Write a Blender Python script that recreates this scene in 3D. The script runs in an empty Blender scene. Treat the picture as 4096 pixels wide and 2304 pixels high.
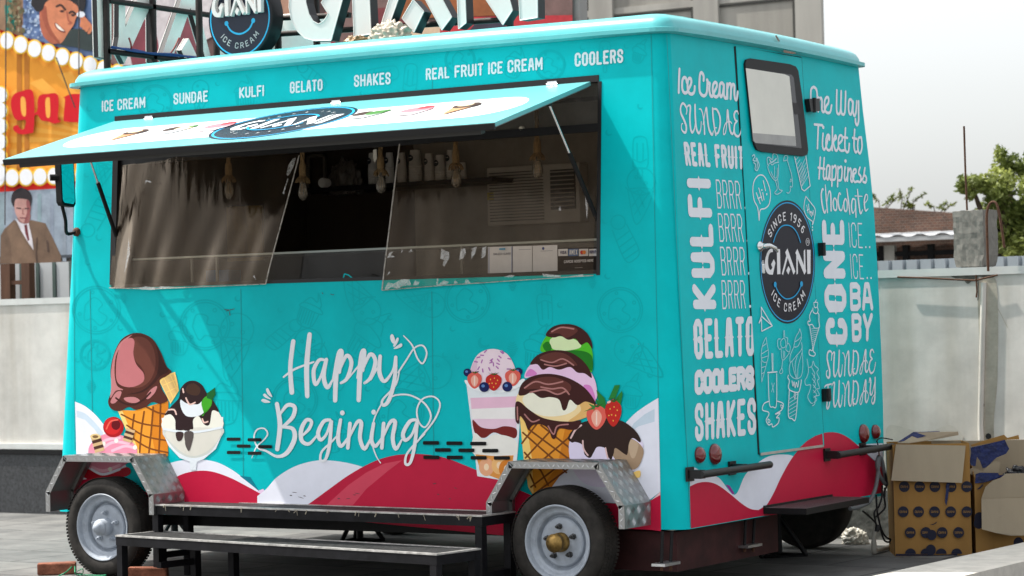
import bpy, bmesh, math, random
from mathutils import Vector, Matrix, Quaternion
R_ = math.radians
random.seed(7)
SC = bpy.context.scene

# ---------------------------------------------------------------- camera
CAM = Vector((6.3404, -11.3473, 1.4619)); YAW, PITCH, ROLL, FPX = .56803, .01420, -.02250, 9842.5
_f = Vector((-math.sin(YAW)*math.cos(PITCH), math.cos(YAW)*math.cos(PITCH), math.sin(PITCH)))
_r0 = Vector((math.cos(YAW), math.sin(YAW), 0)); _u0 = _r0.cross(_f)
_r = math.cos(ROLL)*_r0 + math.sin(ROLL)*_u0; _u = -math.sin(ROLL)*_r0 + math.cos(ROLL)*_u0
cd = bpy.data.cameras.new('camera'); cam = bpy.data.objects.new('camera', cd); SC.collection.objects.link(cam)
cam.matrix_world = Matrix(((_r.x, _u.x, -_f.x, CAM.x), (_r.y, _u.y, -_f.y, CAM.y), (_r.z, _u.z, -_f.z, CAM.z), (0, 0, 0, 1)))
cd.sensor_width = 36; cd.lens = FPX/4096*36; cd.clip_start = .1; cd.clip_end = 3000
cd.dof.use_dof = True; cd.dof.focus_distance = 13.6; cd.dof.aperture_fstop = 4.0
SC.camera = cam

# ---------------------------------------------------------------- light
SUN = Vector((.62, .14, -1)).normalized()
w = bpy.data.worlds.new('World'); SC.world = w; w.use_nodes = True
nt = w.node_tree; bg = nt.nodes['Background']
sky = nt.nodes.new('ShaderNodeTexSky'); sky.sky_type = 'NISHITA'; sky.sun_disc = False
sky.sun_elevation = math.asin(-SUN.z); sky.sun_rotation = math.atan2(-SUN.x, -SUN.y)
sky.air_density = 1.0; sky.dust_density = 6.0; sky.ozone_density = 1.0; sky.altitude = 200
hs = nt.nodes.new('ShaderNodeHueSaturation'); hs.inputs['Saturation'].default_value = .3; nt.links.new(sky.outputs[0], hs.inputs['Color']); mxs = nt.nodes.new('ShaderNodeMixRGB'); mxs.inputs[0].default_value = .55; mxs.inputs[2].default_value = (1.95, 2.02, 2.02, 1); nt.links.new(hs.outputs[0], mxs.inputs[1]); nt.links.new(mxs.outputs[0], bg.inputs[0]); bg.inputs[1].default_value = .15
sl = bpy.data.lights.new('sun', 'SUN'); so = bpy.data.objects.new('sun', sl); SC.collection.objects.link(so)
sl.energy = 2.4; sl.angle = R_(.6); sl.color = (1, .95, .87)
so.rotation_euler = SUN.to_track_quat('-Z', 'Y').to_euler(); so.location = (-20, -10, 30)
SC.view_settings.view_transform = 'Standard'; SC.view_settings.look = 'None'
SC.view_settings.gamma = 1; SC.view_settings.exposure = 1.54

# ---------------------------------------------------------------- materials
def lin(c):
    return tuple(((x/255/12.92) if x/255 <= .04045 else ((x/255+.055)/1.055)**2.4) for x in c)
MATS = {}
def mat(name, col, rough=.5, metal=0., var=0., vscale=6., bump=0., bscale=40., srgb=False, spec=.3, streak=False, rvar=0., coat=0.):
    """procedural painted / stained surface: colour mottled by noise, optional bump"""
    if name in MATS: return MATS[name]
    m = bpy.data.materials.new(name); m.use_nodes = True; t = m.node_tree; b = t.nodes['Principled BSDF']
    c = lin(col) if srgb else col
    b.inputs['Base Color'].default_value = (*c, 1); b.inputs['Roughness'].default_value = rough
    b.inputs['Metallic'].default_value = metal; b.inputs['Specular IOR Level'].default_value = spec
    b.inputs['Coat Weight'].default_value = coat
    tc = t.nodes.new('ShaderNodeTexCoord')
    src = tc.outputs['Object']
    if streak:
        mp = t.nodes.new('ShaderNodeMapping'); mp.inputs['Scale'].default_value = (1, 1, .12); t.links.new(src, mp.inputs[0]); src = mp.outputs[0]
    if var:
        n = t.nodes.new('ShaderNodeTexNoise'); n.inputs['Scale'].default_value = vscale; n.inputs['Detail'].default_value = 7; n.inputs['Roughness'].default_value = .65
        t.links.new(src, n.inputs[0])
        rp = t.nodes.new('ShaderNodeValToRGB'); rp.color_ramp.elements[0].position = .3; rp.color_ramp.elements[1].position = .72
        rp.color_ramp.elements[0].color = (*[x*(1-var) for x in c], 1); rp.color_ramp.elements[1].color = (*[min(1, x*(1+var*.5)) for x in c], 1)
        t.links.new(n.outputs[0], rp.inputs[0]); t.links.new(rp.outputs[0], b.inputs['Base Color'])
        if rvar:
            mr = t.nodes.new('ShaderNodeMapRange'); mr.inputs[3].default_value = max(0, rough-rvar); mr.inputs[4].default_value = min(1, rough+rvar)
            t.links.new(n.outputs[0], mr.inputs[0]); t.links.new(mr.outputs[0], b.inputs['Roughness'])
    if bump:
        n2 = t.nodes.new('ShaderNodeTexNoise'); n2.inputs['Scale'].default_value = bscale; n2.inputs['Detail'].default_value = 4
        t.links.new(tc.outputs['Object'], n2.inputs[0]); bp = t.nodes.new('ShaderNodeBump'); bp.inputs['Strength'].default_value = bump; bp.inputs['Distance'].default_value = .01
        t.links.new(n2.outputs[0], bp.inputs['Height']); t.links.new(bp.outputs[0], b.inputs['Normal'])
    MATS[name] = m; return m
_ink = {}
def ink(r, g, b, rough=.38):
    """flat printed vinyl of one colour"""
    k = (r, g, b, rough)
    if k not in _ink: _ink[k] = mat('vinyl_%d_%d_%d' % (r, g, b), (r, g, b), rough, srgb=True, var=.05, vscale=9, spec=.12)
    return _ink[k]

# ---------------------------------------------------------------- mesh helpers
class MB:
    def __init__(s): s.v = []; s.f = []; s.m = []; s.sm = []; s.mats = []
    def mi(s, m):
        if m not in s.mats: s.mats.append(m)
        return s.mats.index(m)
    def add(s, vs, fs, m, smooth=False):
        b = len(s.v); s.v += [Vector(p) for p in vs]; k = s.mi(m)
        for f in fs: s.f.append([b+i for i in f]); s.m.append(k); s.sm.append(smooth)
    def poly(s, pts, m): s.add(pts, [list(range(len(pts)))], m)
    def hexa(s, o, x, y, z, m):
        o, x, y, z = map(Vector, (o, x, y, z))
        s.add([o, o+x, o+x+y, o+y, o+z, o+x+z, o+x+y+z, o+y+z], [(0, 3, 2, 1), (4, 5, 6, 7), (0, 1, 5, 4), (1, 2, 6, 5), (2, 3, 7, 6), (3, 0, 4, 7)], m)
    def box(s, c, d, m, rz=0, rot=None):
        M = rot if rot else Matrix.Rotation(rz, 3, 'Z'); c = Vector(c)
        x, y, z = M @ Vector((d[0], 0, 0)), M @ Vector((0, d[1], 0)), M @ Vector((0, 0, d[2]))
        s.hexa(c-(x+y+z)/2, x, y, z, m)
    def bbox(s, c, d, m, bev=.01, rz=0):
        """box with chamfered edges"""
        bm = bmesh.new(); bmesh.ops.create_cube(bm, size=1)
        bmesh.ops.scale(bm, vec=d, verts=bm.verts); bmesh.ops.bevel(bm, geom=bm.edges[:], offset=bev, segments=2, affect='EDGES', profile=.6)
        M = Matrix.Translation(Vector(c)) @ Matrix.Rotation(rz, 4, 'Z'); bm.transform(M); s.bm(bm, m)
    def bm(s, bm, m, smooth=False):
        bm.verts.index_update(); s.add([v.co.copy() for v in bm.verts], [[v.index for v in f.verts] for f in bm.faces], m, smooth); bm.free()
    def prism(s, pts, ext, m, m2=None):
        pts = [Vector(p) for p in pts]; e = Vector(ext); n = len(pts)
        s.add(pts, [list(range(n))], m); s.add([p+e for p in pts], [list(range(n))[::-1]], m)
        s.add(pts+[p+e for p in pts], [(i, (i+1) % n, n+(i+1) % n, n+i) for i in range(n)], m2 or m)
    def tube(s, pts, r, m, n=8, cap=True, closed=False):
        pts = [Vector(p) for p in pts]; N = len(pts); rs = r if isinstance(r, (list, tuple)) else [r]*N
        rings = []; up = None
        for i, p in enumerate(pts):
            a = pts[i-1] if i else (pts[-1] if closed else p); b = pts[i+1] if i < N-1 else (pts[0] if closed else p)
            t = (b-a).normalized()
            if up is None: up = t.orthogonal().normalized()
            else:
                up = up - t*up.dot(t)
                up = up.normalized() if up.length > 1e-6 else t.orthogonal().normalized()
            w_ = t.cross(up)
            rings.append([p+rs[i]*(math.cos(q)*up+math.sin(q)*w_) for q in [2*math.pi*k/n for k in range(n)]])
        V = [v for rg in rings for v in rg]; F = []
        for i in range(N if closed else N-1):
            j = (i+1) % N
            for k in range(n): F.append((i*n+k, i*n+(k+1) % n, j*n+(k+1) % n, j*n+k))
        s.add(V, F, m, True)
        if cap and not closed:
            s.add(rings[0], [list(range(n))[::-1]], m); s.add(rings[-1], [list(range(n))], m)
    def lathe(s, o, axis, prof, m, n=32, smooth=True, ref=None):
        """prof: (radius, distance along axis)"""
        o = Vector(o); ax = Vector(axis).normalized(); u = Vector(ref).normalized() if ref else ax.orthogonal().normalized(); w_ = ax.cross(u)
        V = []; F = []
        for (r, h) in prof:
            for k in range(n):
                q = 2*math.pi*k/n; V.append(o+ax*h+r*(math.cos(q)*u+math.sin(q)*w_))
        for i in range(len(prof)-1):
            for k in range(n): F.append((i*n+k, i*n+(k+1) % n, (i+1)*n+(k+1) % n, (i+1)*n+k))
        s.add(V, F, m, smooth)
        if prof[-1][0] > 1e-5: s.add(V[-n:], [list(range(n))], m)
    def build(s, name, parent=None, label=None, cat=None, group=None, kind=None, loc=None):
        me = bpy.data.meshes.new(name)
        base = Vector(loc) if loc is not None else (WLOC[parent.name] if parent else Vector((0, 0, 0)))
        me.from_pydata([tuple(v-base) for v in s.v], [], s.f)
        for m in s.mats: me.materials.append(m)
        me.polygons.foreach_set('material_index', s.m); me.polygons.foreach_set('use_smooth', s.sm); me.update()
        o = bpy.data.objects.new(name, me); SC.collection.objects.link(o)
        WLOC[o.name] = base
        if parent:
            o.parent = parent; o.location = base-WLOC[parent.name]
        else: o.location = base
        tag(o, label, cat, group, kind); return o
WLOC = {}
def tag(o, label=None, cat=None, group=None, kind=None):
    for k, v in (('label', label), ('category', cat), ('group', group), ('kind', kind)):
        if v: o[k] = v
def thing(name, loc, label, cat, group=None):
    o = bpy.data.objects.new(name, None); SC.collection.objects.link(o); o.location = loc; o.empty_display_size = .1
    WLOC[o.name] = Vector(loc); tag(o, label, cat, group); return o
def copy_tree(root, off, label=None):
    """copy a thing, its parts and sub-parts"""
    def cp(o, par):
        c = o.copy(); SC.collection.objects.link(c); c.parent = par
        for ch in o.children: cp(ch, c)
        return c
    kids = {}
    c = cp(root, None); c.location = root.location+Vector(off); WLOC[c.name] = c.location.copy()
    if label: c['label'] = label
    return c

# ---------------------------------------------------------------- tracing: a sight line meets a real surface
def ray(px, py): return _f + _r*((px-2048)/FPX) - _u*((py-1152)/FPX)
def on(px, py, n, c):
    n = Vector(n); d = ray(px, py); return CAM + d*((c-n.dot(CAM))/n.dot(d))
def onX(px, py, x): return on(px, py, (1, 0, 0), x)
def onY(px, py, y): return on(px, py, (0, 1, 0), y)
def onZ(px, py, z): return on(px, py, (0, 0, 1), z)
LS, LK, RX = .04934, .04342, .12953          # lean of the long side, lean of the rear wall, foot of the rear wall
NS = Vector((0, 1, -LS)).normalized(); NR = Vector((1, 0, LK)).normalized()
def ys(z): return LS*(z-.5)
def xr(z): return RX-LK*(z-.5)
def side(px, py, o=0.): return on(px, py, NS, -LS*.5/math.hypot(1, LS)-o)
def rear(px, py, o=0.): return on(px, py, NR, (RX+LK*.5)/math.hypot(1, LK)+o)
def V(ox, oy, k): return lambda x, y: (ox+x/k, oy+y/k)

def smooth(pts, closed=False, n=5):
    P = list(pts); N = len(P)
    if N < 3: return P
    out = []; d = len(P[0])
    rng = range(N) if closed else range(N-1)
    for i in rng:
        p0 = P[(i-1) % N] if closed or i else P[0]; p1 = P[i]; p2 = P[(i+1) % N]; p3 = P[(i+2) % N] if closed or i+2 < N else P[-1]
        for k in range(n):
            t = k/n
            out.append(tuple(.5*(2*p1[q]+(p2[q]-p0[q])*t+(2*p0[q]-5*p1[q]+4*p2[q]-p3[q])*t*t+(3*p1[q]-p0[q]-3*p2[q]+p3[q])*t**3) for q in range(d)))
    if not closed: out.append(tuple(P[-1]))
    return out

class Decal:
    """vinyl stuck on a surface: polygons and strokes in a flat 2-D frame, each a hair above the last"""
    def __init__(s, surf, xf=None, base=.0012, step=6e-5): s.mb = MB(); s.surf = surf; s.xf = xf or (lambda x, y: (x, y)); s.o = base; s.step = step
    def P(s, x, y, o): return s.surf(*s.xf(x, y), o)
    def fill(s, pts, m, sm=False):
        if sm: pts = smooth(pts, True)
        s.o += s.step; s.mb.poly([s.P(p[0], p[1], s.o) for p in pts], m); return s
    def disc(s, x, y, rx, ry, m, n=28, rot=0):
        c, d = math.cos(rot), math.sin(rot)
        return s.fill([(x+rx*math.cos(q)*c-ry*math.sin(q)*d, y+rx*math.cos(q)*d+ry*math.sin(q)*c) for q in [2*math.pi*k/n for k in range(n)]], m)
    def stroke(s, pts, w, m, sm=False, caps=True, asp=1., cn=8):
        """pts (x,y) or (x,y,width); asp = how much narrower the x direction is in this frame"""
        if sm: pts = smooth([(p[0], p[1], p[2] if len(p) > 2 else w) for p in pts])
        pts = [(p[0]/asp, p[1], p[2] if len(p) > 2 else w) for p in pts]
        runs = [[pts[0]]]
        for i in range(1, len(pts)):
            runs[-1].append(pts[i])
            if i < len(pts)-1:
                ax, ay = pts[i][0]-pts[i-1][0], pts[i][1]-pts[i-1][1]; bx, by = pts[i+1][0]-pts[i][0], pts[i+1][1]-pts[i][1]
                if abs(math.atan2(ax*by-ay*bx, ax*bx+ay*by)) > R_(40): runs.append([pts[i]])
        s.o += s.step
        for rn in runs:
            L = []; n = len(rn)
            for i, (x, y, ww) in enumerate(rn):
                a = rn[max(0, i-1)]; b = rn[min(n-1, i+1)]
                dx, dy = b[0]-a[0], b[1]-a[1]; l = math.hypot(dx, dy) or 1
                if 0 < i < n-1:
                    e = math.hypot(x-a[0], y-a[1]) or 1; f = ((x-a[0])*dx+(y-a[1])*dy)/(e*l); k = 1/max(.6, f)
                else: k = 1
                nx, ny = -dy/l*ww/2*k, dx/l*ww/2*k; o = s.o+i*4e-6
                L += [s.P((x+nx)*asp, y+ny, o), s.P((x-nx)*asp, y-ny, o)]
            s.mb.add(L, [(2*i, 2*i+1, 2*i+3, 2*i+2) for i in range(n-1)], m)
            if caps:
                for (x, y, ww) in (rn[0], rn[-1]):
                    s.o += s.step*.3
                    s.mb.poly([s.P((x+ww/2*math.cos(2*math.pi*k/cn))*asp, y+ww/2*math.sin(2*math.pi*k/cn), s.o+2e-5) for k in range(cn)], m)
        return s
    def build(s, *a, **k): return s.mb.build(*a, **k)

# stroke alphabet: width, polylines, stems that carry a mid-height spur
G_ = {
'A': (.95, [[(0, 0), (.32, 1), (.68, 1), (1, 0)], [(.14, .34), (.86, .34)]], [.16, .84]),
'B': (.9, [[(0, 0), (0, 1), (.7, 1), (1, .88), (1, .66), (.72, .53), (0, .53)], [(.72, .53), (1, .4), (1, .12), (.7, 0), (0, 0)]], [0]),
'C': (.9, [[(1, .7), (1, .88), (.72, 1), (.28, 1), (0, .88), (0, .12), (.28, 0), (.72, 0), (1, .12), (1, .3)]], [0]),
'D': (.9, [[(0, 0), (0, 1), (.65, 1), (1, .85), (1, .15), (.65, 0), (0, 0)]], [0, 1]),
'E': (.82, [[(1, 1), (0, 1), (0, 0), (1, 0)], [(0, .52), (.8, .52)]], [0]),
'F': (.8, [[(1, 1), (0, 1), (0, 0)], [(0, .5), (.8, .5)]], [0]),
'G': (.92, [[(1, .68), (1, .88), (.72, 1), (.28, 1), (0, .88), (0, .12), (.28, 0), (.72, 0), (1, .12), (1, .48), (.62, .48)]], [0]),
'H': (.92, [[(0, 0), (0, 1)], [(1, 0), (1, 1)], [(0, .5), (1, .5)]], [0, 1]),
'I': (.12, [[(.5, 0), (.5, 1)]], [.5]),
'K': (.92, [[(0, 0), (0, 1)], [(1, 1), (.15, .5), (1, 0)]], [0]),
'L': (.8, [[(0, 1), (0, 0), (1, 0)]], [0]),
'M': (1.2, [[(0, 0), (0, 1), (.5, .3), (1, 1), (1, 0)]], [0, 1]),
'N': (.95, [[(0, 0), (0, 1), (1, 0), (1, 1)]], [0, 1]),
'O': (.92, [[(.5, 1), (.28, 1), (0, .86), (0, .14), (.28, 0), (.72, 0), (1, .14), (1, .86), (.72, 1), (.5, 1)]], [0, 1]),
'P': (.88, [[(0, 0), (0, 1), (.7, 1), (1, .86), (1, .62), (.7, .48), (0, .48)]], [0]),
'R': (.9, [[(0, 0), (0, 1), (.7, 1), (1, .86), (1, .64), (.7, .5), (0, .5)], [(.6, .5), (1, 0)]], [0]),
'S': (.88, [[(1, .72), (1, .88), (.72, 1), (.28, 1), (0, .88), (0, .68), (.2, .56), (.8, .44), (1, .32), (1, .12), (.72, 0), (.28, 0), (0, .12), (0, .28)]], [.5]),
'T': (.86, [[(0, 1), (1, 1)], [(.5, 1), (.5, 0)]], [.5]),
'U': (.92, [[(0, 1), (0, .14), (.28, 0), (.72, 0), (1, .14), (1, 1)]], [0, 1]),
'V': (.9, [[(0, 1), (.5, 0), (1, 1)]], []), 'W': (1.3, [[(0, 1), (.25, 0), (.5, .8), (.75, 0), (1, 1)]], []),
'Y': (.9, [[(0, 1), (.5, .45), (1, 1)], [(.5, .45), (.5, 0)]], [.5]),
'X': (.9, [[(0, 1), (1, 0)], [(0, 0), (1, 1)]], []),
'J': (.8, [[(1, 1), (1, .14), (.7, 0), (.3, 0), (0, .14)]], []),
'1': (.35, [[(0, .8), (1, 1), (1, 0)]], []),
'9': (.85, [[(1, .62), (.7, .48), (.3, .48), (0, .62), (0, .86), (.3, 1), (.7, 1), (1, .86), (1, .3), (.7, 0), (.2, 0)]], []),
'5': (.85, [[(1, 1), (.1, 1), (0, .56), (.6, .6), (1, .45), (1, .15), (.7, 0), (.2, 0), (0, .12)]], []),
'6': (.85, [[(.85, 1), (.3, .9), (0, .5), (0, .14), (.3, 0), (.7, 0), (1, .14), (1, .4), (.7, .54), (.3, .54), (0, .4)]], []),
' ': (.45, [], []), '.': (.1, [[(.5, 0), (.5, .02)]], []), '&': (.9, [], []),
}
def glyphs(txt, t, gap, squeeze):
    """lay out a line; returns total width and [(polyline...)] in units of letter height"""
    x = 0; out = []
    for ch in txt:
        gw, pl, spur = G_[ch]; wd = max(gw*squeeze, 0)
        if ch == 'I': wd = .001
        for p in pl: out.append(('s', [(x+t/2+a*wd, t/2+b*(1-t)) for a, b in p]))
        for a in spur: out.append(('d', (x+t/2+a*wd, .5)))
        x += wd+(t if pl else 0)+gap
    return x-gap, out
def text(D, txt, quad, t=.19, m=None, gap=.1, squeeze=None, spur=True):
    """quad: TL, TR, BR, BL in the decal's own frame"""
    TL, TR, BR, BL = quad; P = lambda q: D.P(q[0], q[1], 0)
    A = ((P(BR)-P(BL)).length+(P(TR)-P(TL)).length)/((P(TL)-P(BL)).length+(P(TR)-P(BR)).length)
    if squeeze is None:
        lo, hi = .02, 3.
        for _ in range(30):
            md = (lo+hi)/2
            if glyphs(txt, t, gap, md)[0] < A: lo = md
            else: hi = md
        squeeze = lo
    L, gl = glyphs(txt, t, gap, squeeze); old = D.xf
    def xf(u, v):
        u /= L
        return old(*[(BL[i]*(1-u)+BR[i]*u)*(1-v)+(TL[i]*(1-u)+TR[i]*u)*v for i in (0, 1)])
    D.xf = xf
    for kind, d in gl:
        if kind == 's': D.stroke(d, t, m)
        elif spur:
            x, y = d; D.fill([(x-t*.8, y), (x, y-t*.55), (x+t*.8, y), (x, y+t*.55)], m)
    D.xf = old
def arc_text(D, txt, cx, cy, rx, ry, a0, a1, h, t, m, inward=False):
    """letters along an ellipse in the decal frame (y down); angles in degrees, 0 = right, counter-clockwise"""
    L, _ = glyphs(txt, t, .22, .62); x = 0; old = D.xf
    for ch in txt:
        gw, pl, _s = G_[ch]; wd = gw*.62 if ch != 'I' else .001
        full = wd+(t if pl else 0); mid = (x+full/2)/L; a = R_(a0+(a1-a0)*mid)
        def xf(u, v, a=a, full=full):
            if inward: rr = 1-(v-.5)*h; tx = -1
            else: rr = 1+(v-.5)*h; tx = 1
            ang = a-tx*(u-full/2)*h
            return old(cx+rx*rr*math.cos(ang), cy-ry*rr*math.sin(ang))
        D.xf = xf
        for p in pl: D.stroke([(t/2+q*wd, t/2+b*(1-t)) for q, b in p], t, m, cn=6)
        x += full+.22
    D.xf = old
# the emblem's five letters, unit height, traced as outlines (x to the right, y up)
_LP = [[[(275, 592), (250, 596), (228, 615), (212, 645), (199, 685), (191, 725), (189, 765), (194, 805), (205, 835), (220, 858), (240, 869), (277, 872), (305, 745), (288, 705), (258, 760), (272, 795), (262, 815), (251, 822), (240, 812), (231, 790), (225, 755), (224, 720), (229, 680), (238, 652), (252, 634), (278, 628)]],
 [[(318, 597), (355, 597), (360, 865), (325, 868), (322, 650)]],
 [[(413, 630), (437, 588), (523, 838), (503, 872), (440, 690), (388, 878), (376, 862), (424, 668)], [(447, 778), (468, 815), (447, 872), (424, 828)]],
 [[(523, 635), (545, 590), (617, 770), (615, 612), (630, 593), (635, 800), (641, 835), (622, 873), (549, 700), (551, 858), (536, 873), (533, 655)]],
 [[(650, 600), (690, 600), (688, 862), (655, 865)]]]
LOGO = [[[((x-188)/230, (868-y)/272) for x, y in pg] for pg in L] for L in _LP]
LOGO_W = 502/230
def logo(D, quad, m):
    TL, TR, BR, BL = quad; old = D.xf
    def xf(u, v):
        u /= LOGO_W
        return old(*[(BL[i]*(1-u)+BR[i]*u)*(1-v)+(TL[i]*(1-u)+TR[i]*u)*v for i in (0, 1)])
    D.xf = xf
    for L in LOGO:
        for pg in L: D.fill(pg, m)
    D.xf = old
# ================================================================ THE SETTING
# paving: one sheet to the horizon
def paving_mat():
    m = bpy.data.materials.new('stone_paving'); m.use_nodes = True; t = m.node_tree; b = t.nodes['Principled BSDF']
    tc = t.nodes.new('ShaderNodeTexCoord'); mp = t.nodes.new('ShaderNodeMapping'); mp.inputs['Rotation'].default_value = (0, 0, R_(3)); t.links.new(tc.outputs['Object'], mp.inputs[0])
    br = t.nodes.new('ShaderNodeTexBrick'); br.inputs['Scale'].default_value = 1; br.inputs['Brick Width'].default_value = .9; br.inputs['Row Height'].default_value = .6
    br.inputs['Mortar Size'].default_value = .010; br.inputs['Mortar Smooth'].default_value = .3; br.offset = .5
    br.inputs['Color1'].default_value = (.10, .103, .105, 1); br.inputs['Color2'].default_value = (.17, .17, .165, 1); br.inputs['Mortar'].default_value = (.035, .035, .036, 1)
    t.links.new(mp.outputs[0], br.inputs[0])
    n = t.nodes.new('ShaderNodeTexNoise'); n.inputs['Scale'].default_value = 2.2; n.inputs['Detail'].default_value = 9; n.inputs['Roughness'].default_value = .7; t.links.new(tc.outputs['Object'], n.inputs[0])
    r = t.nodes.new('ShaderNodeValToRGB'); r.color_ramp.elements[0].position = .3; r.color_ramp.elements[0].color = (.4, .4, .41, 1); r.color_ramp.elements[1].position = .7; r.color_ramp.elements[1].color = (1.2, 1.18, 1.14, 1); t.links.new(n.outputs[0], r.inputs[0])
    mx = t.nodes.new('ShaderNodeMixRGB'); mx.blend_type = 'MULTIPLY'; mx.inputs[0].default_value = 1; t.links.new(br.outputs[0], mx.inputs[1]); t.links.new(r.outputs[0], mx.inputs[2])
    t.links.new(mx.outputs[0], b.inputs['Base Color']); b.inputs['Roughness'].default_value = .75
    n3 = t.nodes.new('ShaderNodeTexNoise'); n3.inputs['Scale'].default_value = 60; t.links.new(tc.outputs['Object'], n3.inputs[0])
    bp = t.nodes.new('ShaderNodeBump'); bp.inputs['Strength'].default_value = .35; bp.inputs['Distance'].default_value = .004; t.links.new(n3.outputs[0], bp.inputs['Height']); t.links.new(bp.outputs[0], b.inputs['Normal'])
    return m
g = MB(); g.poly([(-900, -200, 0), (700, -200, 0), (700, 1500, 0), (-900, 1500, 0)], paving_mat()); g.build('paved_ground', kind='structure')

plaster = mat('white_plaster', (.66, .63, .59), .9, var=.26, vscale=1.9, bump=.5, bscale=3.5)
t = plaster.node_tree; pb = t.nodes['Principled BSDF']; tc = t.nodes.new('ShaderNodeTexCoord'); mp = t.nodes.new('ShaderNodeMapping'); mp.inputs['Scale'].default_value = (3.5, 3.5, .25); t.links.new(tc.outputs['Object'], mp.inputs[0])
sn = t.nodes.new('ShaderNodeTexNoise'); sn.inputs['Scale'].default_value = 1.4; sn.inputs['Detail'].default_value = 8; t.links.new(mp.outputs[0], sn.inputs[0])
sr = t.nodes.new('ShaderNodeValToRGB'); sr.color_ramp.elements[0].position = .30; sr.color_ramp.elements[0].color = (.66, .62, .54, 1); sr.color_ramp.elements[1].position = .52; sr.color_ramp.elements[1].color = (1, 1, 1, 1); t.links.new(sn.outputs[0], sr.inputs[0])
mm = t.nodes.new('ShaderNodeMixRGB'); mm.blend_type = 'MULTIPLY'; mm.inputs[0].default_value = .5; lk = pb.inputs['Base Color'].links[0].from_socket; t.links.new(lk, mm.inputs[1]); t.links.new(sr.outputs[0], mm.inputs[2]); t.links.new(mm.outputs[0], pb.inputs['Base Color'])
cop = mat('pale_coping', (.62, .62, .60), .8, var=.1)
granite = mat('dark_granite', (.055, .056, .06), .55, var=.55, vscale=45, bump=.1)
rust = mat('rusty_iron', (.10, .045, .025), .8, var=.5, vscale=30)
blackm = mat('black_paint', (.009, .009, .010), .5, var=.4, vscale=20, spec=.18)
WY = 3.45
wl = thing('boundary_wall', (-3, WY, 0), 'long white plastered boundary wall with dark granite base behind the turquoise trailer', 'wall')
m = MB(); m.box((-2, WY+.12, .85), (24, .24, 1.7), plaster); m.build('wall', wl)
m = MB()
for x0, x1 in ((-14, -8.6), (-8.59, -7.3), (-7.29, -4.3), (-4.29, -1.2), (-1.19, -.3), (-.29, 2.4), (2.41, 10)):
    m.box(((x0+x1)/2, WY+.125, 1.725), (x1-x0-.004, .27, .05), cop)
m.build('coping', wl)
m = MB(); x = -14
while x < -4.4:
    m.box((x+.49, WY-.016, .24), (.975, .03, .48), granite); x += .98
m.box((-9.2, WY-.02, .5), (9.6, .05, .035), blackm); m.build('granite_cladding', wl)
m = MB(); m.box((-9.2, WY-.016, .545), (9.6, .034, .045), cop); m.build('ledge_strip', wl)
dark_stone = mat('weathered_concrete', (.15, .15, .14), .9, var=.6, vscale=14, bump=.5, bscale=25)
m = MB(); m.box((2.3, WY-.02, .16), (13, .045, .32), dark_stone); m.build('base_course', wl)
m = MB(); m.tube([onY(3935, 1130, WY-.012), onY(3922, 1700, WY-.012), onY(3940, 2100, WY-.012)], .02, plaster, 6); m.build('wall_conduit', wl)
m = MB()
for p in ((3927, 1620), (3955, 1745)): m.lathe(onY(p[0], p[1], WY-.002), (0, -1, 0), [(.018, 0), (.02, .006)], mat('dark_hole', (.03, .03, .03), .9), 8)
m.build('bolt_hole', wl)
m = MB()
for a in (((3590, 1108), (3700, 1112), (3900, 1122), (3990, 1100)), ((3904, 1100), (3908, 1165), (3905, 1190))): m.tube([onY(*q, WY-.03) for q in a], .006, rust, 5)
tag(m.build('iron_rod'), 'thin rusty rod lying along the coping below the concrete stump', 'rod')

# concrete stump on the wall with rebar
m = MB()
conc = mat('rough_concrete', (.17, .163, .148), .95, var=.25, vscale=9, bump=.8, bscale=14)
ct = onY(3905, 1085, WY+.1); bt = thing('concrete_stump', (ct.x, ct.y, 1.75), 'broken grey concrete post stump with bent rusty bars standing on the white wall', 'concrete post')
bm = bmesh.new(); bmesh.ops.create_cube(bm, size=1); bmesh.ops.subdivide_edges(bm, edges=bm.edges[:], cuts=9, use_grid_fill=True)
for v in bm.verts:
    k = .5-v.co.z
    v.co.x *= .235*(1-.16*max(0, k-.8)/.2); v.co.y *= .15; v.co.z *= .36
    v.co += Vector((random.uniform(-1, 1), random.uniform(-1, 1), random.uniform(-1, 1)))*.0035
bm.transform(Matrix.Translation((ct.x, ct.y, 1.75+.185)) @ Matrix.Rotation(R_(-15), 4, 'Z')); m.bm(bm, conc); m.build('concrete_core', bt)
m = MB(); a = onY(3870, 845, WY+.1); m.tube([(a.x, a.y, 2.0), onY(3862, 700, WY+.1), onY(3856, 505, WY+.1)], .007, rust, 6); m.build('reinforcing_bar', bt)
m = MB(); q = WY-.06
m.tube([onY(p[0], p[1], q) for p in smooth([(3953, 1085), (3948, 930), (3948, 850), (3962, 812), (3985, 815), (4000, 870), (4012, 950), (4017, 990)])], .009, rust, 6); m.build('reinforcing_bar', bt, 'bent hooked rusty bar beside the stump')

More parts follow.
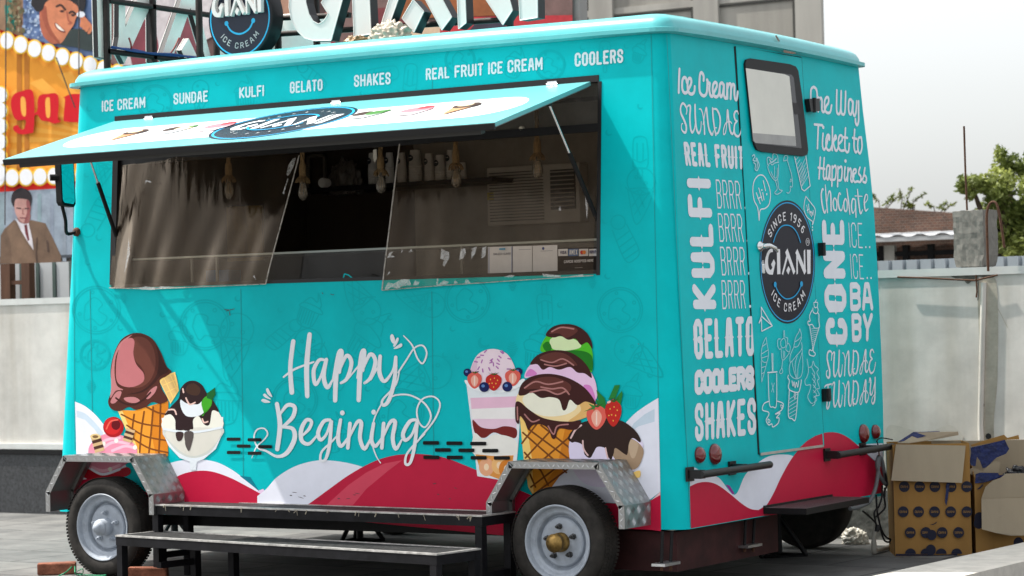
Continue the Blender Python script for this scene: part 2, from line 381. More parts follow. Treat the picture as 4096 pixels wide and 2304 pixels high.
# corrugated sheets behind the wall
def corrugated(name, x0, x1, y, z0, z1, pitch, m_, label, lines=None):
    t = thing(name, ((x0+x1)/2, y, 0), label, 'metal fence'); b = MB(); x = x0; V_ = []
    while x < x1:
        for dx, dy in ((0, 0), (.72, 0), (.8, .03), (.92, .03)): V_.append((x+dx*pitch, y+dy))
        x += pitch
    n = len(V_); b.add([(p[0], p[1], z0) for p in V_]+[(p[0], p[1], z1) for p in V_], [(i, i+1, n+i+1, n+i) for i in range(n-1)], m_); b.build('sheet', t)
    if lines:
        l = MB(); x = x0
        while x < x1: l.box((x+.86*pitch, y-.004, (z0+z1)/2), (.035, .012, z1-z0), lines); x += pitch
        l.build('seam_rail', t)
    return t
white_sheet = mat('white_sheet_metal', (.46, .47, .48), .5, var=.1, vscale=3)
corrugated('corrugated_fence', -14, -5.2, 4.6, 0, onY(100, 1054, 4.6).z, .195, white_sheet, 'white corrugated fence with dark seams under the poster of the man in brown suit', mat('seam_green', (.07, .10, .09), .6))
corrugated('corrugated_fence', -1.6, 6, 5.2, 0, onY(3700, 1037, 5.2).z, .11, mat('pale_blue_sheet', (.34, .37, .40), .5, var=.1), 'pale grey corrugated fence behind the concrete stump')

# ---------------------------------------------------------------- hoarding with printed panels
BY = 6.0
hb = thing('billboard', (-9, BY, 0), 'huge printed hoarding with rows of round bulbs, red lettering and portrait photographs', 'billboard')
fl = MB(); p0 = onY(-700, -700, BY); p1 = onY(2300, -700, BY)
bz = onY(100, 1052, BY).z
m = MB(); m.box(((p0.x+p1.x)/2, BY+.07, (bz+p0.z)/2), (p1.x-p0.x, .12, p0.z-bz), mat('board_back', (.3, .29, .28), .8)); m.build('board', hb)
prn = lambda *c: ink(*c, .6)
pho = lambda *c: mat('photo_print_%d_%d_%d' % c, c, .6, srgb=True, var=.32, vscale=7)
bs = lambda x, y, o: onY(x, y, BY-o)
def panel(name, fn, label=None, base=.012):
    d = Decal(bs, base=base, step=.00012); fn(d); o = d.build(name, hb, label); return o
def f_orange(d):
    d.fill([(-700, 60), (-700, 1000), (-20, 760), (330, 745), (700, 720), (900, 700), (900, 330), (490, 270), (0, 120)], prn(238, 158, 58))
    for k in range(-7, 9):      # sun-ray stripes printed in two oranges
        a0, a1 = R_(k*14-3), R_(k*14+4)
        c = (430, 560); L = 520
        pts = [c]+[(c[0]-L*math.cos(a), c[1]-L*.55*math.sin(a)) for a in (a0, a1)]
        if k % 1 == 0: d.fill([(max(-650, min(890, x)), max(200, min(735, y))) for x, y in pts], prn(242, 172, 74))
    for x in (75, 105): d.fill([(x-8, 170), (x+12, 175), (x+12, 745), (x-8, 745)], prn(190, 120, 48))
    d.fill([(-700, -30), (0, 118), (490, 268), (900, 320), (900, 372), (490, 320), (0, 172), (-700, 25)], prn(205, 40, 32))
    d.fill([(-700, 800), (0, 742), (330, 722), (900, 690), (900, 715), (330, 748), (0, 768), (-700, 830)], prn(205, 40, 32))
panel('marquee_panel', f_orange)
def bulbs(d):
    row = [(27+55.5*i, 163+16.2*i) for i in range(-6, 14)]
    low = [(-8+56*i, 712-2*i) for i in range(-6, 9)]
    col = [(2-1*i, 380+62*i) for i in range(0, 6)]
    for (x, y) in row+low+col: d.disc(x, y, 33, 38, prn(246, 200, 70))
    for (x, y) in row+low+col: d.disc(x, y, 26, 32, prn(236, 236, 240))
panel('printed_bulbs', bulbs, None, .045)
def gan(d):
    r = prn(205, 30, 42); Z = V(0, 0, 1.81)
    F = lambda pts, sm=True: d.fill([Z(*p) for p in pts], r, sm)
    H = lambda pts: d.fill([Z(*p) for p in pts], prn(240, 170, 78), True)
    F([(240, 668), (245, 930), (215, 965), (150, 972), (105, 950), (95, 920), (125, 905), (150, 935), (175, 930), (185, 870), (120, 868), (90, 820), (78, 740), (100, 685), (150, 662)])
    H([(150, 715), (168, 700), (185, 730), (187, 830), (168, 840), (152, 800)])
    F([(290, 690), (340, 680), (420, 690), (420, 860), (440, 865), (430, 885), (390, 895), (350, 880), (300, 870), (270, 830), (240, 845), (245, 825), (270, 800), (272, 730)])
    H([(330, 720), (355, 705), (362, 740), (362, 840), (340, 850), (330, 800)])
    F([(455, 710), (500, 685), (560, 680), (620, 700), (640, 870), (560, 885), (480, 880), (460, 862), (470, 720)])
panel('red_lettering', gan, 'red blackletter letters reading gan', .045)
# printed sky-blue photo panels above the marquee
def top_photo(d):
    Z = V(0, 0, 2.337)
    d.fill([(-700, -700), (2290, -700), (2290, 98), (900, 320), (490, 268), (0, 118), (-700, -30)], pho(120, 92, 88))
    d.fill([(-700, -700), (110, -700), (100, 150), (0, 118), (-700, -30)], pho(150, 118, 92))
    d.fill([Z(*p) for p in [(40, 60), (70, 0), (110, 0), (130, 120), (150, 300), (60, 280)]], pho(20, 130, 115))
    d.fill([(95, -700), (400, -700), (420, 250), (160, 165), (92, 140)], pho(104, 128, 172))
    random.seed(3)
    for k in range(90): 
        x = random.uniform(95, 210); y = random.uniform(-10, 150); d.disc(x, y, random.uniform(3, 9), random.uniform(3, 9), random.choice([pho(150, 172, 205), pho(84, 106, 150), pho(180, 196, 220)]), 8)
    for k in range(60):
        d.disc(random.uniform(30, 95), random.uniform(-10, 130), random.uniform(3, 8), random.uniform(4, 12), random.choice([pho(120, 100, 70), pho(92, 90, 62), pho(150, 140, 110)]), 7)
    d.fill([Z(*p) for p in [(590, 300), (700, 270), (860, 300), (860, 470), (700, 440), (560, 410)]], pho(44, 58, 58), True)
    # a plain smiling portrait: neck, face, hair, features
    d.fill([Z(*p) for p in [(380, 100), (450, 250), (560, 380), (520, 410), (470, 400), (400, 330), (370, 200)]], pho(176, 96, 70), True)
    d.fill([Z(*p) for p in [(385, -20), (560, -60), (700, 20), (735, 110), (705, 180), (690, 230), (640, 300), (585, 390), (540, 405), (470, 330), (410, 220), (385, 100)]], pho(208, 128, 92), True)
    d.fill([Z(*p) for p in [(385, 100), (410, 220), (470, 330), (540, 405), (560, 396), (500, 310), (450, 200), (430, 60)]], pho(160, 82, 60), True)
    d.fill([Z(*p) for p in [(290, 30), (330, -60), (500, -160), (760, -120), (800, 30), (770, 110), (730, 60), (690, 30), (640, 0), (520, -20), (430, 20), (400, 90), (350, 110), (310, 70)]], pho(28, 26, 32), True)
    for a, b in (((530, 60), (610, 90)), ((650, 120), (705, 130))):
        d.stroke([Z(*a), Z((a[0]+b[0])/2, min(a[1], b[1])-12), Z(*b)], 9, pho(60, 34, 30), True)
    d.disc(*Z(580, 105), 9, 5, pho(70, 40, 34)); d.disc(*Z(682, 142), 8, 5, pho(70, 40, 34))
    d.stroke([Z(625, 110), Z(640, 190), Z(668, 212), Z(640, 222)], 6, pho(172, 92, 70), True)
    d.fill([Z(*p) for p in [(512, 212), (540, 225), (580, 262), (610, 290), (600, 305), (560, 292), (525, 262), (512, 235)]], pho(120, 44, 44), True)
    d.fill([Z(*p) for p in [(518, 218), (545, 235), (580, 268), (602, 290), (570, 285), (535, 258)]], pho(236, 226, 214), True)
    for k in range(4): d.stroke([Z(730+32*k, 150+34*k-40), Z(770+28*k, 190+30*k-20), Z(765+22*k, 240+22*k)], 17-2*k, pho(205, 124, 88), True)
    d.disc(*Z(755, 135), 17, 12, pho(222, 226, 236))
    # farther prints, mostly hidden behind the roof sign
    d.fill([(480, -700), (860, -700), (860, 140), (640, 260), (480, 262)], pho(206, 196, 198))
    d.fill([(690, 40), (745, 0), (790, 60), (770, 260), (660, 260), (655, 150)], pho(118, 62, 72), True)
    d.fill([(520, 120), (610, 90), (640, 300), (540, 290)], pho(128, 58, 70), True)
    d.fill([(860, -700), (1300, -700), (1300, 220), (860, 290)], pho(170, 128, 108))
    d.disc(1260, 70, 60, 90, pho(196, 112, 108)); d.disc(1265, 10, 66, 50, pho(70, 44, 44))
    d.fill([(1180, 110), (1310, 100), (1330, 210), (1160, 230)], pho(150, 44, 58), True)
    d.fill([(1440, 40), (1640, 20), (1640, 200), (1440, 210)], pho(112, 48, 52)); d.fill([(1620, 110), (1760, 100), (1760, 190), (1620, 195)], pho(222, 190, 160))
    d.fill([(1600, -200), (2050, -200), (2050, 60), (1600, 75)], pho(150, 84, 44))
    d.fill([(1760, 70), (2290, 60), (2290, 98), (1760, 185)], pho(190, 50, 58))
    d.fill([(1880, 120), (1930, 72), (2000, 80), (2040, 130), (2040, 150), (1860, 175)], pho(58, 50, 66), True)
panel('portrait_print', top_photo, 'printed photograph of a smiling man with dark hair raising his hand', .02)
def suit(d):
    Z = V(0, 700, 2.2286)
    d.fill([(-700, 830), (0, 768), (330, 748), (900, 715), (900, 1000), (-700, 1052), ], pho(150, 162, 176))
    for k in range(12): d.fill([(-250+k*50, 775), (-235+k*50, 775), (-235+k*50, 1045), (-250+k*50, 1045)], pho(138+4*(k % 4), 152+4*(k % 3), 168))
    d.fill([(-700, 1048), (900, 1000), (900, 1012), (-700, 1060)], pho(70, 76, 84))
    F = lambda pts, c, sm=True: d.fill([Z(*p) for p in pts], pho(*c), sm)
    F([(0, 790), (5, 540), (40, 480), (125, 400), (200, 440), (280, 400), (405, 430), (470, 560), (545, 720), (545, 788)], (116, 92, 74), False)
    F([(110, 790), (95, 600), (60, 500), (130, 410), (190, 560), (290, 680), (330, 788)], (128, 102, 82), False)
    F([(135, 385), (190, 430), (255, 425), (285, 560), (300, 670), (250, 600), (190, 500)], (222, 216, 222), False)
    F([(215, 445), (240, 440), (262, 580), (248, 590), (225, 520)], (110, 44, 52), False)
    F([(160, 350), (265, 340), (260, 420), (215, 435), (165, 410)], (150, 96, 92))
    F([(130, 210), (200, 170), (270, 220), (272, 320), (245, 400), (205, 425), (150, 370), (128, 290)], (196, 148, 140))
    F([(235, 230), (272, 230), (272, 320), (245, 400), (215, 425), (240, 330)], (146, 84, 84))
    F([(98, 215), (120, 150), (185, 115), (255, 140), (285, 200), (272, 285), (255, 225), (170, 210), (135, 225), (125, 285), (108, 260)], (36, 28, 34))
    d.stroke([Z(150, 295), Z(185, 298)], 5, pho(60, 36, 38)); d.stroke([Z(222, 300), Z(255, 298)], 5, pho(60, 36, 38))
    d.stroke([Z(205, 300), Z(200, 345), Z(215, 350)], 4, pho(150, 96, 90)); d.stroke([Z(180, 382), Z(230, 382)], 4, pho(120, 60, 64))
    d.stroke([Z(330, 560), Z(322, 700), Z(330, 785)], 5, pho(84, 64, 54)); d.stroke([Z(420, 590), Z(430, 680)], 8, pho(88, 68, 58))
panel('portrait_print', suit, 'printed photograph of a man in a brown suit and tie', .04)
m = MB()
wood = mat('brown_post_wood', (.10, .045, .025), .7, var=.4, vscale=12, streak=True)
PY = 4.42; pz = onY(20, 1056, PY).z
for x0, x1 in ((3, 40), (86, 118)):
    pa, pb = onY(x0, 1150, PY), onY(x1, 1150, PY); q = MB(); q.hexa((pa.x, PY, 0), (pb.x-pa.x, 0, 0), (0, .07, 0), (0, 0, pz), wood); q.build('post', hb)
pa, pb = onY(30, 1130, PY), onY(95, 1130, PY); m.hexa((pa.x, PY+.01, pa.z-.02), (pb.x-pa.x, 0, 0), (0, .04, 0), (0, 0, .035), wood); m.build('rung', hb)
m = MB()
for a, b in (((28, -700), (20, 900)), ((315, -700), (316, 300)), ((225, 230), (300, 430))): m.tube([onY(*a, BY-.25), onY(*b, BY-.25)], .006, mat('wire_grey', (.06, .055, .05), .6), 5)
tag(m.build('stay_wire'), 'thin slack wires hanging in front of the printed hoarding', 'wire')

# ---------------------------------------------------------------- concrete building behind the hoarding
GB = 12.0
cb = thing('concrete_building', (-4, GB, 0), 'grey concrete building with shallow pilasters and a floor band behind the trailer roof', 'building')
pr = onY(3262, 60, GB); pl = onY(1500, 60, GB); con = mat('grey_building_concrete', (.36, .345, .31), .9, var=.35, vscale=1.6, bump=.2, streak=True)
con2 = mat('pale_building_concrete', (.42, .405, .37), .9, var=.3, vscale=2, streak=True)
m = MB(); m.box(((pl.x+pr.x)/2-4, GB+.1, 5), (pr.x-pl.x+8, .2, 10), con); m.build('wall', cb)
xs = [onY(q, 60, GB).x for q in (2410, 2830, 3240)]
for x in xs: m = MB(); m.box((x, GB-.02, 5), (.3, .05, 10), con2); m.build('pilaster', cb)
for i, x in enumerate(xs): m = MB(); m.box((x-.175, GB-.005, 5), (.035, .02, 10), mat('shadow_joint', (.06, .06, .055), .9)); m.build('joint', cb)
zb_ = onY(2700, 22, GB).z
m = MB(); m.box(((pl.x+pr.x)/2-4, GB-.006, zb_), (pr.x-pl.x+7.9, .02, .07), con2); m.build('string_course', cb)
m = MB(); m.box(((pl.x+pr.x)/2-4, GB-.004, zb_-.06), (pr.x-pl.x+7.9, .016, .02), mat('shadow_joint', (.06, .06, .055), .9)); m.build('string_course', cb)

# brick outbuilding with a white sheet roof, right
SH = 14.0
ob = thing('brick_outbuilding', (3, SH, 0), 'low weathered brick building with a white corrugated lean-to roof beyond the wall', 'building')
brickm = bpy.data.materials.new('weathered_brick'); brickm.use_nodes = True; t = brickm.node_tree; b = t.nodes['Principled BSDF']
tc = t.nodes.new('ShaderNodeTexCoord'); mp = t.nodes.new('ShaderNodeMapping'); mp.inputs['Rotation'].default_value = (R_(90), 0, 0); t.links.new(tc.outputs['Object'], mp.inputs[0])
br = t.nodes.new('ShaderNodeTexBrick'); br.inputs['Scale'].default_value = 8.5; br.inputs['Color1'].default_value = (.17, .085, .06, 1); br.inputs['Color2'].default_value = (.10, .06, .05, 1); br.inputs['Mortar'].default_value = (.2, .17, .14, 1); br.inputs['Mortar Size'].default_value = .02
t.links.new(mp.outputs[0], br.inputs[0]); n = t.nodes.new('ShaderNodeTexNoise'); n.inputs['Scale'].default_value = 3; n.inputs['Detail'].default_value = 8; t.links.new(tc.outputs['Object'], n.inputs[0])
mx = t.nodes.new('ShaderNodeMixRGB'); mx.blend_type = 'OVERLAY'; mx.inputs[0].default_value = .7; t.links.new(br.outputs[0], mx.inputs[1]); t.links.new(n.outputs[0], mx.inputs[2]); t.links.new(mx.outputs[0], b.inputs['Base Color']); b.inputs['Roughness'].default_value = .95
pa = onY(3450, 826, SH); pb = onY(3800, 850, SH); pc = onY(4200, 870, SH); pd = onY(3600, 1150, SH)
m = MB(); m.prism([(pa.x-1, SH, 0), (pc.x+2, SH, 0), (pc.x+2, SH, pc.z-.1), (pb.x, SH, pb.z), (pa.x, SH, pa.z), (pa.x-1, SH, pa.z)], (0, 5, 0), brickm); m.build('wall', ob)
e0 = onY(3400, 955, SH-2.2); e1 = onY(4250, 962, SH-2.2)
m = MB(); x = e0.x-1; V_ = []
while x < e1.x+1:
    for dx, dz in ((0, 0), (.06, .02), (.12, .02), (.18, 0)): V_.append((x+dx, dz))
    x += .24
n_ = len(V_); m.add([(p[0], SH-2.2, e0.z+p[1]) for p in V_]+[(p[0], SH-.02, e0.z+.10+p[1]) for p in V_], [(i, i+1, n_+i+1, n_+i) for i in range(n_-1)], white_sheet); m.build('lean_to_roof', ob)
m = MB(); m.box(((e0.x+e1.x)/2, SH-2.17, e0.z-.022), (e1.x-e0.x+2, .05, .045), white_sheet); m.build('fascia', ob)
for px in (3530, 3560, 3625, 3725, 3850):
    q = onY(px, 1000, SH-2.0); m = MB(); m.box((q.x, SH-2.0, e0.z/2-.04), (.06 if px != 3560 else .12, .06, e0.z-.08), blackm if px != 3560 else con2); m.build('post', ob)
q = onY(3700, 1010, SH-2.0); m = MB(); m.box((q.x, SH-2.0, onY(3700, 1012, SH-2).z), (8, .05, .05), blackm); m.build('rail', ob)

# ---------------------------------------------------------------- greenery
def leaf_mat(name, a, b_):
    m = bpy.data.materials.new(name); m.use_nodes = True; t = m.node_tree; b = t.nodes['Principled BSDF']
    oi = t.nodes.new('ShaderNodeTexCoord'); n = t.nodes.new('ShaderNodeTexNoise'); n.inputs['Scale'].default_value = 1.7; n.inputs['Detail'].default_value = 5; t.links.new(oi.outputs['Object'], n.inputs[0])
    r = t.nodes.new('ShaderNodeValToRGB'); r.color_ramp.elements[0].position = .35; r.color_ramp.elements[0].color = (*a, 1); r.color_ramp.elements[1].position = .65; r.color_ramp.elements[1].color = (*b_, 1)
    t.links.new(n.outputs[0], r.inputs[0]); t.links.new(r.outputs[0], b.inputs['Base Color']); b.inputs['Roughness'].default_value = .55
    tr = t.nodes.new('ShaderNodeBsdfTranslucent'); t.links.new(r.outputs[0], tr.inputs[0]); ms = t.nodes.new('ShaderNodeMixShader'); ms.inputs[0].default_value = .3
    t.links.new(b.outputs[0], ms.inputs[1]); t.links.new(tr.outputs[0], ms.inputs[2]); t.links.new(ms.outputs[0], t.nodes['Material Output'].inputs[0]); return m
leafy = leaf_mat('broad_leaf', (.07, .11, .015), (.32, .36, .09)); bark = mat('bark', (.09, .065, .045), .95, var=.5, vscale=18, bump=.6)
def leaves(m, c, r, n, size, mt, rnd):
    for _ in range(n):
        d = Vector((rnd.gauss(0, 1), rnd.gauss(0, 1), rnd.gauss(0, 1))); d.normalize(); p = Vector(c)+Vector((d.x*r[0], d.y*r[1], d.z*r[2]))*rnd.random()**.45
        s_ = size*rnd.uniform(.6, 1.3); a = Vector((rnd.gauss(0, 1), rnd.gauss(0, 1), rnd.gauss(-.3, .7))).normalized(); b_ = a.orthogonal().normalized()
        b_ = Quaternion(a, rnd.uniform(0, 6.3)) @ b_
        m.add([p-a*s_, p-b_*s_*.42, p+a*s_, p+b_*s_*.42], [(0, 1, 2, 3)], mt)
def tree(name, base, h, cl, label, seed, n=420, size=.1):
    rnd = random.Random(seed); t = thing(name, base, label, 'tree'); b = Vector(base); tr = MB(); tr.tube([b, b+Vector((.1, 0, h*.3)), b+Vector((-.05, .1, h*.62))], [.2, .15, .09], bark, 9)
    cr = MB()
    for (dx, dy, dz, r) in cl:
        c = b+Vector((dx, dy, dz)); tr.tube([b+Vector((.05, 0, h*.35)), b+Vector((dx*.5, dy*.5, h*.35+(dz-h*.35)*.6)), c], [.08, .05, .015], bark, 6)
        leaves(cr, c, (r, r, r*.8), int(n*r*r), size, leafy, rnd)
        for k in range(5):
            o = Vector((rnd.gauss(0, 1), rnd.gauss(0, 1), rnd.gauss(0, .8))).normalized()*r*.9
            leaves(cr, c+o, (r*.45,)*3, int(n*r*r*.22), size, leafy, rnd)
    tr.build('trunk', t); cr.build('crown', t); return t
TY = 11.0
tc_ = onY(4060, 800, TY)
cl = []
for (px, py, r) in ((4010, 655, 70), (4080, 640, 85), (3965, 745, 62), (4050, 740, 90), (4140, 710, 115), (3930, 835, 48), (4000, 850, 80), (4080, 860, 100), (4170, 850, 120), (4080, 960, 100), (4150, 980, 110), (3872, 905, 30), (4040, 1030, 70), (3905, 890, 36), (4230, 760, 120)):
    r = r/455*.98
    q = onY(px, py, TY); cl.append((q.x-tc_.x, random.uniform(-.5, .5), q.z, r))
tree('leafy_tree', (tc_.x, TY, 0), 3.2, cl, 'bushy green tree at right edge beyond the concrete stump', 5, 12000, .034)
def weed(px, py, h, seed, label):
    q = onY(px, py, SH+.3); rnd = random.Random(seed); t = thing('weed', q, label, 'plant', 'weeds growing on the brick roof'); s_ = MB(); f = MB()
    for k in range(3):
        tip = q+Vector((rnd.uniform(-.2, .3), rnd.uniform(-.1, .1), h*rnd.uniform(.6, 1))); s_.tube([q-Vector((0, 0, .1)), (q+tip)/2+Vector((.03, 0, 0)), tip], .006, bark, 4)
        for j in range(16):
            p = q.lerp(tip, rnd.uniform(.25, 1)); leaves(f, p, (.03, .03, .03), 2, .026, leafy, rnd)
    s_.build('stem', t); f.build('foliage', t)
weed(3522, 826, .16, 1, 'small upright weed on the brick roof close to the trailer corner')
weed(3600, 830, .24, 2, 'tallest weed on the brick roof with a leaning stem')
weed(3660, 836, .1, 3, 'low wide weed on the brick roof between tallest weed and stump')
weed(3745, 845, .12, 4, 'small bushy weed on the brick roof nearest the stump')

# ---------------------------------------------------------------- foreground ledge, right corner
lg = MB()
A_ = [onZ(3480, 2306, .14), onZ(4110, 2166, .14)]; B_ = [onZ(3860, 2306, .14), onZ(4110, 2252, .14)]
dA = (A_[1]-A_[0]).normalized(); A0, A1 = A_[0]-dA*6, A_[1]+dA*3
n_ = Vector((dA.y, -dA.x, 0)); wd = .42
for side_, pts in (('t', 0),):
    lg.hexa((A0.x, A0.y, 0), A1-A0, n_*wd, (0, 0, .14), mat('pale_stone', (.62, .58, .52), .6, var=.25, vscale=7, streak=False, bump=.1))
tag(lg.build('stone_ledge'), 'low pale stone ledge crossing the bottom right corner in front of the boxes', 'ledge')

# damp stain and crack on the wall face under the stump
d = Decal(lambda x, y, o=0.: onY(x, y, WY-o), base=.002, step=.0004); stn = mat('damp_stain', (.16, .15, .13), .95, var=.6, vscale=30); st2 = mat('pale_stain', (.46, .42, .35), .95, var=.3, vscale=8)
d.fill([(3915, 1130), (3985, 1125), (3990, 1500), (3975, 1700), (3985, 1950), (3930, 1960), (3935, 1600), (3920, 1400)], st2, True)
d.fill([(3800, 1100), (3850, 1098), (3920, 1096), (3990, 1092), (3975, 1108), (3940, 1112), (3915, 1106), (3895, 1118), (3870, 1135), (3850, 1115), (3820, 1112)], stn, True)
d.stroke([(3912, 1110), (3914, 1170), (3911, 1200)], 4, stn, True); d.stroke([(3960, 1180), (4000, 1250), (4030, 1310)], 2.5, st2, True)
d.fill([(3560, 1700), (3700, 1730), (3800, 1700), (3850, 1760), (3700, 1780), (3560, 1770)], mat('faint_stain', (.53, .50, .45), .95, var=.2), True)
d.build('wall_stain', wl)
# ================================================================ THE TRAILER
teal = mat('turquoise_paint', (.0, .49, .525), .40, var=.13, vscale=2.6, rvar=.06, spec=.08)
tealD = mat('sunlit_turquoise_trim', (.10, .45, .47), .30, var=.12, vscale=3, coat=.2)  # roof rim turquoise, paler because sunlight is put into its base colour
alu = mat('aluminium', (.62, .63, .64), .34, 1., var=.18, vscale=14, rvar=.1)
steel = mat('bright_steel', (.7, .71, .72), .22, 1.)
galv = mat('grey_wheel_paint', (.36, .40, .455), .5, var=.25, vscale=16)
rubber = mat('tyre_rubber', (.026, .023, .020), .8, var=.7, vscale=12, bump=.15)
maroon = mat('maroon_chassis', (.045, .012, .012), .65, var=.6, vscale=6)
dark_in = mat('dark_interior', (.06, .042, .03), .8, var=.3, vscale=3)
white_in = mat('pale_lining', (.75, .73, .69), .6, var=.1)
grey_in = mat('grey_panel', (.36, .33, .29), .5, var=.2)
ZB, ZT = .357, 3.0
FX, BKY = -4.30, 2.587
tr = thing('food_trailer', (-2.1, 1.25, 0), 'turquoise ice cream food trailer with open serving hatch, white lettering and cartoon sundaes', 'food trailer')
def xa(z): return -.0262*(z-.357)                       # seam between side and corner post
def xf_(z): return -4.318+.046*(z-.36)                  # front wall
def xl(z): return xf_(z)+.125                           # front seam
# side wall with the hatch cut out of it
HT = [side(460, 485), side(2396, 322), side(2389.5, 1092), side(444, 1150.5)]   # TL TR BR BL
def SP(x, z): return Vector((x, ys(z), z))
m = MB(); zt = ZT+.02
o = [SP(xl(zt), zt), SP(xa(zt), zt), SP(xa(ZB), ZB), SP(xl(ZB), ZB)]
for i in range(4):
    j = (i+1) % 4; m.poly([o[i], o[j], HT[j], HT[i]], teal)
inn = [h+Vector((0, .05, 0)) for h in HT]
for i in range(4):
    j = (i+1) % 4; m.poly([HT[i], HT[j], inn[j], inn[i]], teal)
m.build('side_wall', tr)
def curve_post(Af, Bf, Cf, name, n=8):
    """rounded corner between two wall edges: A -> C (corner) -> B as functions of height"""
    b = MB(); zs = [ZB, 1.0, 1.6, 2.2, zt]; rows = []
    for z in zs:
        A, B, C = Af(z), Bf(z), Cf(z); rows.append([A*(1-t)**2+C*2*t*(1-t)+B*t*t for t in [k/n for k in range(n+1)]])
    V_ = [p for r in rows for p in r]; k = n+1
    b.add(V_, [(i*k+j, i*k+j+1, (i+1)*k+j+1, (i+1)*k+j) for i in range(len(zs)-1) for j in range(n)], teal, True)
    return b.build(name, tr)
yr0 = lambda z: ys(z)+.062
curve_post(lambda z: SP(xa(z), z), lambda z: Vector((xr(z), yr0(z), z)), lambda z: Vector((xr(z)-.012, ys(z)+.004, z)), 'corner_post')
curve_post(lambda z: Vector((xf_(z), ys(z)+.13, z)), lambda z: SP(xl(z), z), lambda z: SP(xf_(z), z), 'corner_post')
# rear, far and front walls
DR = [rear(2942, 185), rear(3204, 232), rear(3294, 1783), rear(3038, 1817)]     # door TL TR BR BL
FAR = [(ZB, 2.515), (.61, 2.587), (.9, 2.622), (1.245, 2.65), (1.7, 2.672), (2.1, 2.676), (2.4, 2.652), (2.73, 2.606), (zt, 2.58)]
m = MB(); m.poly([Vector((xr(ZB), yr0(ZB), ZB))]+[Vector((xr(z), y-.006, z)) for z, y in FAR]+[Vector((xr(zt), yr0(zt), zt))], teal)
m.build('rear_wall', tr)
m = MB(); m.poly([Vector((xf_(z), y, z)) for z, y in FAR][::-1]+[Vector((xf_(ZB), ys(ZB)+.13, ZB)), Vector((xf_(zt), ys(zt)+.13, zt))], teal)
m.build('front_wall', tr)
m = MB()
V_ = [q for z, y in FAR for q in (Vector((xf_(z), y, z)), Vector((xr(z)-.006, y, z)), Vector((xr(z), y-.006, z)))]
m.add(V_, [f for k in range(len(FAR)-1) for f in ((3*k, 3*k+3, 3*k+4, 3*k+1), (3*k+1, 3*k+4, 3*k+5, 3*k+2))], teal)
m.build('far_wall', tr)
m = MB(); m.poly([(xf_(ZB), .02, ZB), (xf_(ZB), BKY-.02, ZB), (xr(ZB)-.04, BKY-.02, ZB), (xr(ZB)-.04, .06, ZB), (0, .0, ZB)], maroon); m.build('floor', tr)
# roof: flange, quarter-round rim, shallow crown
def outline(d, z, n=5):
    x0, x1, y0, y1 = xf_(ZT)-d, xr(ZT)+d, ys(ZT)-d, BKY+d; P = []
    for (cx, cy, a0, r) in ((x1, y0, -90, .07+max(0, d)), (x1, y1, 0, .07), (x0, y1, 90, .07), (x0, y0, 180, .10)):
        sx = 1 if cx == x1 else -1; sy = 1 if cy == y1 else -1
        for k in range(n+1):
            a = R_(a0+90*k/n); P.append(Vector((cx-sx*r+r*math.cos(a), cy-sy*r+r*math.sin(a), z)))
    return P
loops = [(.004, 2.985), (.045, 2.99), (.045, 3.012), (.022, 3.016), (.018, 3.035), (.004, 3.062), (-.02, 3.08), (-.06, 3.094), (-.3, 3.115), (-.7, 3.128), (-1.1, 3.135)]
m = MB(); rows = []
for d, z in loops: rows.append(outline(d, z))
# long edges bow a little between the corners, as the fibreglass cap does
for i, r in enumerate(rows):
    for p in r: pass
    if i >= 3: rows[i] = r
N = len(rows[0]); 
def sub(r):
    out = []
    for i in range(N):
        a, b = r[i], r[(i+1) % N]; out.append(a)
        if (b-a).length > 1:
            for k in range(1, 12): out.append(a.lerp(b, k/12))
    return out
rows = [sub(r) for r in rows]; N2 = len(rows[0])
for i, r in enumerate(rows):
    for p in r:
        s_ = (p.x+2.1)/2.2; u_ = (p.y-1.3)/1.3
        bow = max(0, 1-s_*s_)*.022 if p.y < .6 else 0
        if p.x > -.4: bow += max(0, 1-u_*u_)*.018
        p.z += bow*(1 if i else .6)
V_ = [p for r in rows for p in r]
m.add(V_[:4*N2], [(i*N2+j, i*N2+(j+1) % N2, (i+1)*N2+(j+1) % N2, (i+1)*N2+j) for i in range(3) for j in range(N2)], tealD)
W_ = V_[3*N2:]; k = len(rows)-3
m.add(W_, [(i*N2+j, i*N2+(j+1) % N2, (i+1)*N2+(j+1) % N2, (i+1)*N2+j) for i in range(k-1) for j in range(N2)], tealD, True)
m.poly(rows[-1], tealD)
rf = m.build('roof', tr)
# chipped paint where the rim has been knocked above the door
chip = mat('bare_fibreglass', (.25, .2, .16), .9, var=.5, vscale=60)
m = MB()
for pts in ([(3135, 199), (3150, 203), (3178, 208), (3186, 213), (3170, 216), (3148, 212), (3138, 211), (3133, 205)], [(3100, 143), (3106, 140), (3120, 164), (3116, 167), (3108, 158)]):
    px = xr(ZT)+(.0465 if pts[0][1] > 180 else -.004)
    m.poly([onX(x, y, px if pts[0][1] > 180 else px+.03) for x, y in pts], chip)
m.build('chipped_patch', tr)

# thin panel joints in the side and corner
m = MB(); jm = mat('panel_joint', (.0, .26, .28), .6)
def strip_side(pts, w_, mt, off=.0011): Decal_ = Decal(side, base=off); Decal_.mb = m; Decal_.stroke(pts, w_, mt, caps=False)
for a, b in (((2604, 130), (2644, 2120)), ((292, 560), (300, 1800)), ((963, 1155), (975, 2010)), ((1727, 1165), (1738, 2050)), ((1730, 260), (1729, 372)), ((360, 1160), (372, 1800))): strip_side([a, b], 2.4, jm)
d = Decal(rear, base=.001); d.mb = m
for a, b in (((2667, 140), (2762, 2108)), ((3150, 900), (3236, 1800))): d.stroke([a, b], 2.2, jm, caps=False)
m.build('panel_joint', tr)

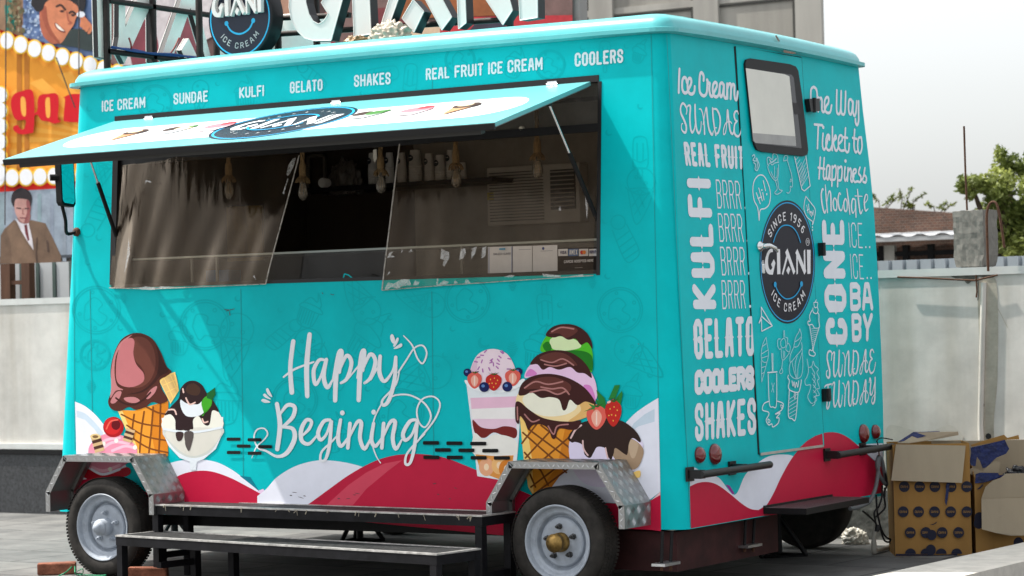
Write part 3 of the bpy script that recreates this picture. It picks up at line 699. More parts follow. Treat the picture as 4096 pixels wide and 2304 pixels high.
# hatch frame, transom bar, tinted top light
ab = mat('black_frame', (.01, .01, .011), .4)
m = MB()
def framebar(a, b, w_, dep=.05, off=-.004):
    a, b = Vector(a), Vector(b); t = (b-a).normalized(); n = NS; s_ = t.cross(n).normalized()
    m.hexa(a-s_*w_/2+n*off, b-a, s_*w_, n*dep, ab)
TL, TR, BR, BL = HT
framebar(TL+Vector((0, 0, .012)), TR+Vector((0, 0, .012)), .036); framebar(TR+Vector((.006, 0, -.006)), BR+Vector((.006, 0, -.012)), .022)
framebar(BL+Vector((.02, 0, .006)), BR+Vector((-.006, 0, .006)), .02); framebar(TL+Vector((.012, 0, -.008)), BL+Vector((.012, 0, .018)), .042)
fr = m.build('hatch_frame', tr)
m = MB(); za = side(2389, 508).z; a = Vector((TL.x+.035, ys(za)+.02, za)); b = Vector((TR.x-.008, ys(za)+.02, za))
m.hexa(a-Vector((0, 0, .022)), b-a, (0, .03, 0), (0, 0, .044), ab); m.build('transom_bar', tr)
tint = bpy.data.materials.new('smoked_film'); tint.use_nodes = True; t = tint.node_tree
def film(mt, tr_col, dif_col, f_dif, f_gl, rough, nscale, streak=(1, 1, 1), thr=(.35, .7), wrinkle=0):
    t = mt.node_tree; b = t.nodes['Principled BSDF']; t.nodes.remove(b); out = t.nodes['Material Output']
    tp = t.nodes.new('ShaderNodeBsdfTransparent'); tp.inputs[0].default_value = (*tr_col, 1)
    df = t.nodes.new('ShaderNodeBsdfDiffuse'); df.inputs[0].default_value = (*dif_col, 1)
    gl = t.nodes.new('ShaderNodeBsdfGlossy'); gl.inputs[1].default_value = rough
    tc = t.nodes.new('ShaderNodeTexCoord'); mp = t.nodes.new('ShaderNodeMapping'); mp.inputs['Scale'].default_value = streak; t.links.new(tc.outputs['Object'], mp.inputs[0])
    n = t.nodes.new('ShaderNodeTexNoise'); n.inputs['Scale'].default_value = nscale; n.inputs['Detail'].default_value = 8; n.inputs['Roughness'].default_value = .7; t.links.new(mp.outputs[0], n.inputs[0])
    mr = t.nodes.new('ShaderNodeMapRange'); mr.inputs[1].default_value = thr[0]; mr.inputs[2].default_value = thr[1]; mr.inputs[3].default_value = f_dif*.45; mr.inputs[4].default_value = f_dif*1.6; t.links.new(n.outputs[0], mr.inputs[0])
    if wrinkle:
        m3 = t.nodes.new('ShaderNodeMapping'); m3.inputs['Scale'].default_value = (9, 9, 1.6); m3.inputs['Rotation'].default_value = (0, R_(14), 0); t.links.new(tc.outputs['Object'], m3.inputs[0])
        n3 = t.nodes.new('ShaderNodeTexNoise'); n3.inputs['Scale'].default_value = 1.3; n3.inputs['Detail'].default_value = 6; n3.inputs['Distortion'].default_value = .6; t.links.new(m3.outputs[0], n3.inputs[0])
        bp = t.nodes.new('ShaderNodeBump'); bp.inputs['Strength'].default_value = wrinkle; bp.inputs['Distance'].default_value = .05; t.links.new(n3.outputs[0], bp.inputs['Height']); t.links.new(bp.outputs[0], gl.inputs['Normal'])
    m1 = t.nodes.new('ShaderNodeMixShader'); t.links.new(mr.outputs[0], m1.inputs[0]); t.links.new(tp.outputs[0], m1.inputs[1]); t.links.new(df.outputs[0], m1.inputs[2])
    fz = t.nodes.new('ShaderNodeFresnel'); fz.inputs[0].default_value = 1.45
    mu = t.nodes.new('ShaderNodeMath'); mu.operation = 'MULTIPLY'; mu.inputs[1].default_value = f_gl; t.links.new(fz.outputs[0], mu.inputs[0])
    m2 = t.nodes.new('ShaderNodeMixShader'); t.links.new(mu.outputs[0], m2.inputs[0]); t.links.new(m1.outputs[0], m2.inputs[1]); t.links.new(gl.outputs[0], m2.inputs[2]); t.links.new(m2.outputs[0], out.inputs[0])
film(tint, (.75, .75, .72), (.25, .24, .22), .2, .6, .15, 4)
m = MB(); m.poly([Vector((TL.x+.03, ys(za)+.035, za+.02)), Vector((TR.x, ys(za)+.035, za+.02)), Vector((TR.x, ys(TR.z)+.035, TR.z)), Vector((TL.x+.03, ys(TL.z)+.035, TL.z))], tint); m.build('top_light', tr)
m = MB(); kn = mat('cream_disc', (.55, .5, .4), .5)
for px, py in ((737, 612), (1037, 590), (1558, 554), (2087, 515)):
    q = onY(px, py, ys(za)+.03); b = MB(); b.lathe(q, (0, -1, 0), [(.016, -.01), (.016, .006), (.012, .01)], kn, 14); b.build('round_disc', tr)  # small cream discs set just above the transom bar

# interior
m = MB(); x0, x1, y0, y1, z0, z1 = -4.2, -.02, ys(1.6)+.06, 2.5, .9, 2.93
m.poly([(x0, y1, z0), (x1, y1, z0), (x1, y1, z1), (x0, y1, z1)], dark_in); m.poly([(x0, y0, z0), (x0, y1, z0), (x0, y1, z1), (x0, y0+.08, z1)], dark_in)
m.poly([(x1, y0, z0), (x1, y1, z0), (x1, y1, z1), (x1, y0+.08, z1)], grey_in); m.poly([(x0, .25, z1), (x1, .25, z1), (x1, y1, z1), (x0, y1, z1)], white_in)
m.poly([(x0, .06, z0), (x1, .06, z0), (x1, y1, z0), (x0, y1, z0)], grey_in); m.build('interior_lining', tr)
shz = onY(1580, 735, 2.2).z; a = onY(1225, 755, 2.2); b = onY(2000, 690, 2.2)
m = MB(); m.hexa((a.x, 2.1, shz-.03), (b.x-a.x, 0, 0), (0, .4, 0), (0, 0, .03), ab); m.build('shelf', tr)
# grey wall panels seen through the right curtain
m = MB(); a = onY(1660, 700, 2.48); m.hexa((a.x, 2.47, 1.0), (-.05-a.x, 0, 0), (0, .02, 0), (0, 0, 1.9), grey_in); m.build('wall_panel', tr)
# counter pane with a bright top edge
gl = bpy.data.materials.new('counter_glass'); gl.use_nodes = True; film(gl, (.9, .92, .92), (.3, .3, .3), .08, .8, .05, 6)
cz = onY(1580, 997, .2).z
m = MB(); m.poly([(-3.8, .2, 1.6), (-.1, .2, 1.6), (-.1, .2, cz), (-3.8, .2, cz)], gl); m.build('counter_glass', tr)
m = MB(); m.hexa((-3.8, .195, cz), (3.7, 0, 0), (0, .3, 0), (0, 0, .012), mat('glass_edge', (.3, .34, .32), .25)); m.build('counter_top', tr)
for px in (760, 860, 1840):
    q = onY(px, 1060, .21); m = MB(); m.hexa((q.x, .215, 1.6), (.014, 0, 0), (0, .014, 0), (0, 0, cz-1.6), mat('grey_post', (.3, .3, .28), .5)); m.build('counter_post', tr)

# awning flap
HL = side(460, 485); HR = side(2396, 322); AL, AT = 1.0, R_(16)
ax_ = Vector((1, 0, 0)); au = Vector((0, -math.cos(AT), -math.sin(AT))); an = ax_.cross(au)*-1
an = Vector((0, -math.sin(AT), math.cos(AT)))
A0 = Vector((-3.845, ys(2.76)-.008, 2.758)); AW = HR.x-.05-A0.x
def awn(u, v, o=0.): return A0+ax_*u+au*v+an*(o+.001)
awp = mat('sunlit_awning_paint', (.13, .45, .47), .3, var=.06, spec=.5)  # wall turquoise made paler: strong sunlight on the flap put into its colour
m = MB(); m.hexa(A0-an*.022, ax_*AW, au*AL, an*.022, awp); aw = m.build('awning', tr)
m = MB(); e = awn(0, AL); m.hexa(e-an*.036, ax_*AW, au*.012, an*.033, ab); m.hexa(awn(.1, AL-.05)-an*.06, ax_*(AW-.2), au*.04, an*.034, mat('awning_rail', (.03, .03, .028), .4)); m.build('edge_trim', aw)
und = mat('awning_underside', (.16, .155, .14), .5, var=.3, vscale=3)
m = MB(); p = awn(.01, .01); m.hexa(p-an*.03, ax_*(AW-.02), au*(AL-.02), an*.006, und); m.build('underside_panel', aw)
for px, py in ((597, 477), (1346, 415), (2210, 340)):
    q = side(px, py, .012); m = MB(); m.tube([q-ax_*.034, q+ax_*.034], .011, steel, 10)
    for k in (-.012, .012): m.tube([q+ax_*(k-.001), q+ax_*(k+.001)], .0125, blackm, 10)
    m.hexa(q+Vector((-.03, -.008, .0)), (.06, 0, 0), (0, .004, 0), (0, .001, .02), steel); m.build('hinge', aw)
# awning artwork
onA = lambda px, py, o=0.: on(px, py, an, an.dot(A0)+o+.001)
def awn_px(px, py, o=0.): return onA(px, py, o)
dA_ = Decal(awn_px, base=.0006)
Z4 = V(200, 380, 2576/1960)
wht = ink(236, 238, 240)
# rounded white band in the flap's own frame
dB = Decal(lambda u, v, o: awn(u, v, o), base=.0006)
qs = [onA(*Z4(50, 262)), onA(*Z4(2560, 18)), onA(*Z4(520, 232)), onA(*Z4(2000, 32))]
uv = lambda p: ((p-A0).dot(ax_), (p-A0).dot(au))
u0, u1 = uv(qs[0])[0], uv(qs[1])[0]
band = []
vb0, vb1 = .30, .80; rr = (vb1-vb0)/2; vc = (vb0+vb1)/2
for k in range(15): a = R_(90+180*k/14); band.append((u0+rr+rr*math.cos(a), vc+rr*math.sin(a)))
for k in range(15): a = R_(-90+180*k/14); band.append((u1-rr+rr*math.cos(a), vc+rr*math.sin(a)))
dB.fill(band, wht); 
nav = ink(30, 32, 46); sky_b = ink(40, 165, 220)
eu = AW/2-.0; ev = .53; eru, erv = .44, .40
dB.disc(eu, ev, eru, erv, nav, 48)
dB.stroke([(eu+.415*math.cos(R_(k*7.5)), ev+.375*math.sin(R_(k*7.5))) for k in range(49)], .014, sky_b, caps=False)
dB.xf = lambda x, y: (x, y)
logo(dB, ((eu-.34, ev-.13), (eu+.34, ev-.13), (eu+.34, ev+.11), (eu-.34, ev+.11)), wht)
arc_text(dB, 'SINCE 1956', eu, ev, .30, .275, 158, 22, .075, .14, wht)
arc_text(dB, 'ICE CREAM', eu, ev, .30, .275, 212, 328, .075, .14, wht, inward=True)
dB.stroke([(eu+.21*math.cos(R_(a)), ev-.19*math.sin(R_(a))) for a in range(30, 151, 8)], .014, sky_b)
dB.stroke([(eu+.21*math.cos(R_(a)), ev-.19*math.sin(R_(a))) for a in range(200, 341, 8)], .014, sky_b)
br_, cr_, pk_, gn_ = ink(70, 40, 30), ink(225, 205, 165), ink(205, 120, 130), ink(70, 120, 50)
def minicone(u, v, fl=0):
    dB.fill([(u-.07, v+.0), (u+.07, v), (u-.02, v+.2)], ink(190, 140, 100)); dB.disc(u, v-.03, .085, .07, br_); dB.disc(u-.02, v-.05, .05, .04, cr_)
def minibowl(u, v, c):
    dB.fill([(u-.11, v), (u+.11, v), (u+.05, v+.1), (u-.05, v+.1)], ink(206, 212, 216)); dB.disc(u-.04, v-.03, .06, .06, br_); dB.disc(u+.05, v-.03, .06, .06, c); dB.disc(u+.09, v-.07, .03, .03, gn_)
def minicup(u, v):
    dB.fill([(u-.1, v), (u+.1, v), (u+.06, v+.12), (u-.06, v+.12)], ink(228, 214, 220)); dB.disc(u, v-.02, .1, .07, pk_); dB.disc(u+.03, v-.07, .05, .04, ink(190, 50, 60))
minicone(u0+.42, .5); minibowl(u0+.74, .5, cr_); minicup(u0+1.06, .5); minibowl(u1-1.05, .5, gn_); minicup(u1-.72, .5); minicone(u1-.4, .5)
dB.build('awning_print', aw)
# gas struts
def strut(a, b, c):
    m = MB(); m.tube([a, c], .006, steel, 8); m.tube([c, b], .013, blackm, 10); m.tube([a-Vector((.012, 0, 0)), a+Vector((.012, 0, 0))], .014, blackm, 8); return m.build('gas_strut', tr)
S1 = awn(AW-.06, .36)-an*.04; E1 = side(2389, 880, -.02)
strut(S1, E1, S1.lerp(E1, .42))
S0 = awn(.05, .36)-an*.04; E0 = side(470, 960, -.02); strut(S0, E0, S0.lerp(E0, .42))

# plastic curtains rolled down inside the hatch
cl_ = bpy.data.materials.new('clear_plastic'); cl_.use_nodes = True
film(cl_, (.93, .85, .76), (.17, .11, .07), .07, .3, .07, 3.5, (1.6, 1, .5), (.42, .68), .22)
cl_.node_tree.nodes['Glossy BSDF'].inputs[0].default_value = (.8, .66, .52, 1)  # brown reflections of the surroundings tinted into the film's own colour
edge = bpy.data.materials.new('plastic_hem'); edge.use_nodes = True; film(edge, (.9, .88, .85), (.6, .56, .5), .6, 1, .2, 20)
def curtain(top, bot, lab, amp, seed):
    """top, bot: polylines in pixels on the hatch plane, same count"""
    rnd = random.Random(seed); NU, NV = 60, 26; b = MB(); V_ = []
    def lerp_poly(P, t):
        t *= len(P)-1; i = min(int(t), len(P)-2); f = t-i; return P[i][0]*(1-f)+P[i+1][0]*f, P[i][1]*(1-f)+P[i+1][1]*f
    ph = [rnd.uniform(0, 6) for _ in range(6)]
    for j in range(NV+1):
        v = j/NV
        for i in range(NU+1):
            u = i/NU; a = lerp_poly(top, u); c = lerp_poly(bot, u); x, y = a[0]*(1-v)+c[0]*v, a[1]*(1-v)+c[1]*v
            p = side(x, y)
            wv = amp*(.3+.7*v)*(math.sin(9*u+ph[0]+1.5*v)+.6*math.sin(23*u+ph[1]-2.5*v)+.35*math.sin(47*u+ph[2]+4*v))+amp*.8*math.sin(5*v+3*u+ph[3])
            y_ = .012+wv
            V_.append(p+Vector((0, (y_-.026*min(1, v*1.2)+.012*(1-v)), 0)))
    k = NU+1; b.add(V_, [(j*k+i, j*k+i+1, (j+1)*k+i+1, (j+1)*k+i) for j in range(NV) for i in range(NU)], cl_, True)
    o = b.build('plastic_curtain', tr, lab)
    h = MB(); e = [V_[j*k+(NU if lab.startswith('left') else 0)]-Vector((0, .003, 0)) for j in range(NV+1)]; h.tube(e, .0045, edge, 5)
    h.tube([V_[NV*k+i] for i in range(k)], .003, edge, 4); h.build('hem', o)
curtain([(478, 640), (700, 618), (1000, 592), (1188, 620)], [(442, 1152), (620, 1156), (850, 1146), (1072, 1136)], 'left clear plastic curtain with a curved free edge', .0025, 3)
curtain([(1590, 575), (1800, 552), (2100, 528), (2388, 508)], [(1535, 1161), (1800, 1140), (2100, 1120), (2378, 1102)], 'right clear plastic curtain overhanging the sill', .0025, 8)

# stepped fenders of chequer plate
def chequer():
    m = bpy.data.materials.new('chequer_plate'); m.use_nodes = True; t = m.node_tree; b = t.nodes['Principled BSDF']
    b.inputs['Base Color'].default_value = (.32, .32, .315, 1); b.inputs['Metallic'].default_value = .8; b.inputs['Roughness'].default_value = .38
    n = t.nodes.new('ShaderNodeTexNoise'); n.inputs['Scale'].default_value = 18; tc = t.nodes.new('ShaderNodeTexCoord'); t.links.new(tc.outputs['Object'], n.inputs[0])
    mr = t.nodes.new('ShaderNodeMapRange'); mr.inputs[3].default_value = .25; mr.inputs[4].default_value = .55; t.links.new(n.outputs[0], mr.inputs[0]); t.links.new(mr.outputs[0], b.inputs['Roughness']); return m
chq = chequer(); galv2 = mat('fender_underside', (.2, .2, .19), .6, .4, var=.4, vscale=10)
FA, FB, FH1, FH2, FH3, FD = .56, .857, .7229, .5018, .3802, .2816
def fender(xc):
    a, b = FA/2, FB/2; prof = [(-b, FH3), (-b, FH2), (-a, FH1), (a, FH1), (b, FH2), (b, FH3)]
    m = MB(); q = MB(); th = .006
    for i in range(5):
        (x0, z0), (x1, z1) = prof[i], prof[i+1]; t = Vector((x1-x0, 0, z1-z0)); L = t.length; t.normalize(); n = Vector((-t.z, 0, t.x))
        P = Vector((xc+x0, -FD, z0)); yb = ys((z0+z1)/2)+.002
        m.hexa(P-n*th, t*L, (0, FD+yb, 0), n*th, chq)
        # raised tread bars in alternating groups
        nu, nv = int(L/.052), int((FD-.01)/.052)
        for r in range(max(1, nu)):
            for c in range(nv):
                cx, cy = (r+.5)*L/max(1, nu), .012+(c+.5)*(FD-.012)/nv; flip = (r+c) % 2
                for k in (-1.5, -.5, .5, 1.5):
                    d1 = (t*.0165+Vector((0, .0165, 0))) if flip else (t*.0165-Vector((0, .0165, 0)))
                    sd = (t-Vector((0, 1, 0))) if flip else (t+Vector((0, 1, 0))); sd = sd.normalized()
                    ce = P+t*cx+Vector((0, cy, 0))+sd*k*.0095
                    m.add([ce-d1+n*.0004, ce-sd*.0028+n*.0022, ce+d1+n*.0004, ce+sd*.0028+n*.0022], [(0, 1, 2), (0, 2, 3)], alu)
        # rolled lip on the outer face
        o_ = [P+Vector((0, -.001, 0)), P+t*L+Vector((0, -.001, 0))]
        t1 = t*.0; q.hexa(o_[0]-n*.036, t*L, (0, .004, 0), n*.036, chq)
        for k in range(int(L/.03)):
            ce = o_[0]+t*(k+.5)*.03-n*.018-Vector((0, .0025, 0)); d1 = t*.011+n*.011*(1 if k % 2 else -1); sd = Vector((d1.z, 0, -d1.x)).normalized()*.002
            q.add([ce-d1, ce-sd-Vector((0, .001, 0)), ce+d1, ce+sd-Vector((0, .001, 0))], [(0, 1, 2, 3)], steel)
        # inner stiffener
        if i != 2: q.hexa(P+Vector((0, FD-.07, 0))-n*.03, t*L, (0, .006, 0), n*.022, galv2)
    f = m.build('fender', tr); q.build('fender_lip', f)
XL, XR = -3.6837, -.489
fender(XL); fender(XR)
# wheels
TY_R = .295
def wheel(xc, yo, sgn, label, brass):
    """outer sidewall at y = yo, facing sgn along y"""
    o = Vector((xc, yo, TY_R)); ax = Vector((0, sgn, 0)); W = .165
    w = MB()
    prof = [(.198, .012), (.212, .0), (.245, -.003), (.268, .001), (.284, .012), (.293, .03), (.295, .05), (.295, W-.05), (.293, W-.03), (.284, W-.012), (.265, W), (.20, W-.004)]
    prof = [(r, -h) for r, h in prof]
    w.lathe(o, ax, prof, rubber, 64)
    if sgn < 0:
        n = 90          # tread blocks
        for k in range(n):
            a = 2*math.pi*k/n
            for j, (h, hw) in enumerate(((.03, .016), (.062, .012), (.092, .012), (.135, .016))):
                aa = a+j*.02; rad = Vector((math.cos(aa), 0, math.sin(aa))); tg = Vector((-math.sin(aa), 0, math.cos(aa)))
                c = o+rad*.2938-ax*h
                w.hexa(c-ax*hw-tg*.007, ax*hw*2, tg*.014+ax*.004, rad*.0032, rubber)
    wh = w.build('wheel', tr, label, loc=o)
    r = MB(); rp = [(.198, .012), (.202, .003), (.198, -.001), (.192, .002), (.187, .012), (.183, .03), (.174, .036), (.160, .038), (.152, .046), (.147, .07), (.143, .076), (.137, .076), (.133, .068), (.131, .056), (.124, .05), (.10, .047), (.07, .045), (.052, .046), (.0, .046)]
    r.lathe(o, ax, [(a, -h) for a, h in rp], galv, 96, False); r.build('rim', wh)
    h = MB(); hm = mat('brass_hub', (.30, .19, .06), .42, .8, var=.5, vscale=40) if brass else galv
    hp = [(.052, -.046), (.052, -.02), (.046, -.018), (.046, .02), (.05, .022), (.05, .03), (.034, .036), (.028, .046), (.012, .05), (0, .051)]
    if not brass: hp = [(.05, -.046), (.05, .012), (.044, .014), (.047, .018), (.047, .024), (.036, .028), (.033, .04), (.022, .056), (.008, .064), (0, .065)]
    h.lathe(o, ax, hp, hm, 28); h.build('hub_cap', wh, 'greasy brass coloured hub cap' if brass else None)
    for k in range(5):
        a = 2*math.pi*k/5+(.33 if not brass else 1.65); c = o+Vector((math.cos(a), 0, math.sin(a)))*.084
        q = MB(); q.lathe(c, ax, [(.017, -.045), (.0165, -.04), (.0125, -.038), (.0125, -.018), (.007, -.016), (.007, -.004), (0, -.003)], mat('oily_nut', (.06, .06, .06), .4, .8) if brass else galv, 6 if True else 8, False); q.build('wheel_nut', wh)
    return wh
wheel(XL, -.262, -1, None, False); wheel(XR, -.262, -1, None, True)
wheel(XL, 2.85, 1, None, False); wheel(XR, 2.85, 1, None, False)
# chassis
m = MB(); m.hexa((-.95, .06, .13), (.95, 0, 0), (0, .06, 0), (0, 0, .21), maroon); m.hexa((-4.2, .06, .29), (3.249, 0, 0), (0, .06, 0), (0, 0, .06), blackm); m.build('chassis_rail', tr)
yE = onX(3112, 2160, .055).y
m = MB(); m.hexa((-4.2, yE-.06, .29), (4.199, 0, 0), (0, .06, 0), (0, 0, .06), blackm); m.build('chassis_rail', tr)
m = MB(); m.hexa((.0, .06, .13), (.055, 0, 0), (0, yE-.06, 0), (0, 0, .21), maroon); m.build('chassis_end_beam', tr)
m = MB()
for x in (-3.4, -2.2, -1.2): m.hexa((x, .125, .29), (.06, 0, 0), (0, yE-.19, 0), (0, 0, .05), blackm)
m.build('cross_member', tr)
for x in (XL, XR): m = MB(); m.tube([(x, -.1, TY_R), (x, 2.7, TY_R)], .035, blackm, 10); m.build('axle', tr)
def ubolt(px0, px1, py, pyb):
    b = MB()
    a0, a1 = onX(px0, py, .075), onX(px1, py, .075); b0, b1 = onX(px0-4, pyb, .075), onX(px1-6, pyb, .075)
    b.tube([a0, b0], .009, blackm, 6); b.tube([a1, b1], .009, blackm, 6)
    c = (b0+b1)/2; b.box((c.x, c.y, c.z), (.08, abs(b1.y-b0.y)+.07, .014), alu)
    for q in (b0, b1): b.tube([q-Vector((0, 0, .005)), q-Vector((0, 0, .035))], .009, rust, 6)
    b.build('spring_bolt', tr)
ubolt(2650, 2688, 2125, 2255); ubolt(2982, 3018, 2078, 2182)
# louvre slots
sl_ = mat('slot_black', (.006, .006, .006), .9)
ZBv, ZAv, ZCv = V(1000, 1250, 1.375), V(100, 1250, 1.375), V(1800, 1250, 1.375)
def slots(lst, Z, dx=38, dy=9):
    d = Decal(side, base=.0075)
    for x, y in lst: d.fill([Z(*p) for p in [(x-dx, y-dy+3), (x-dx+5, y-dy), (x+dx-4, y-dy), (x+dx, y-dy+3), (x+dx, y+dy-3), (x+dx-5, y+dy), (x-dx+4, y+dy), (x-dx, y+dy-3)]], sl_)
    d.build('louvre_slots', tr)
slots([(1147, 697), (1262, 700), (1203, 735), (1320, 738), (1148, 770), (1263, 774)], ZAv)
slots([(995, 717), (1124, 719), (1255, 721), (1061, 756), (1190, 758), (1321, 760), (997, 796), (1126, 797), (1257, 799), (1385, 800)], ZBv, 44, 10)
# ---------------------------------------------------------------- rear door
m = MB(); dj = mat('door_gap', (.006, .01, .01), .8)
off = .0045
TLd, TRd, BRd, BLd = [p+NR*off for p in DR]
m.prism([BLd, BRd, TRd, TLd], -NR*.02, teal); door = m.build('rear_door', tr)
d = Decal(rear, base=.0015)
d.stroke([(2939, 186), (2980, 800), (3035, 1818)], 7, dj, caps=False); d.stroke([(2938, 187), (3204, 230)], 5, dj, caps=False); d.stroke([(3206, 230), (3262, 1200), (3296, 1783)], 3.6, dj, caps=False); d.stroke([(3036, 1817), (3296, 1782)], 4, dj, caps=False)
d.build('door_gap', door)
m = MB(); p, q = rear(3040, 1822, .006), rear(3292, 1788, .006); m.hexa(p, q-p, (0, 0, .014), (.006, 0, 0), alu); m.build('door_sill', door)
rD = lambda px, py, o=0.: rear(px, py, off+o)
# window
Z3 = V(2100, 0, 1.8343)
wo = [(1603, 470), (1612, 440), (1640, 430), (1760, 447), (1930, 472), (1975, 490), (1992, 520), (2020, 700), (2065, 1100), (2060, 1135), (2030, 1147), (1900, 1133), (1730, 1115), (1690, 1100), (1672, 1060), (1640, 800)]
m = MB(); pts = [rD(*Z3(*p), .002) for p in wo]; m.prism(pts[::-1], NR*.012, mat('rubber_gasket', (.014, .014, .015), .6)); wf = m.build('door_window', door)
pane = mat('blind_behind_glass', (.66, .65, .58), .32, var=.10, vscale=2.2, coat=.5)
d = Decal(rD, base=.0155); d.fill([Z3(*p) for p in [(1620, 498), (1955, 548), (1972, 570), (2030, 1088), (1690, 1052), (1672, 1035)]], mat('glass_margin', (.05, .05, .055), .2))
d.fill([Z3(*p) for p in [(1620, 500), (1905, 545), (1940, 560), (1985, 1010), (1990, 1072), (1692, 1048), (1676, 1030)]], pane)
d.fill([Z3(*p) for p in [(1668, 975), (1983, 1000), (1990, 1072), (1692, 1048), (1676, 1030)]], mat('blind_hem', (.34, .34, .33), .35, var=.2)); d.build('pane', wf)
m = MB()
Z5 = V(2600, 1150, 1.256)
def hinge(pts, dep=.03):
    m = MB(); P = [rear(*p, .004) for p in pts]; m.prism(P[::-1], NR*dep, ab); c = sum(P, Vector())/4
    z0, z1 = min(p.z for p in P), max(p.z for p in P); m.tube([Vector((c.x+dep, c.y-.01, z0)), Vector((c.x+dep, c.y-.01, z1))], .011, ab, 8); m.build('hinge', door)
hinge([(3218, 397), (3261, 396), (3263, 446), (3226, 449)]); hinge([(3271, 972), (3284, 972), (3286, 1023), (3274, 1024)]); hinge([(3287, 1556), (3306, 1554), (3308, 1603), (3289, 1607)])
d = Decal(rD, base=.017); d.fill([(3171, 410), (3187, 412), (3205, 455), (3180, 458)], ink(40, 38, 40)); d.build('window_catch', wf)
# handle and padlock
m = MB(); q = rear(3037, 986, .006); m.lathe(q, NR, [(.03, 0), (.03, .012), (.02, .018), (.016, .03)], steel, 20)
m.tube([q+NR*.03, q+NR*.045, q+NR*.05+Vector((0, .03, .002)), q+NR*.05+Vector((0, .10, -.012)), q+NR*.045+Vector((0, .135, -.03))], [.013, .015, .013, .012, .008], steel, 10); m.build('door_handle', door)
m = MB(); q = rear(3051, 1075, .008); m.bbox((q.x, q.y, q.z), (.018, .03, .055), steel, .006); m.tube([q+Vector((0, -.01, .02)), q+Vector((0, -.008, .045)), q+Vector((0, .008, .045)), q+Vector((0, .01, .02))], .004, steel, 6); m.build('padlock', door)

# ---------------------------------------------------------------- rear lettering
W = ink(224, 228, 236); AR = .57          # horizontal foreshortening of the rear wall
ZR1, ZR2, ZR3, ZR4 = V(2680, 250, 3.2194), V(3200, 330, 2.7333), V(3260, 780, 2.3357), V(3260, 1340, 4.025)
ZR5, ZR6, ZR7, ZR8 = V(2980, 600, 3.45), V(2990, 1180, 2.4156), V(2700, 680, 2.4972), V(2700, 1230, 2.5889)
def word(nm, surf, Z, items, label=None, parent=None):
    for it in items:
        d = Decal(surf, base=.0016); text(d, it[0], [Z(*p) for p in it[1]], it[2], W, *it[3:])
        d.build(nm, parent or tr, 'white %s reading %s' % (nm.replace('_', ' '), it[0]))
word('block_lettering', rear, ZR1, [('REAL', ((170, 1018), (503, 1040), (525, 1350), (205, 1332)), .20), ('FRUIT', ((566, 1048), (945, 1078), (950, 1382), (592, 1357)), .20)], 'white block lettering reading REAL FRUIT')
word('block_lettering', rear, ZR7, [('KULFI', ((182, 1390), (115, 80), (357, 90), (415, 1390)), .19, .12)], 'white upright lettering reading KULFI')
rows_ = [((405, 93), (642, 110), (665, 392), (425, 384)), ((425, 430), (662, 440), (688, 722), (447, 718)), ((447, 765), (690, 770), (702, 1053), (470, 1054)), ((463, 1100), (692, 1102), (708, 1384), (475, 1390))]
word('thin_lettering', rear, ZR7, [('BRRR', q, .055, .12, None, False) for q in rows_], 'four thin rows reading BRRR.')
d = Decal(rear, base=.0016)
for x, y in ((705, 377), (727, 705), (740, 1032), (750, 1362)): d.disc(*ZR7(x, y), 4, 6, W)
for x, y in ((475, 487), (511, 487), (488, 775), (524, 775)): d.disc(*ZR3(x, y), 2.6, 4.5, W)
d.build('thin_lettering', tr)
word('block_lettering', rear, ZR8, [('GELATO', ((188, 120), (825, 88), (826, 500), (203, 540)), .18)], 'white block lettering reading GELATO')
word('block_lettering', rear, ZR8, [('COOLERS', ((203, 648), (818, 596), (824, 850), (203, 908)), .30, -.045, None, False)], 'fat white lettering reading COOLERS')
word('block_lettering', rear, ZR8, [('SHAKES', ((204, 994), (836, 930), (842, 1312), (208, 1390)), .18)], 'white block lettering reading SHAKES')
word('block_lettering', rear, ZR3, [('CONE', ((104, 1395), (62, 228), (270, 230), (306, 1400)), .20, .12)], 'white upright lettering reading CONE')
word('thin_lettering', rear, ZR3, [('ICE', ((312, 255), (440, 262), (447, 498), (326, 490)), .055, .16, None, False), ('ICE', ((326, 548), (449, 555), (458, 788), (340, 783)), .055, .16, None, False)], 'two thin rows reading ICE..')
word('block_lettering', rear, ZR3, [('BA', ((324, 815), (534, 813), (545, 1081), (330, 1085)), .22, .1, None, False), ('BY', ((339, 1106), (541, 1100), (530, 1368), (347, 1374)), .22, .1, None, False)], 'white block lettering reading BA BY')
def script(nm, Z, k, strokes, w_, label, surf=rear, parent=None, asp=AR):
    d = Decal(surf, base=.0017)
    for s_ in strokes: d.stroke([(*Z(p[0], p[1]), (p[2] if len(p) > 2 else w_)/k*1.28) for p in s_], w_/k*1.28, W, True, asp=asp)
    return d.build(nm, parent or tr, label)
script('script_lettering', ZR1, 3.2194, [
 [(122, 85), (115, 240), (112, 385)],
 [(215, 255), (205, 205), (178, 195), (158, 240), (158, 340), (182, 388), (215, 385), (240, 340), (272, 270), (270, 215), (245, 205), (228, 250), (228, 340), (250, 395), (285, 405), (312, 375), (318, 310)],
 [(432, 230), (432, 170), (405, 130), (385, 165), (378, 290), (385, 380), (420, 425), (455, 420), (475, 370), (482, 240), (475, 225)],
 [(478, 232), (500, 270), (512, 270), (505, 350), (520, 420), (545, 435), (565, 390), (598, 320), (603, 275), (580, 255), (555, 290), (550, 370), (570, 430), (605, 440), (630, 400), (640, 320)],
 [(690, 290), (668, 262), (642, 290), (640, 390), (655, 440), (680, 400), (695, 290), (692, 400), (705, 450), (728, 455), (735, 380), (738, 290)],
 [(735, 275), (738, 460)], [(740, 330), (760, 278), (783, 285), (785, 370), (780, 465)], [(785, 340), (805, 285), (828, 300), (828, 400), (840, 470), (860, 470), (872, 380)]], 34, 'white script lettering reading Ice Cream')
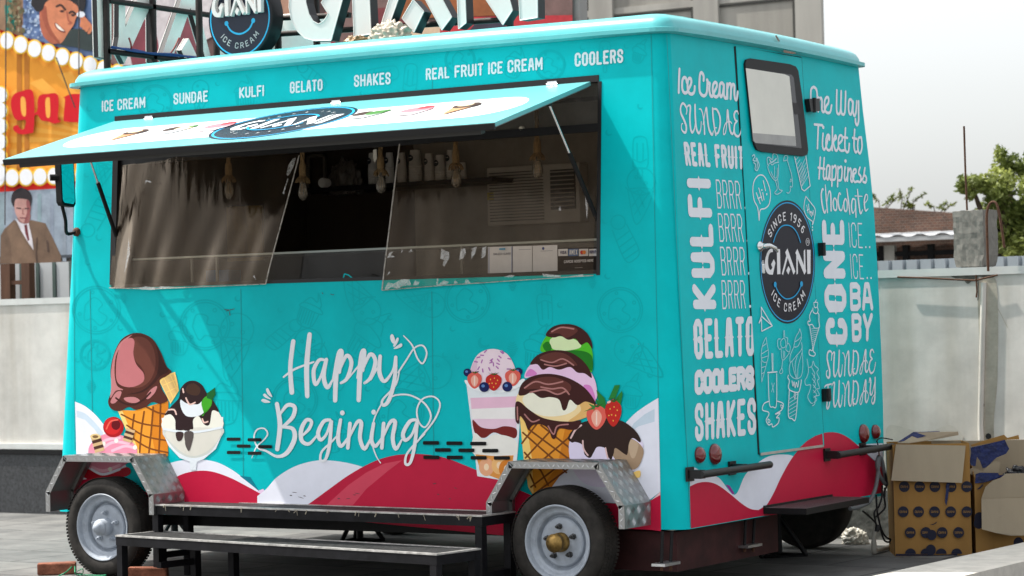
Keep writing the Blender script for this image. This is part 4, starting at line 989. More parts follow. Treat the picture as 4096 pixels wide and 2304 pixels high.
sund = [[(208, 665, 14), (218, 610, 18), (200, 560, 24), (165, 525, 24), (138, 570, 24), (140, 650, 26), (180, 740, 28), (208, 820, 28), (205, 890, 28), (180, 900, 24), (150, 860, 16), (148, 800, 12), (165, 785, 10)],
 [(212, 590, 10), (235, 555, 18), (262, 570, 26), (255, 700, 27), (265, 850, 27), (288, 900, 27), (315, 850, 18), (325, 780, 14)],
 [(322, 545, 26), (325, 700, 27), (340, 850, 27), (370, 910, 27), (395, 860, 16), (402, 760, 12)],
 [(375, 600, 12), (400, 605, 16), (425, 680, 18), (440, 800, 22), (445, 920, 24)], [(425, 800, 12), (450, 650, 16), (468, 585, 24), (480, 700, 26), (500, 850, 26), (540, 930, 26), (560, 880, 12)],
 [(548, 590, 26), (556, 720, 26), (575, 860, 24), (590, 935, 22)], [(560, 600, 16), (600, 605, 24), (640, 690, 26), (645, 800, 26), (620, 900, 24), (585, 910, 16), (575, 850, 12), (600, 840, 12)],
 [(795, 785, 12), (770, 760, 14), (720, 780, 16), (690, 860, 16), (690, 925, 14), (715, 900, 14), (730, 780, 16), (740, 615, 26), (755, 740, 27), (775, 880, 27), (805, 920, 24), (820, 880, 14)],
 [(880, 665, 12), (868, 628, 16), (840, 635, 24), (825, 680, 26), (840, 740, 22), (865, 755, 16), (835, 790, 22), (825, 870, 26), (840, 930, 26), (880, 950, 24), (910, 900, 16), (918, 810, 12)]]
script('script_lettering', ZR1, 3.2194, sund, 24, 'white looping script reading SUNDAE beside the door')
S4 = [[(262, 410, 14), (268, 340, 18), (268, 285, 20), (240, 258, 26), (205, 290, 28), (196, 380, 30), (215, 480, 32), (235, 570, 32), (235, 660, 34), (212, 690, 28), (185, 650, 20), (185, 590, 16), (205, 570, 12)],
 [(270, 330, 12), (290, 290, 18), (312, 285, 26), (305, 420, 30), (300, 570, 30), (315, 665, 30), (345, 630, 18), (375, 530, 14)],
 [(390, 250, 26), (385, 420, 30), (380, 580, 30), (398, 665, 30), (425, 620, 18), (440, 480, 14)],
 [(442, 290, 14), (462, 300, 16), (485, 400, 20), (480, 540, 22), (474, 655, 24)], [(478, 450, 12), (510, 330, 18), (538, 262, 26), (545, 400, 30), (540, 560, 30), (560, 650, 28), (585, 620, 14), (600, 460, 12)],
 [(618, 250, 26), (615, 420, 28), (605, 560, 28), (618, 650, 22)], [(630, 265, 16), (665, 262, 24), (695, 340, 30), (690, 500, 30), (665, 610, 26), (630, 620, 16), (615, 560, 12), (640, 540, 12)],
 [(845, 450, 14), (825, 410, 16), (770, 440, 18), (725, 560, 18), (730, 630, 16), (755, 590, 16), (780, 400, 18), (816, 240, 28), (815, 400, 30), (810, 540, 30), (825, 595, 28), (855, 560, 16), (865, 500, 12)],
 [(948, 285, 14), (925, 235, 20), (895, 260, 28), (890, 340, 28), (920, 385, 20), (890, 420, 24), (870, 510, 28), (885, 590, 28), (910, 615, 26), (950, 570, 18), (975, 440, 14)]]
script('script_lettering', ZR4, 4.025, S4, 28, 'white looping script reading SUNDAE under CONE')
F4 = [[(155, 840, 18), (180, 810, 22), (265, 788, 18)], [(210, 815, 20), (205, 960, 26), (195, 1080, 28), (190, 1160, 28), (204, 1185, 28), (228, 1140, 22), (238, 1040, 14), (215, 970, 14), (260, 948, 18)]]
off_ = lambda L, dy: [[(p[0], p[1]+dy, p[2]) for p in s_] for s_ in L]
F4 += off_(S4[1:8], 487)
F4[-1] = F4[-1][:-2]+[(850, 1045, 18), (872, 930, 14)]
F4 += [[(870, 765, 14), (885, 695, 24), (898, 760, 26), (888, 880, 26), (898, 960, 26), (925, 930, 16), (960, 760, 16)], [(968, 685, 26), (965, 850, 28), (960, 1040, 28), (935, 1105, 26), (912, 1070, 18), (925, 1010, 14), (975, 930, 12)]]
script('script_lettering', ZR4, 4.025, F4, 28, 'white looping script reading FUNDAY')
script('script_lettering', ZR2, 2.7333, [
 [(150, 48), (122, 75), (118, 170), (122, 260), (150, 305), (180, 280), (190, 180), (180, 80), (150, 48)], [(205, 165), (200, 315)], [(203, 220), (225, 168), (240, 200), (240, 300), (262, 320), (285, 260), (310, 220), (310, 170), (290, 162), (270, 200), (270, 290), (295, 330), (330, 322), (345, 250)],
 [(402, 85), (400, 300), (420, 345), (440, 320), (448, 200), (450, 95), (448, 300), (470, 350), (492, 310), (498, 100)],
 [(575, 215), (555, 185), (535, 200), (530, 290), (545, 345), (565, 330), (580, 210), (578, 310), (595, 365), (612, 320), (620, 205)], [(640, 205), (640, 330), (640, 420), (625, 465), (608, 440), (605, 400)]], 24, 'white script lettering reading One Way')
script('script_lettering', ZR2, 2.7333, [
 [(158, 458), (245, 468)], [(200, 465), (190, 720)], [(252, 560), (245, 680), (262, 735), (285, 700), (310, 600), (322, 605)], [(322, 625), (320, 580), (300, 575), (285, 620), (285, 690), (300, 735), (330, 735), (348, 690)],
 [(355, 485), (352, 740)], [(355, 660), (385, 580), (395, 610), (365, 650), (385, 735), (405, 740), (420, 700)], [(425, 670), (460, 630), (458, 585), (435, 580), (420, 630), (422, 710), (450, 745), (485, 740)], [(497, 500), (490, 690), (505, 755), (530, 750), (538, 670)], [(475, 598), (518, 606)],
 [(597, 515), (590, 690), (605, 760), (628, 750)], [(575, 605), (620, 618)], [(665, 600), (640, 610), (630, 690), (640, 760), (660, 770), (678, 700), (670, 600)]], 22, 'white script lettering reading Ticket to')
script('script_lettering', ZR2, 2.7333, [
 [(222, 820), (208, 1050)], [(265, 825), (255, 1000), (265, 1055), (290, 1030)], [(198, 930), (270, 945)], [(325, 920), (305, 905), (290, 950), (290, 1040), (310, 1050), (328, 920), (325, 1040), (340, 1065)],
 [(352, 915), (348, 1130)], [(355, 940), (385, 910), (395, 960), (385, 1050), (360, 1065)], [(415, 920), (410, 1135)], [(418, 945), (450, 920), (460, 970), (450, 1060), (425, 1070)], [(492, 925), (485, 1030), (495, 1075), (512, 1040)],
 [(525, 935), (518, 1075)], [(522, 990), (548, 940), (560, 980), (555, 1060), (570, 1085), (590, 1020)], [(580, 1010), (612, 980), (608, 950), (585, 960), (575, 1030), (595, 1085), (625, 1080)], [(655, 930), (640, 990), (665, 1030), (660, 1085), (630, 1080)], [(660, 1080), (690, 1040), (710, 935), (700, 1000), (725, 1040), (718, 1092), (690, 1085)]], 21, 'white script lettering reading Happiness')
d = Decal(rear, base=.0017); d.disc(*ZR2(497, 858), 4.5, 7, W); d.disc(*ZR2(254, 490), 4.5, 7, W); d.build('script_lettering', tr)
script('script_lettering', ZR2, 2.7333, [
 [(255, 1175, 10), (245, 1165, 18), (232, 1230, 20), (245, 1350, 20), (268, 1425, 18), (285, 1390, 9)], [(276, 1120, 12), (285, 1250, 18), (300, 1420, 16)], [(295, 1300, 8), (315, 1195, 14), (335, 1220, 20), (340, 1400, 20)],
 [(375, 1265, 16), (362, 1310, 20), (372, 1385, 18), (398, 1390, 16), (402, 1310, 18), (385, 1265, 14)], [(445, 1225, 10), (430, 1210, 16), (415, 1280, 20), (430, 1380, 20), (455, 1395, 14), (468, 1340, 8)], [(495, 1270, 16), (478, 1320, 20), (488, 1400, 18), (512, 1395, 16), (515, 1310, 18), (500, 1270, 12)],
 [(512, 1165, 14), (530, 1300, 20), (545, 1440, 14)], [(600, 1280, 12), (575, 1275, 18), (562, 1350, 20), (575, 1425, 16), (600, 1390, 10), (605, 1290, 18), (612, 1470, 18)], [(628, 1170, 14), (640, 1300, 20), (660, 1430, 18), (685, 1390, 8)], [(600, 1240, 9), (680, 1245, 9)],
 [(700, 1330, 8), (735, 1280, 12), (735, 1230, 10), (715, 1235, 16), (702, 1310, 20), (715, 1400, 16), (745, 1380, 8)]], 16, 'white brush script reading chocolate')

# round emblem on the door
ZLg = V(2990, 780, 2.7333); DK = ink(30, 29, 40); CY = ink(30, 160, 215); WL = ink(226, 226, 230)
d = Decal(rD, base=.0016)
def el(cx, cy, rx, ry, sh=0): return [(cx+rx*math.cos(2*math.pi*k/64), cy+ry*math.sin(2*math.pi*k/64)) for k in range(64)]
cxl, cyl = 436, 732
d.fill([ZLg(*p) for p in el(cxl, cyl, 303, 674)], DK)
d.stroke([ZLg(*p) for p in el(cxl, cyl, 291, 648)+[el(cxl, cyl, 291, 648)[0]]], 4.6, CY, caps=False, asp=.62)
q = [ZLg(*p) for p in ((188, 588), (690, 596), (690, 866), (188, 868))]
logo(d, q, WL)
d.xf = ZLg
arc_text(d, 'SINCE 1956', cxl, cyl, 243, 503, 146, 41, .19, .15, WL)
arc_text(d, 'ICE CREAM', cxl+12, cyl, 230, 500, 221, 319, .19, .15, WL, inward=True)
d.xf = lambda x, y: (x, y)
d.stroke([ZLg(*p) for p in [(284, 515), (315, 425), (365, 350), (425, 330), (490, 350), (545, 420), (580, 518)]], 5, CY, True, asp=.57)
d.stroke([ZLg(*p) for p in [(303, 980), (340, 1065), (400, 1125), (450, 1135), (510, 1110), (560, 1050), (591, 970)]], 5, CY, True, asp=.57)
for x in ((303, 978), (591, 972)): d.disc(*ZLg(*x), 5.5, 11, CY)
d.stroke([ZLg(658+19*math.cos(k*.42), 513+40*math.sin(k*.42)) for k in range(16)], 1.4, WL, caps=False)
text(d, 'R', [ZLg(*p) for p in ((649, 492), (668, 495), (668, 536), (649, 534))], .12, WL, .1, None, False)
d.build('round_emblem', door, 'round navy emblem with white letters GIANI')

# chalk-like doodles on the door
d = Decal(rD, base=.0016); LW = ink(170, 212, 222)
def dd(Z, pts, w_=3.2, sm=True, col=W): d.stroke([Z(*p) for p in pts], w_*1.25, col, sm, asp=.62)
Z = ZR5
dd(Z, [(195, 970), (210, 830), (280, 805), (335, 740), (350, 600), (320, 470), (260, 360), (190, 350), (130, 420), (108, 540), (125, 690), (175, 800), (195, 970)], 4)
for p in ([(155, 590), (210, 740)], [(190, 525), (238, 700)], [(178, 670), (228, 645)], [(245, 590), (262, 688)], [(252, 425), (282, 560)]): dd(Z, p, 4, False)
d.disc(*Z(232, 553), 2.5, 4, W); d.disc(*Z(300, 610), 2.5, 4.5, W)
dd(Z, [(840, 640), (820, 720), (815, 830), (860, 930), (930, 985), (935, 1025), (965, 900), (965, 810), (910, 730), (840, 640)], 3)
for p in ([(852, 760), (870, 870)], [(875, 745), (888, 860)], [(855, 835), (885, 810)], [(895, 880), (915, 850), (900, 845), (895, 880), (905, 900)], [(915, 850), (925, 890)], [(938, 850), (915, 920)], [(942, 830), (938, 900)]): dd(Z, p, 2.6, False)
for y in (1025, 1065, 1105): d.disc(*Z(931, y), 2, 3.5, W)
# sundae glass, balloon string, tall cup
dd(Z, [(312, 235), (345, 330), (400, 410), (440, 410), (460, 330), (462, 200)], 3, col=LW); dd(Z, [(312, 235), (340, 180), (375, 205), (410, 180), (465, 170)], 3, col=LW)
dd(Z, [(310, 200), (305, 120), (330, 100), (380, 130), (385, 60), (420, 50), (450, 90), (455, 160)], 3, col=LW); dd(Z, [(340, 130), (360, 170), (400, 150), (430, 120)], 5, col=LW)
dd(Z, [(415, 410), (445, 530), (410, 590), (450, 610), (515, 560), (470, 540), (452, 410)], 3, col=LW); dd(Z, [(360, 300), (400, 380), (440, 370), (445, 250)], 2.4, col=LW); dd(Z, [(405, 230), (408, 300), (405, 370)], 2.4, col=LW)
dd(Z, [(530, 150), (550, 80), (590, 90), (575, 140), (530, 150)], 2.6, col=LW); dd(Z, [(580, 130), (610, 230), (640, 330), (655, 430), (650, 510), (625, 500), (625, 560), (600, 595), (575, 585)], 2.6, col=LW)
dd(Z, [(620, 440), (630, 400), (645, 420), (630, 440)], 2.4, col=LW)
dd(Z, [(685, 95), (785, 540), (820, 565), (900, 495), (840, 85)], 3.4, False); 
for k in range(7): dd(Z, [(700+14*k, 140+62*k*.95), (735+14*k+min(k, 3)*8, 95+40*k)], 2.4, False, LW)
for k in range(5): dd(Z, [(745+10*k, 300+50*k), (830+10*k, 120+60*k)], 2.4, False, LW)
dd(Z, [(100, 85), (125, 65), (135, 95), (110, 140), (150, 150), (160, 110), (185, 170), (195, 215), (170, 280), (140, 265), (145, 200), (120, 175)], 4, col=LW); dd(Z, [(150, 120), (170, 180), (165, 250)], 4, col=LW)
Z = ZR6
dd(Z, [(133, 118), (240, 298), (138, 350), (135, 235), (112, 270), (135, 205), (240, 298)], 3.6, False); dd(Z, [(133, 118), (135, 205)], 3.4, False)
# soft cones
def cone(pts): 
    for p in pts: dd(Z, p, 2.6, True, LW)
cone([[(180, 408), (150, 470), (135, 540), (135, 620), (160, 650), (190, 640), (203, 560), (190, 480), (180, 408)], [(140, 500), (180, 470)], [(135, 570), (200, 530)], [(135, 610), (195, 590)], [(133, 640), (138, 840)], [(188, 650), (138, 840)], [(140, 700), (175, 690)], [(138, 760), (160, 750)]])
cone([[(350, 345), (352, 410)], [(358, 345), (360, 405)], [(320, 480), (325, 440), (355, 420), (370, 460), (365, 500), (335, 510), (320, 480)], [(318, 425), (295, 430), (292, 490), (310, 525), (325, 515)], [(370, 410), (388, 420), (382, 465)], [(375, 500), (392, 465), (412, 500), (405, 550), (372, 530), (375, 500)], [(325, 515), (340, 630), (405, 560)], [(340, 630), (330, 705), (310, 740), (320, 760), (340, 745), (333, 705)], [(345, 540), (350, 610)], [(360, 545), (358, 600)]])
cone([[(505, 325), (520, 400), (460, 450), (470, 400), (495, 360), (505, 325)], [(458, 450), (450, 500), (490, 490), (524, 410)], [(450, 500), (415, 580), (415, 650), (470, 590), (525, 520), (522, 460)], [(415, 650), (403, 720), (420, 780), (470, 810), (520, 780), (535, 680), (530, 580), (528, 520)], [(430, 640), (445, 720), (470, 800)], [(480, 590), (460, 680), (475, 800)], [(525, 560), (490, 690), (485, 800)]])
for p in ([(395, 775), (390, 800), (405, 830), (395, 890), (420, 925), (490, 940), (512, 880), (520, 820)], [(430, 830), (440, 880), (450, 840), (460, 895), (472, 845), (485, 890), (495, 830)], [(405, 920), (395, 1160), (430, 1195), (465, 1195), (488, 950)]): dd(Z, p, 3.4)
for k in range(6): dd(Z, [(400, 1010+35*k), (485-3*k, 955+38*k)], 2.4, False, LW)
dd(Z, [(455, 935), (450, 985), (460, 995), (465, 940)], 2.6)
# milkshake with puddle
for p in ([(235, 565), (240, 735)], [(245, 565), (247, 735)]): dd(Z, p, 2.6, False)
dd(Z, [(195, 750), (285, 742)], 4, False); dd(Z, [(200, 765), (212, 1050), (245, 1080), (280, 1060), (282, 760)], 3); dd(Z, [(235, 850), (255, 940)], 2.4, False, LW); dd(Z, [(260, 850), (232, 935)], 2.4, False, LW)
dd(Z, [(212, 1025), (160, 1050), (145, 1110), (200, 1130), (205, 1160), (180, 1210), (205, 1255), (235, 1245), (245, 1275), (295, 1240), (305, 1190), (280, 1185), (315, 1140), (270, 1150), (330, 1110), (345, 1050), (285, 1025)], 3.4)
dd(Z, [(195, 1200), (205, 1235), (218, 1215), (200, 1198)], 2.6); dd(Z, [(320, 1065), (330, 1095), (340, 1070), (322, 1062)], 2.6)
# ice cream cup and horse head
dd(Z, [(665, 45), (655, 70)], 2.6, False); dd(Z, [(640, 75), (650, 120), (672, 115), (678, 75), (655, 70), (640, 75)], 2.6); dd(Z, [(632, 125), (635, 165), (665, 180), (682, 150), (675, 115)], 3)
dd(Z, [(625, 145), (600, 200), (605, 250), (585, 255), (590, 290), (625, 285), (650, 320), (695, 310), (690, 250), (690, 190), (675, 170)], 3); dd(Z, [(600, 290), (630, 520), (600, 530), (598, 575), (640, 590), (655, 565), (635, 520), (690, 320)], 3)
for k in range(9): dd(Z, [(604+3*k, 330+21*k), (686-6*k, 318+20*k)], 2, False, LW)
dd(Z, [(575, 620), (590, 720), (575, 790), (555, 825), (565, 870), (610, 870), (600, 930), (582, 985), (610, 1040), (630, 1045)], 2.8, col=LW)
dd(Z, [(590, 700), (620, 690), (635, 640), (650, 680), (685, 715), (670, 750), (692, 805), (675, 830), (695, 900), (670, 910), (695, 965), (660, 980), (650, 1050), (628, 1070)], 2.8, col=LW)
for k in range(6): dd(Z, [(620+4*k, 700+55*k), (650+4*k, 760+50*k), (640, 800+48*k)], 2.6, col=LW)
d.build('door_doodles', door)

# ---------------------------------------------------------------- waves at the foot of rear and side
RED, RED2, WH, WH2 = ink(188, 28, 62), ink(206, 70, 92), ink(226, 228, 240), ink(196, 212, 226)
for surf, parent, door_only in ((rear, tr, False), (rD, door, True)):
    d = Decal(surf, base=.0008)
    Zf = Z5
    if not door_only:
        d.fill([Zf(*p) for p in smooth([(200, 915), (225, 905), (275, 935), (345, 955), (425, 1042), (480, 940), (560, 868), (620, 842), (690, 840), (722, 848)])+[(640, 1000), (580, 1110), (540, 1130), (480, 1110), (330, 1000), (202, 1010)]], WH)
        d.fill([Zf(*p) for p in [(200, 965), (207, 945), (225, 945), (205, 975)]], RED)
        d.fill([Zf(*p) for p in smooth([(200, 1000), (240, 982), (290, 977), (340, 992), (400, 1035), (460, 1085), (505, 1112), (545, 1118)])+[(575, 1100), (640, 1140), (550, 1150), (380, 1180), (206, 1210)]], RED)
        d.fill([Zf(*p) for p in smooth([(545, 1118), (580, 1100), (620, 1035), (660, 950), (715, 855), (790, 770), (850, 737), (920, 727), (980, 745), (1040, 790), (1110, 855), (1172, 910)])+[(1172, 1030), (880, 1085), (545, 1150)]], RED)
        d.fill([Zf(*p) for p in [(1040, 790), (1110, 785), (1170, 782), (1172, 905), (1110, 852)]], WH)
        d.fill([Zf(*p) for p in [(380, 990), (400, 995), (425, 1035), (415, 1040)]], ink(150, 40, 150))
        d.build('wave_print', parent)
    else:
        d.fill([Zf(*p) for p in [(745, 811), (790, 770), (830, 746), (866, 734), (870, 794)]], RED); d.fill([Zf(*p) for p in [(640, 842), (690, 840), (722, 842), (738, 813), (700, 820)]], teal) if 0 else None
        d.build('wave_print', parent)
d = Decal(side, base=.0012); ZA, ZBq, ZC = ZAv, ZBv, ZCv
pA = lambda L: [ZA(*p) for p in L]; pB = lambda L: [ZBq(*p) for p in L]; pC = lambda L: [ZC(*p) for p in L]
bot = [(1283*1.59, 2098), (298, 2010)]
# white hills then red hills
d.fill(pA(smooth([(275, 490), (330, 515), (390, 565), (450, 640), (520, 740)]))+pA([(560, 860), (500, 960), (286, 930)]), WH)
d.fill(pA(smooth([(283, 540), (330, 555), (380, 600), (430, 660)])+[(425, 700), (380, 640), (330, 590), (284, 575)]), WH2)
d.fill(pA(smooth([(740, 860), (800, 828), (870, 812), (960, 808), (1050, 822), (1130, 860), (1200, 910), (1290, 985)])+[(1375, 1060), (860, 1060)]), WH)
d.fill(pA([(286, 925), (400, 905), (520, 930), (700, 1000), (700, 1070), (280, 1050)]), RED)
d.fill(pA([(1180, 898), (1240, 905), (1290, 985), (1235, 940)]), ink(0, 120, 140)); d.fill(pA([(1270, 985), (1310, 970), (1370, 1050)]), ink(224, 196, 224))
d.fill(pA(smooth([(700, 1010), (780, 940), (850, 895), (930, 873), (1020, 873), (1120, 905), (1210, 950), (1300, 1000), (1372, 1048)])+[(1372, 1100), (300, 1060), (330, 980)]), RED)
d.fill(pB(smooth([(40, 1010), (90, 970), (150, 905), (250, 845), (370, 814), (480, 818), (570, 835), (640, 855)])+[(640, 1080), (40, 1075)]), WH)
d.fill(pB(smooth([(290, 1072), (330, 1048), (430, 975), (550, 890), (680, 820), (790, 787), (900, 778), (1000, 785), (1090, 805), (1200, 848), (1360, 915), (1500, 985), (1640, 1040)])+pB([])+[(1640, 1250), (290, 1120)]), RED)
d.fill(pB([(395, 1075), (430, 1050), (540, 950), (640, 880), (740, 830), (838, 812), (760, 870), (640, 970), (545, 1085)]), RED2)
d.fill(pC(smooth([(1146, 470), (1080, 510), (1010, 562), (950, 630), (900, 720)])+[(900, 1000), (1060, 1060), (1157, 985)]), WH)
d.fill(pC([(430, 930), (600, 850), (940, 850), (960, 1050), (560, 1030)]), WH)
d.fill(pC([(1125, 530), (1070, 560), (1010, 610), (985, 660), (1040, 625), (1125, 600)]), WH2)
d.fill(pC([(1110, 1030), (1157, 985), (1157, 1010)]), ink(240, 190, 196))
d.fill(pC([(300, 960), (480, 1020), (900, 1050), (1060, 1050), (1110, 1030), (1158, 1003), (1160, 1203), (1110, 1196), (230, 1150)]), RED)
d.build('wave_print', tr)

# cone and sundae pictures
BR1, BR2, BR3, BRL = ink(80, 40, 32), ink(104, 58, 48), ink(58, 28, 24), ink(186, 122, 124)
OR, OR2, ORL, WAF = ink(228, 150, 48), ink(206, 124, 30), ink(246, 206, 120), ink(120, 66, 24)
d = Decal(side, base=.0024); F = lambda L, c, sm=True: d.fill(pA(L), c, sm)
F([(508, 535), (600, 540), (700, 510), (788, 485), (786, 790), (625, 790), (600, 745)], OR, False); F([(508, 535), (535, 540), (600, 700), (640, 790), (625, 790), (600, 745)], ORL, False); F([(700, 510), (788, 485), (786, 790), (720, 790), (690, 640)], OR2, False)
for a in ([(530, 560), (640, 610), (780, 630)], [(560, 620), (660, 680), (785, 705)], [(590, 690), (680, 745), (785, 770)], [(600, 560), (590, 650), (600, 700)], [(655, 545), (640, 650), (630, 770)], [(705, 520), (695, 640), (680, 780)], [(745, 500), (742, 640), (735, 790)], [(660, 515), (730, 550), (785, 560)]): d.stroke(pA(a), 6.5, WAF, True)
F([(738, 375), (780, 340), (825, 327), (838, 380), (846, 430), (800, 502)], ORL, False); F([(746, 382), (782, 350), (818, 338), (832, 400), (838, 430), (800, 490)], ink(222, 184, 116), False)
for a in ([(760, 400), (830, 370)], [(775, 440), (838, 410)], [(765, 360), (815, 470)], [(800, 345), (838, 430)]): d.stroke(pA(a), 3, ORL)
F([(478, 420), (470, 330), (485, 240), (525, 155), (580, 118), (640, 115), (700, 145), (745, 215), (778, 295), (806, 325), (775, 352), (742, 372), (752, 420), (785, 478), (745, 502), (700, 493), (660, 520), (610, 535), (570, 520), (520, 542), (475, 530), (457, 488)], BR1)
F([(474, 410), (474, 320), (492, 230), (530, 160), (590, 122), (560, 150), (505, 225), (492, 320), (505, 400), (540, 425), (500, 430), (470, 470)], BRL)
F([(600, 138), (660, 140), (705, 195), (718, 290), (690, 370), (640, 410), (590, 412), (640, 390), (660, 345), (640, 300), (605, 260), (595, 190)], BR2)
F([(500, 330), (507, 240), (535, 165), (580, 140), (602, 160), (596, 225), (612, 285), (652, 335), (650, 380), (600, 408), (550, 408), (510, 385)], ink(186, 112, 116))
F([(720, 170), (760, 270), (790, 322), (745, 350), (700, 400), (640, 440), (560, 450), (650, 425), (720, 350), (735, 260)], BR3)
F([(470, 490), (500, 440), (530, 435), (520, 470), (490, 500)], BRL); F([(545, 470), (600, 465), (632, 485), (600, 498), (560, 490)], BRL); F([(665, 465), (690, 425), (725, 405), (715, 440), (680, 475)], BRL); F([(500, 470), (560, 440), (640, 440), (720, 400), (735, 440), (690, 490), (640, 500), (610, 515), (560, 505), (490, 520)], BR3) if 0 else None
d.stroke(pA([(500, 470), (545, 500), (600, 505), (650, 480), (690, 440)]), 7, BR3, True)
d.build('chocolate_cone_picture', tr)
d = Decal(side, base=.0036); F = lambda L, c, sm=True: d.fill(pA(L), c, sm)
GLS, GLS2, CRM, CHD = ink(222, 230, 236), ink(200, 204, 198), ink(230, 230, 218), ink(44, 28, 30)
F([(752, 580), (1090, 575), (1088, 660), (1050, 750), (985, 805), (945, 822), (940, 868), (910, 868), (905, 820), (850, 800), (790, 735), (758, 660)], GLS, False)
F([(772, 640), (1076, 632), (1060, 710), (1010, 775), (930, 800), (860, 780), (800, 725)], GLS2)
F([(770, 560), (820, 510), (880, 480), (1000, 490), (1066, 550), (1070, 640), (775, 650)], CRM); F([(780, 650), (1065, 640), (1030, 740), (930, 790), (840, 750)], ink(214, 212, 202))
F([(768, 565), (800, 520), (845, 470), (855, 420), (890, 382), (935, 376), (975, 400), (1000, 445), (1035, 485), (1066, 545), (1030, 540), (1015, 615), (985, 615), (955, 570), (925, 590), (925, 640), (905, 650), (905, 740), (895, 755), (880, 720), (880, 650), (832, 650), (825, 590), (800, 560)], CHD)
F([(855, 480), (890, 500), (950, 505), (975, 490), (990, 540), (950, 570), (890, 570), (860, 530)], GLS); F([(895, 400), (930, 390), (965, 420), (950, 455), (905, 450), (885, 430)], ink(66, 44, 34))
for a in ([(868, 420), (872, 440)], [(885, 470), (905, 505), (935, 495)], [(790, 535), (820, 535), (832, 560)], [(975, 585), (985, 605), (1005, 600)]): d.stroke(pA(a), 6, ink(226, 190, 180), True)
d.stroke(pA([(762, 640), (850, 655), (960, 655), (1080, 632)]), 9, GLS, True); d.fill(pA([(985, 560), (970, 500), (990, 465), (1020, 460), (1028, 500), (1005, 540), (972, 567)]), ink(62, 160, 38), True); F([(1000, 445), (1045, 412), (1048, 450), (1030, 482), (1000, 470)], ink(24, 96, 44), False)
F([(830, 660), (870, 660), (862, 700), (838, 705)], ink(60, 44, 44)); F([(878, 660), (926, 660), (915, 730), (900, 762), (884, 730)], ink(84, 76, 74))
d.build('sundae_bowl_picture', tr)
d = Decal(side, base=.0036); F = lambda L, c, sm=True: d.fill(pA(L), c, sm)
F([(352, 740), (385, 700), (430, 672), (500, 668), (560, 690), (612, 740), (610, 790), (560, 830), (470, 880), (370, 880), (350, 800)], ink(228, 140, 164))
for a in ([(380, 740), (450, 700), (520, 690)], [(400, 770), (480, 715), (570, 720)], [(480, 760), (550, 735), (600, 745)], [(370, 850), (430, 870), (520, 840)]): d.stroke(pA(a), 11, ink(242, 182, 200), True)
F([(340, 860), (430, 895), (560, 850), (560, 900), (340, 915)], ink(170, 24, 40)); d.stroke(pA([(365, 862), (430, 890), (520, 862)]), 10, WH, True)
for x, y in ((432, 722), (502, 705), (605, 742), (468, 862)): d.disc(*ZA(x, y), 8, 9, ink(240, 234, 220))
d.disc(*ZA(486, 630), 41, 41, ink(160, 18, 26)); d.disc(*ZA(480, 625), 34, 34, ink(196, 34, 36)); d.disc(*ZA(500, 618), 18, 20, ink(96, 10, 20)); d.stroke(pA([(448, 640), (470, 600), (510, 590)]), 6, ink(226, 96, 80), True)
def roll(a, b, w_, n=5):
    a, b = Vector(a), Vector(b); t = (b-a)/n; s_ = Vector((-t.y, t.x)).normalized()*w_
    for k in range(n): F([tuple(a+t*k-s_), tuple(a+t*(k+1)-s_), tuple(a+t*(k+1)+s_), tuple(a+t*k+s_)], ink(204, 172, 128) if k % 2 == 0 else ink(74, 46, 38), False)
roll((388, 682), (412, 765), 27); roll((582, 642), (560, 710), 25); d.disc(*ZA(387, 682), 21, 11, ink(222, 196, 140)); d.disc(*ZA(387, 683), 12, 6, ink(120, 92, 60))
d.build('berry_swirl_picture', tr)
# parfait cup
d = Decal(side, base=.0028); F = lambda L, c, sm=True: d.fill(pC(L), c, sm)
F([(88, 375), (398, 375), (378, 700), (360, 900), (300, 925), (150, 900), (128, 700)], ink(226, 232, 236), False)
F([(112, 470), (380, 460), (374, 520), (118, 530)], ink(232, 188, 210), False); F([(118, 530), (374, 520), (368, 585), (124, 585)], ink(238, 234, 232), False); F([(124, 585), (368, 585), (365, 640), (300, 660), (200, 655), (128, 640)], ink(232, 200, 218), False)
F([(124, 590), (170, 630), (240, 640), (300, 625), (364, 640), (360, 690), (300, 680), (240, 660), (190, 690), (140, 670)], ink(120, 36, 34)); F([(134, 665), (190, 700), (250, 670), (358, 700), (350, 790), (140, 790)], ink(236, 234, 226)); F([(140, 780), (250, 790), (350, 785), (335, 890), (280, 920), (170, 880)], ink(224, 150, 74), False)
F([(195, 470), (250, 470), (250, 880), (215, 880)], ink(222, 200, 214), False) if 0 else None
for c in ((200, 850, ink(232, 170, 130)), (270, 840, ink(240, 186, 120)), (310, 860, ink(214, 128, 44))): d.disc(*ZC(c[0], c[1]), 30, 36, c[2]); d.disc(*ZC(c[0], c[1]), 10, 14, ink(246, 216, 180))
F([(110, 360), (120, 290), (160, 225), (235, 200), (310, 225), (352, 290), (362, 360), (330, 420), (150, 420)], ink(234, 214, 224)); F([(110, 360), (120, 290), (150, 240), (150, 400)], ink(222, 190, 210), False)
random.seed(11)
for k in range(22):
    x, y = random.uniform(140, 330), random.uniform(205, 330); a = random.uniform(0, 3); d.stroke(pC([(x-8*math.cos(a), y-8*math.sin(a)), (x+8*math.cos(a), y+8*math.sin(a))]), 5, ink(176, 112, 176))
F([(92, 372), (240, 445), (398, 365), (396, 400), (320, 435), (240, 442), (150, 432), (94, 400)], ink(236, 240, 242))
BLU, SRD, SRL, GRN = ink(22, 30, 84), ink(190, 40, 34), ink(220, 96, 84), ink(44, 92, 40)
def berry(x, y, r): d.disc(*ZC(x, y), r, r, BLU); d.disc(*ZC(x-r*.3, y-r*.3), r*.35, r*.3, ink(90, 130, 190))
berry(96, 330, 16); berry(376, 325, 16); 
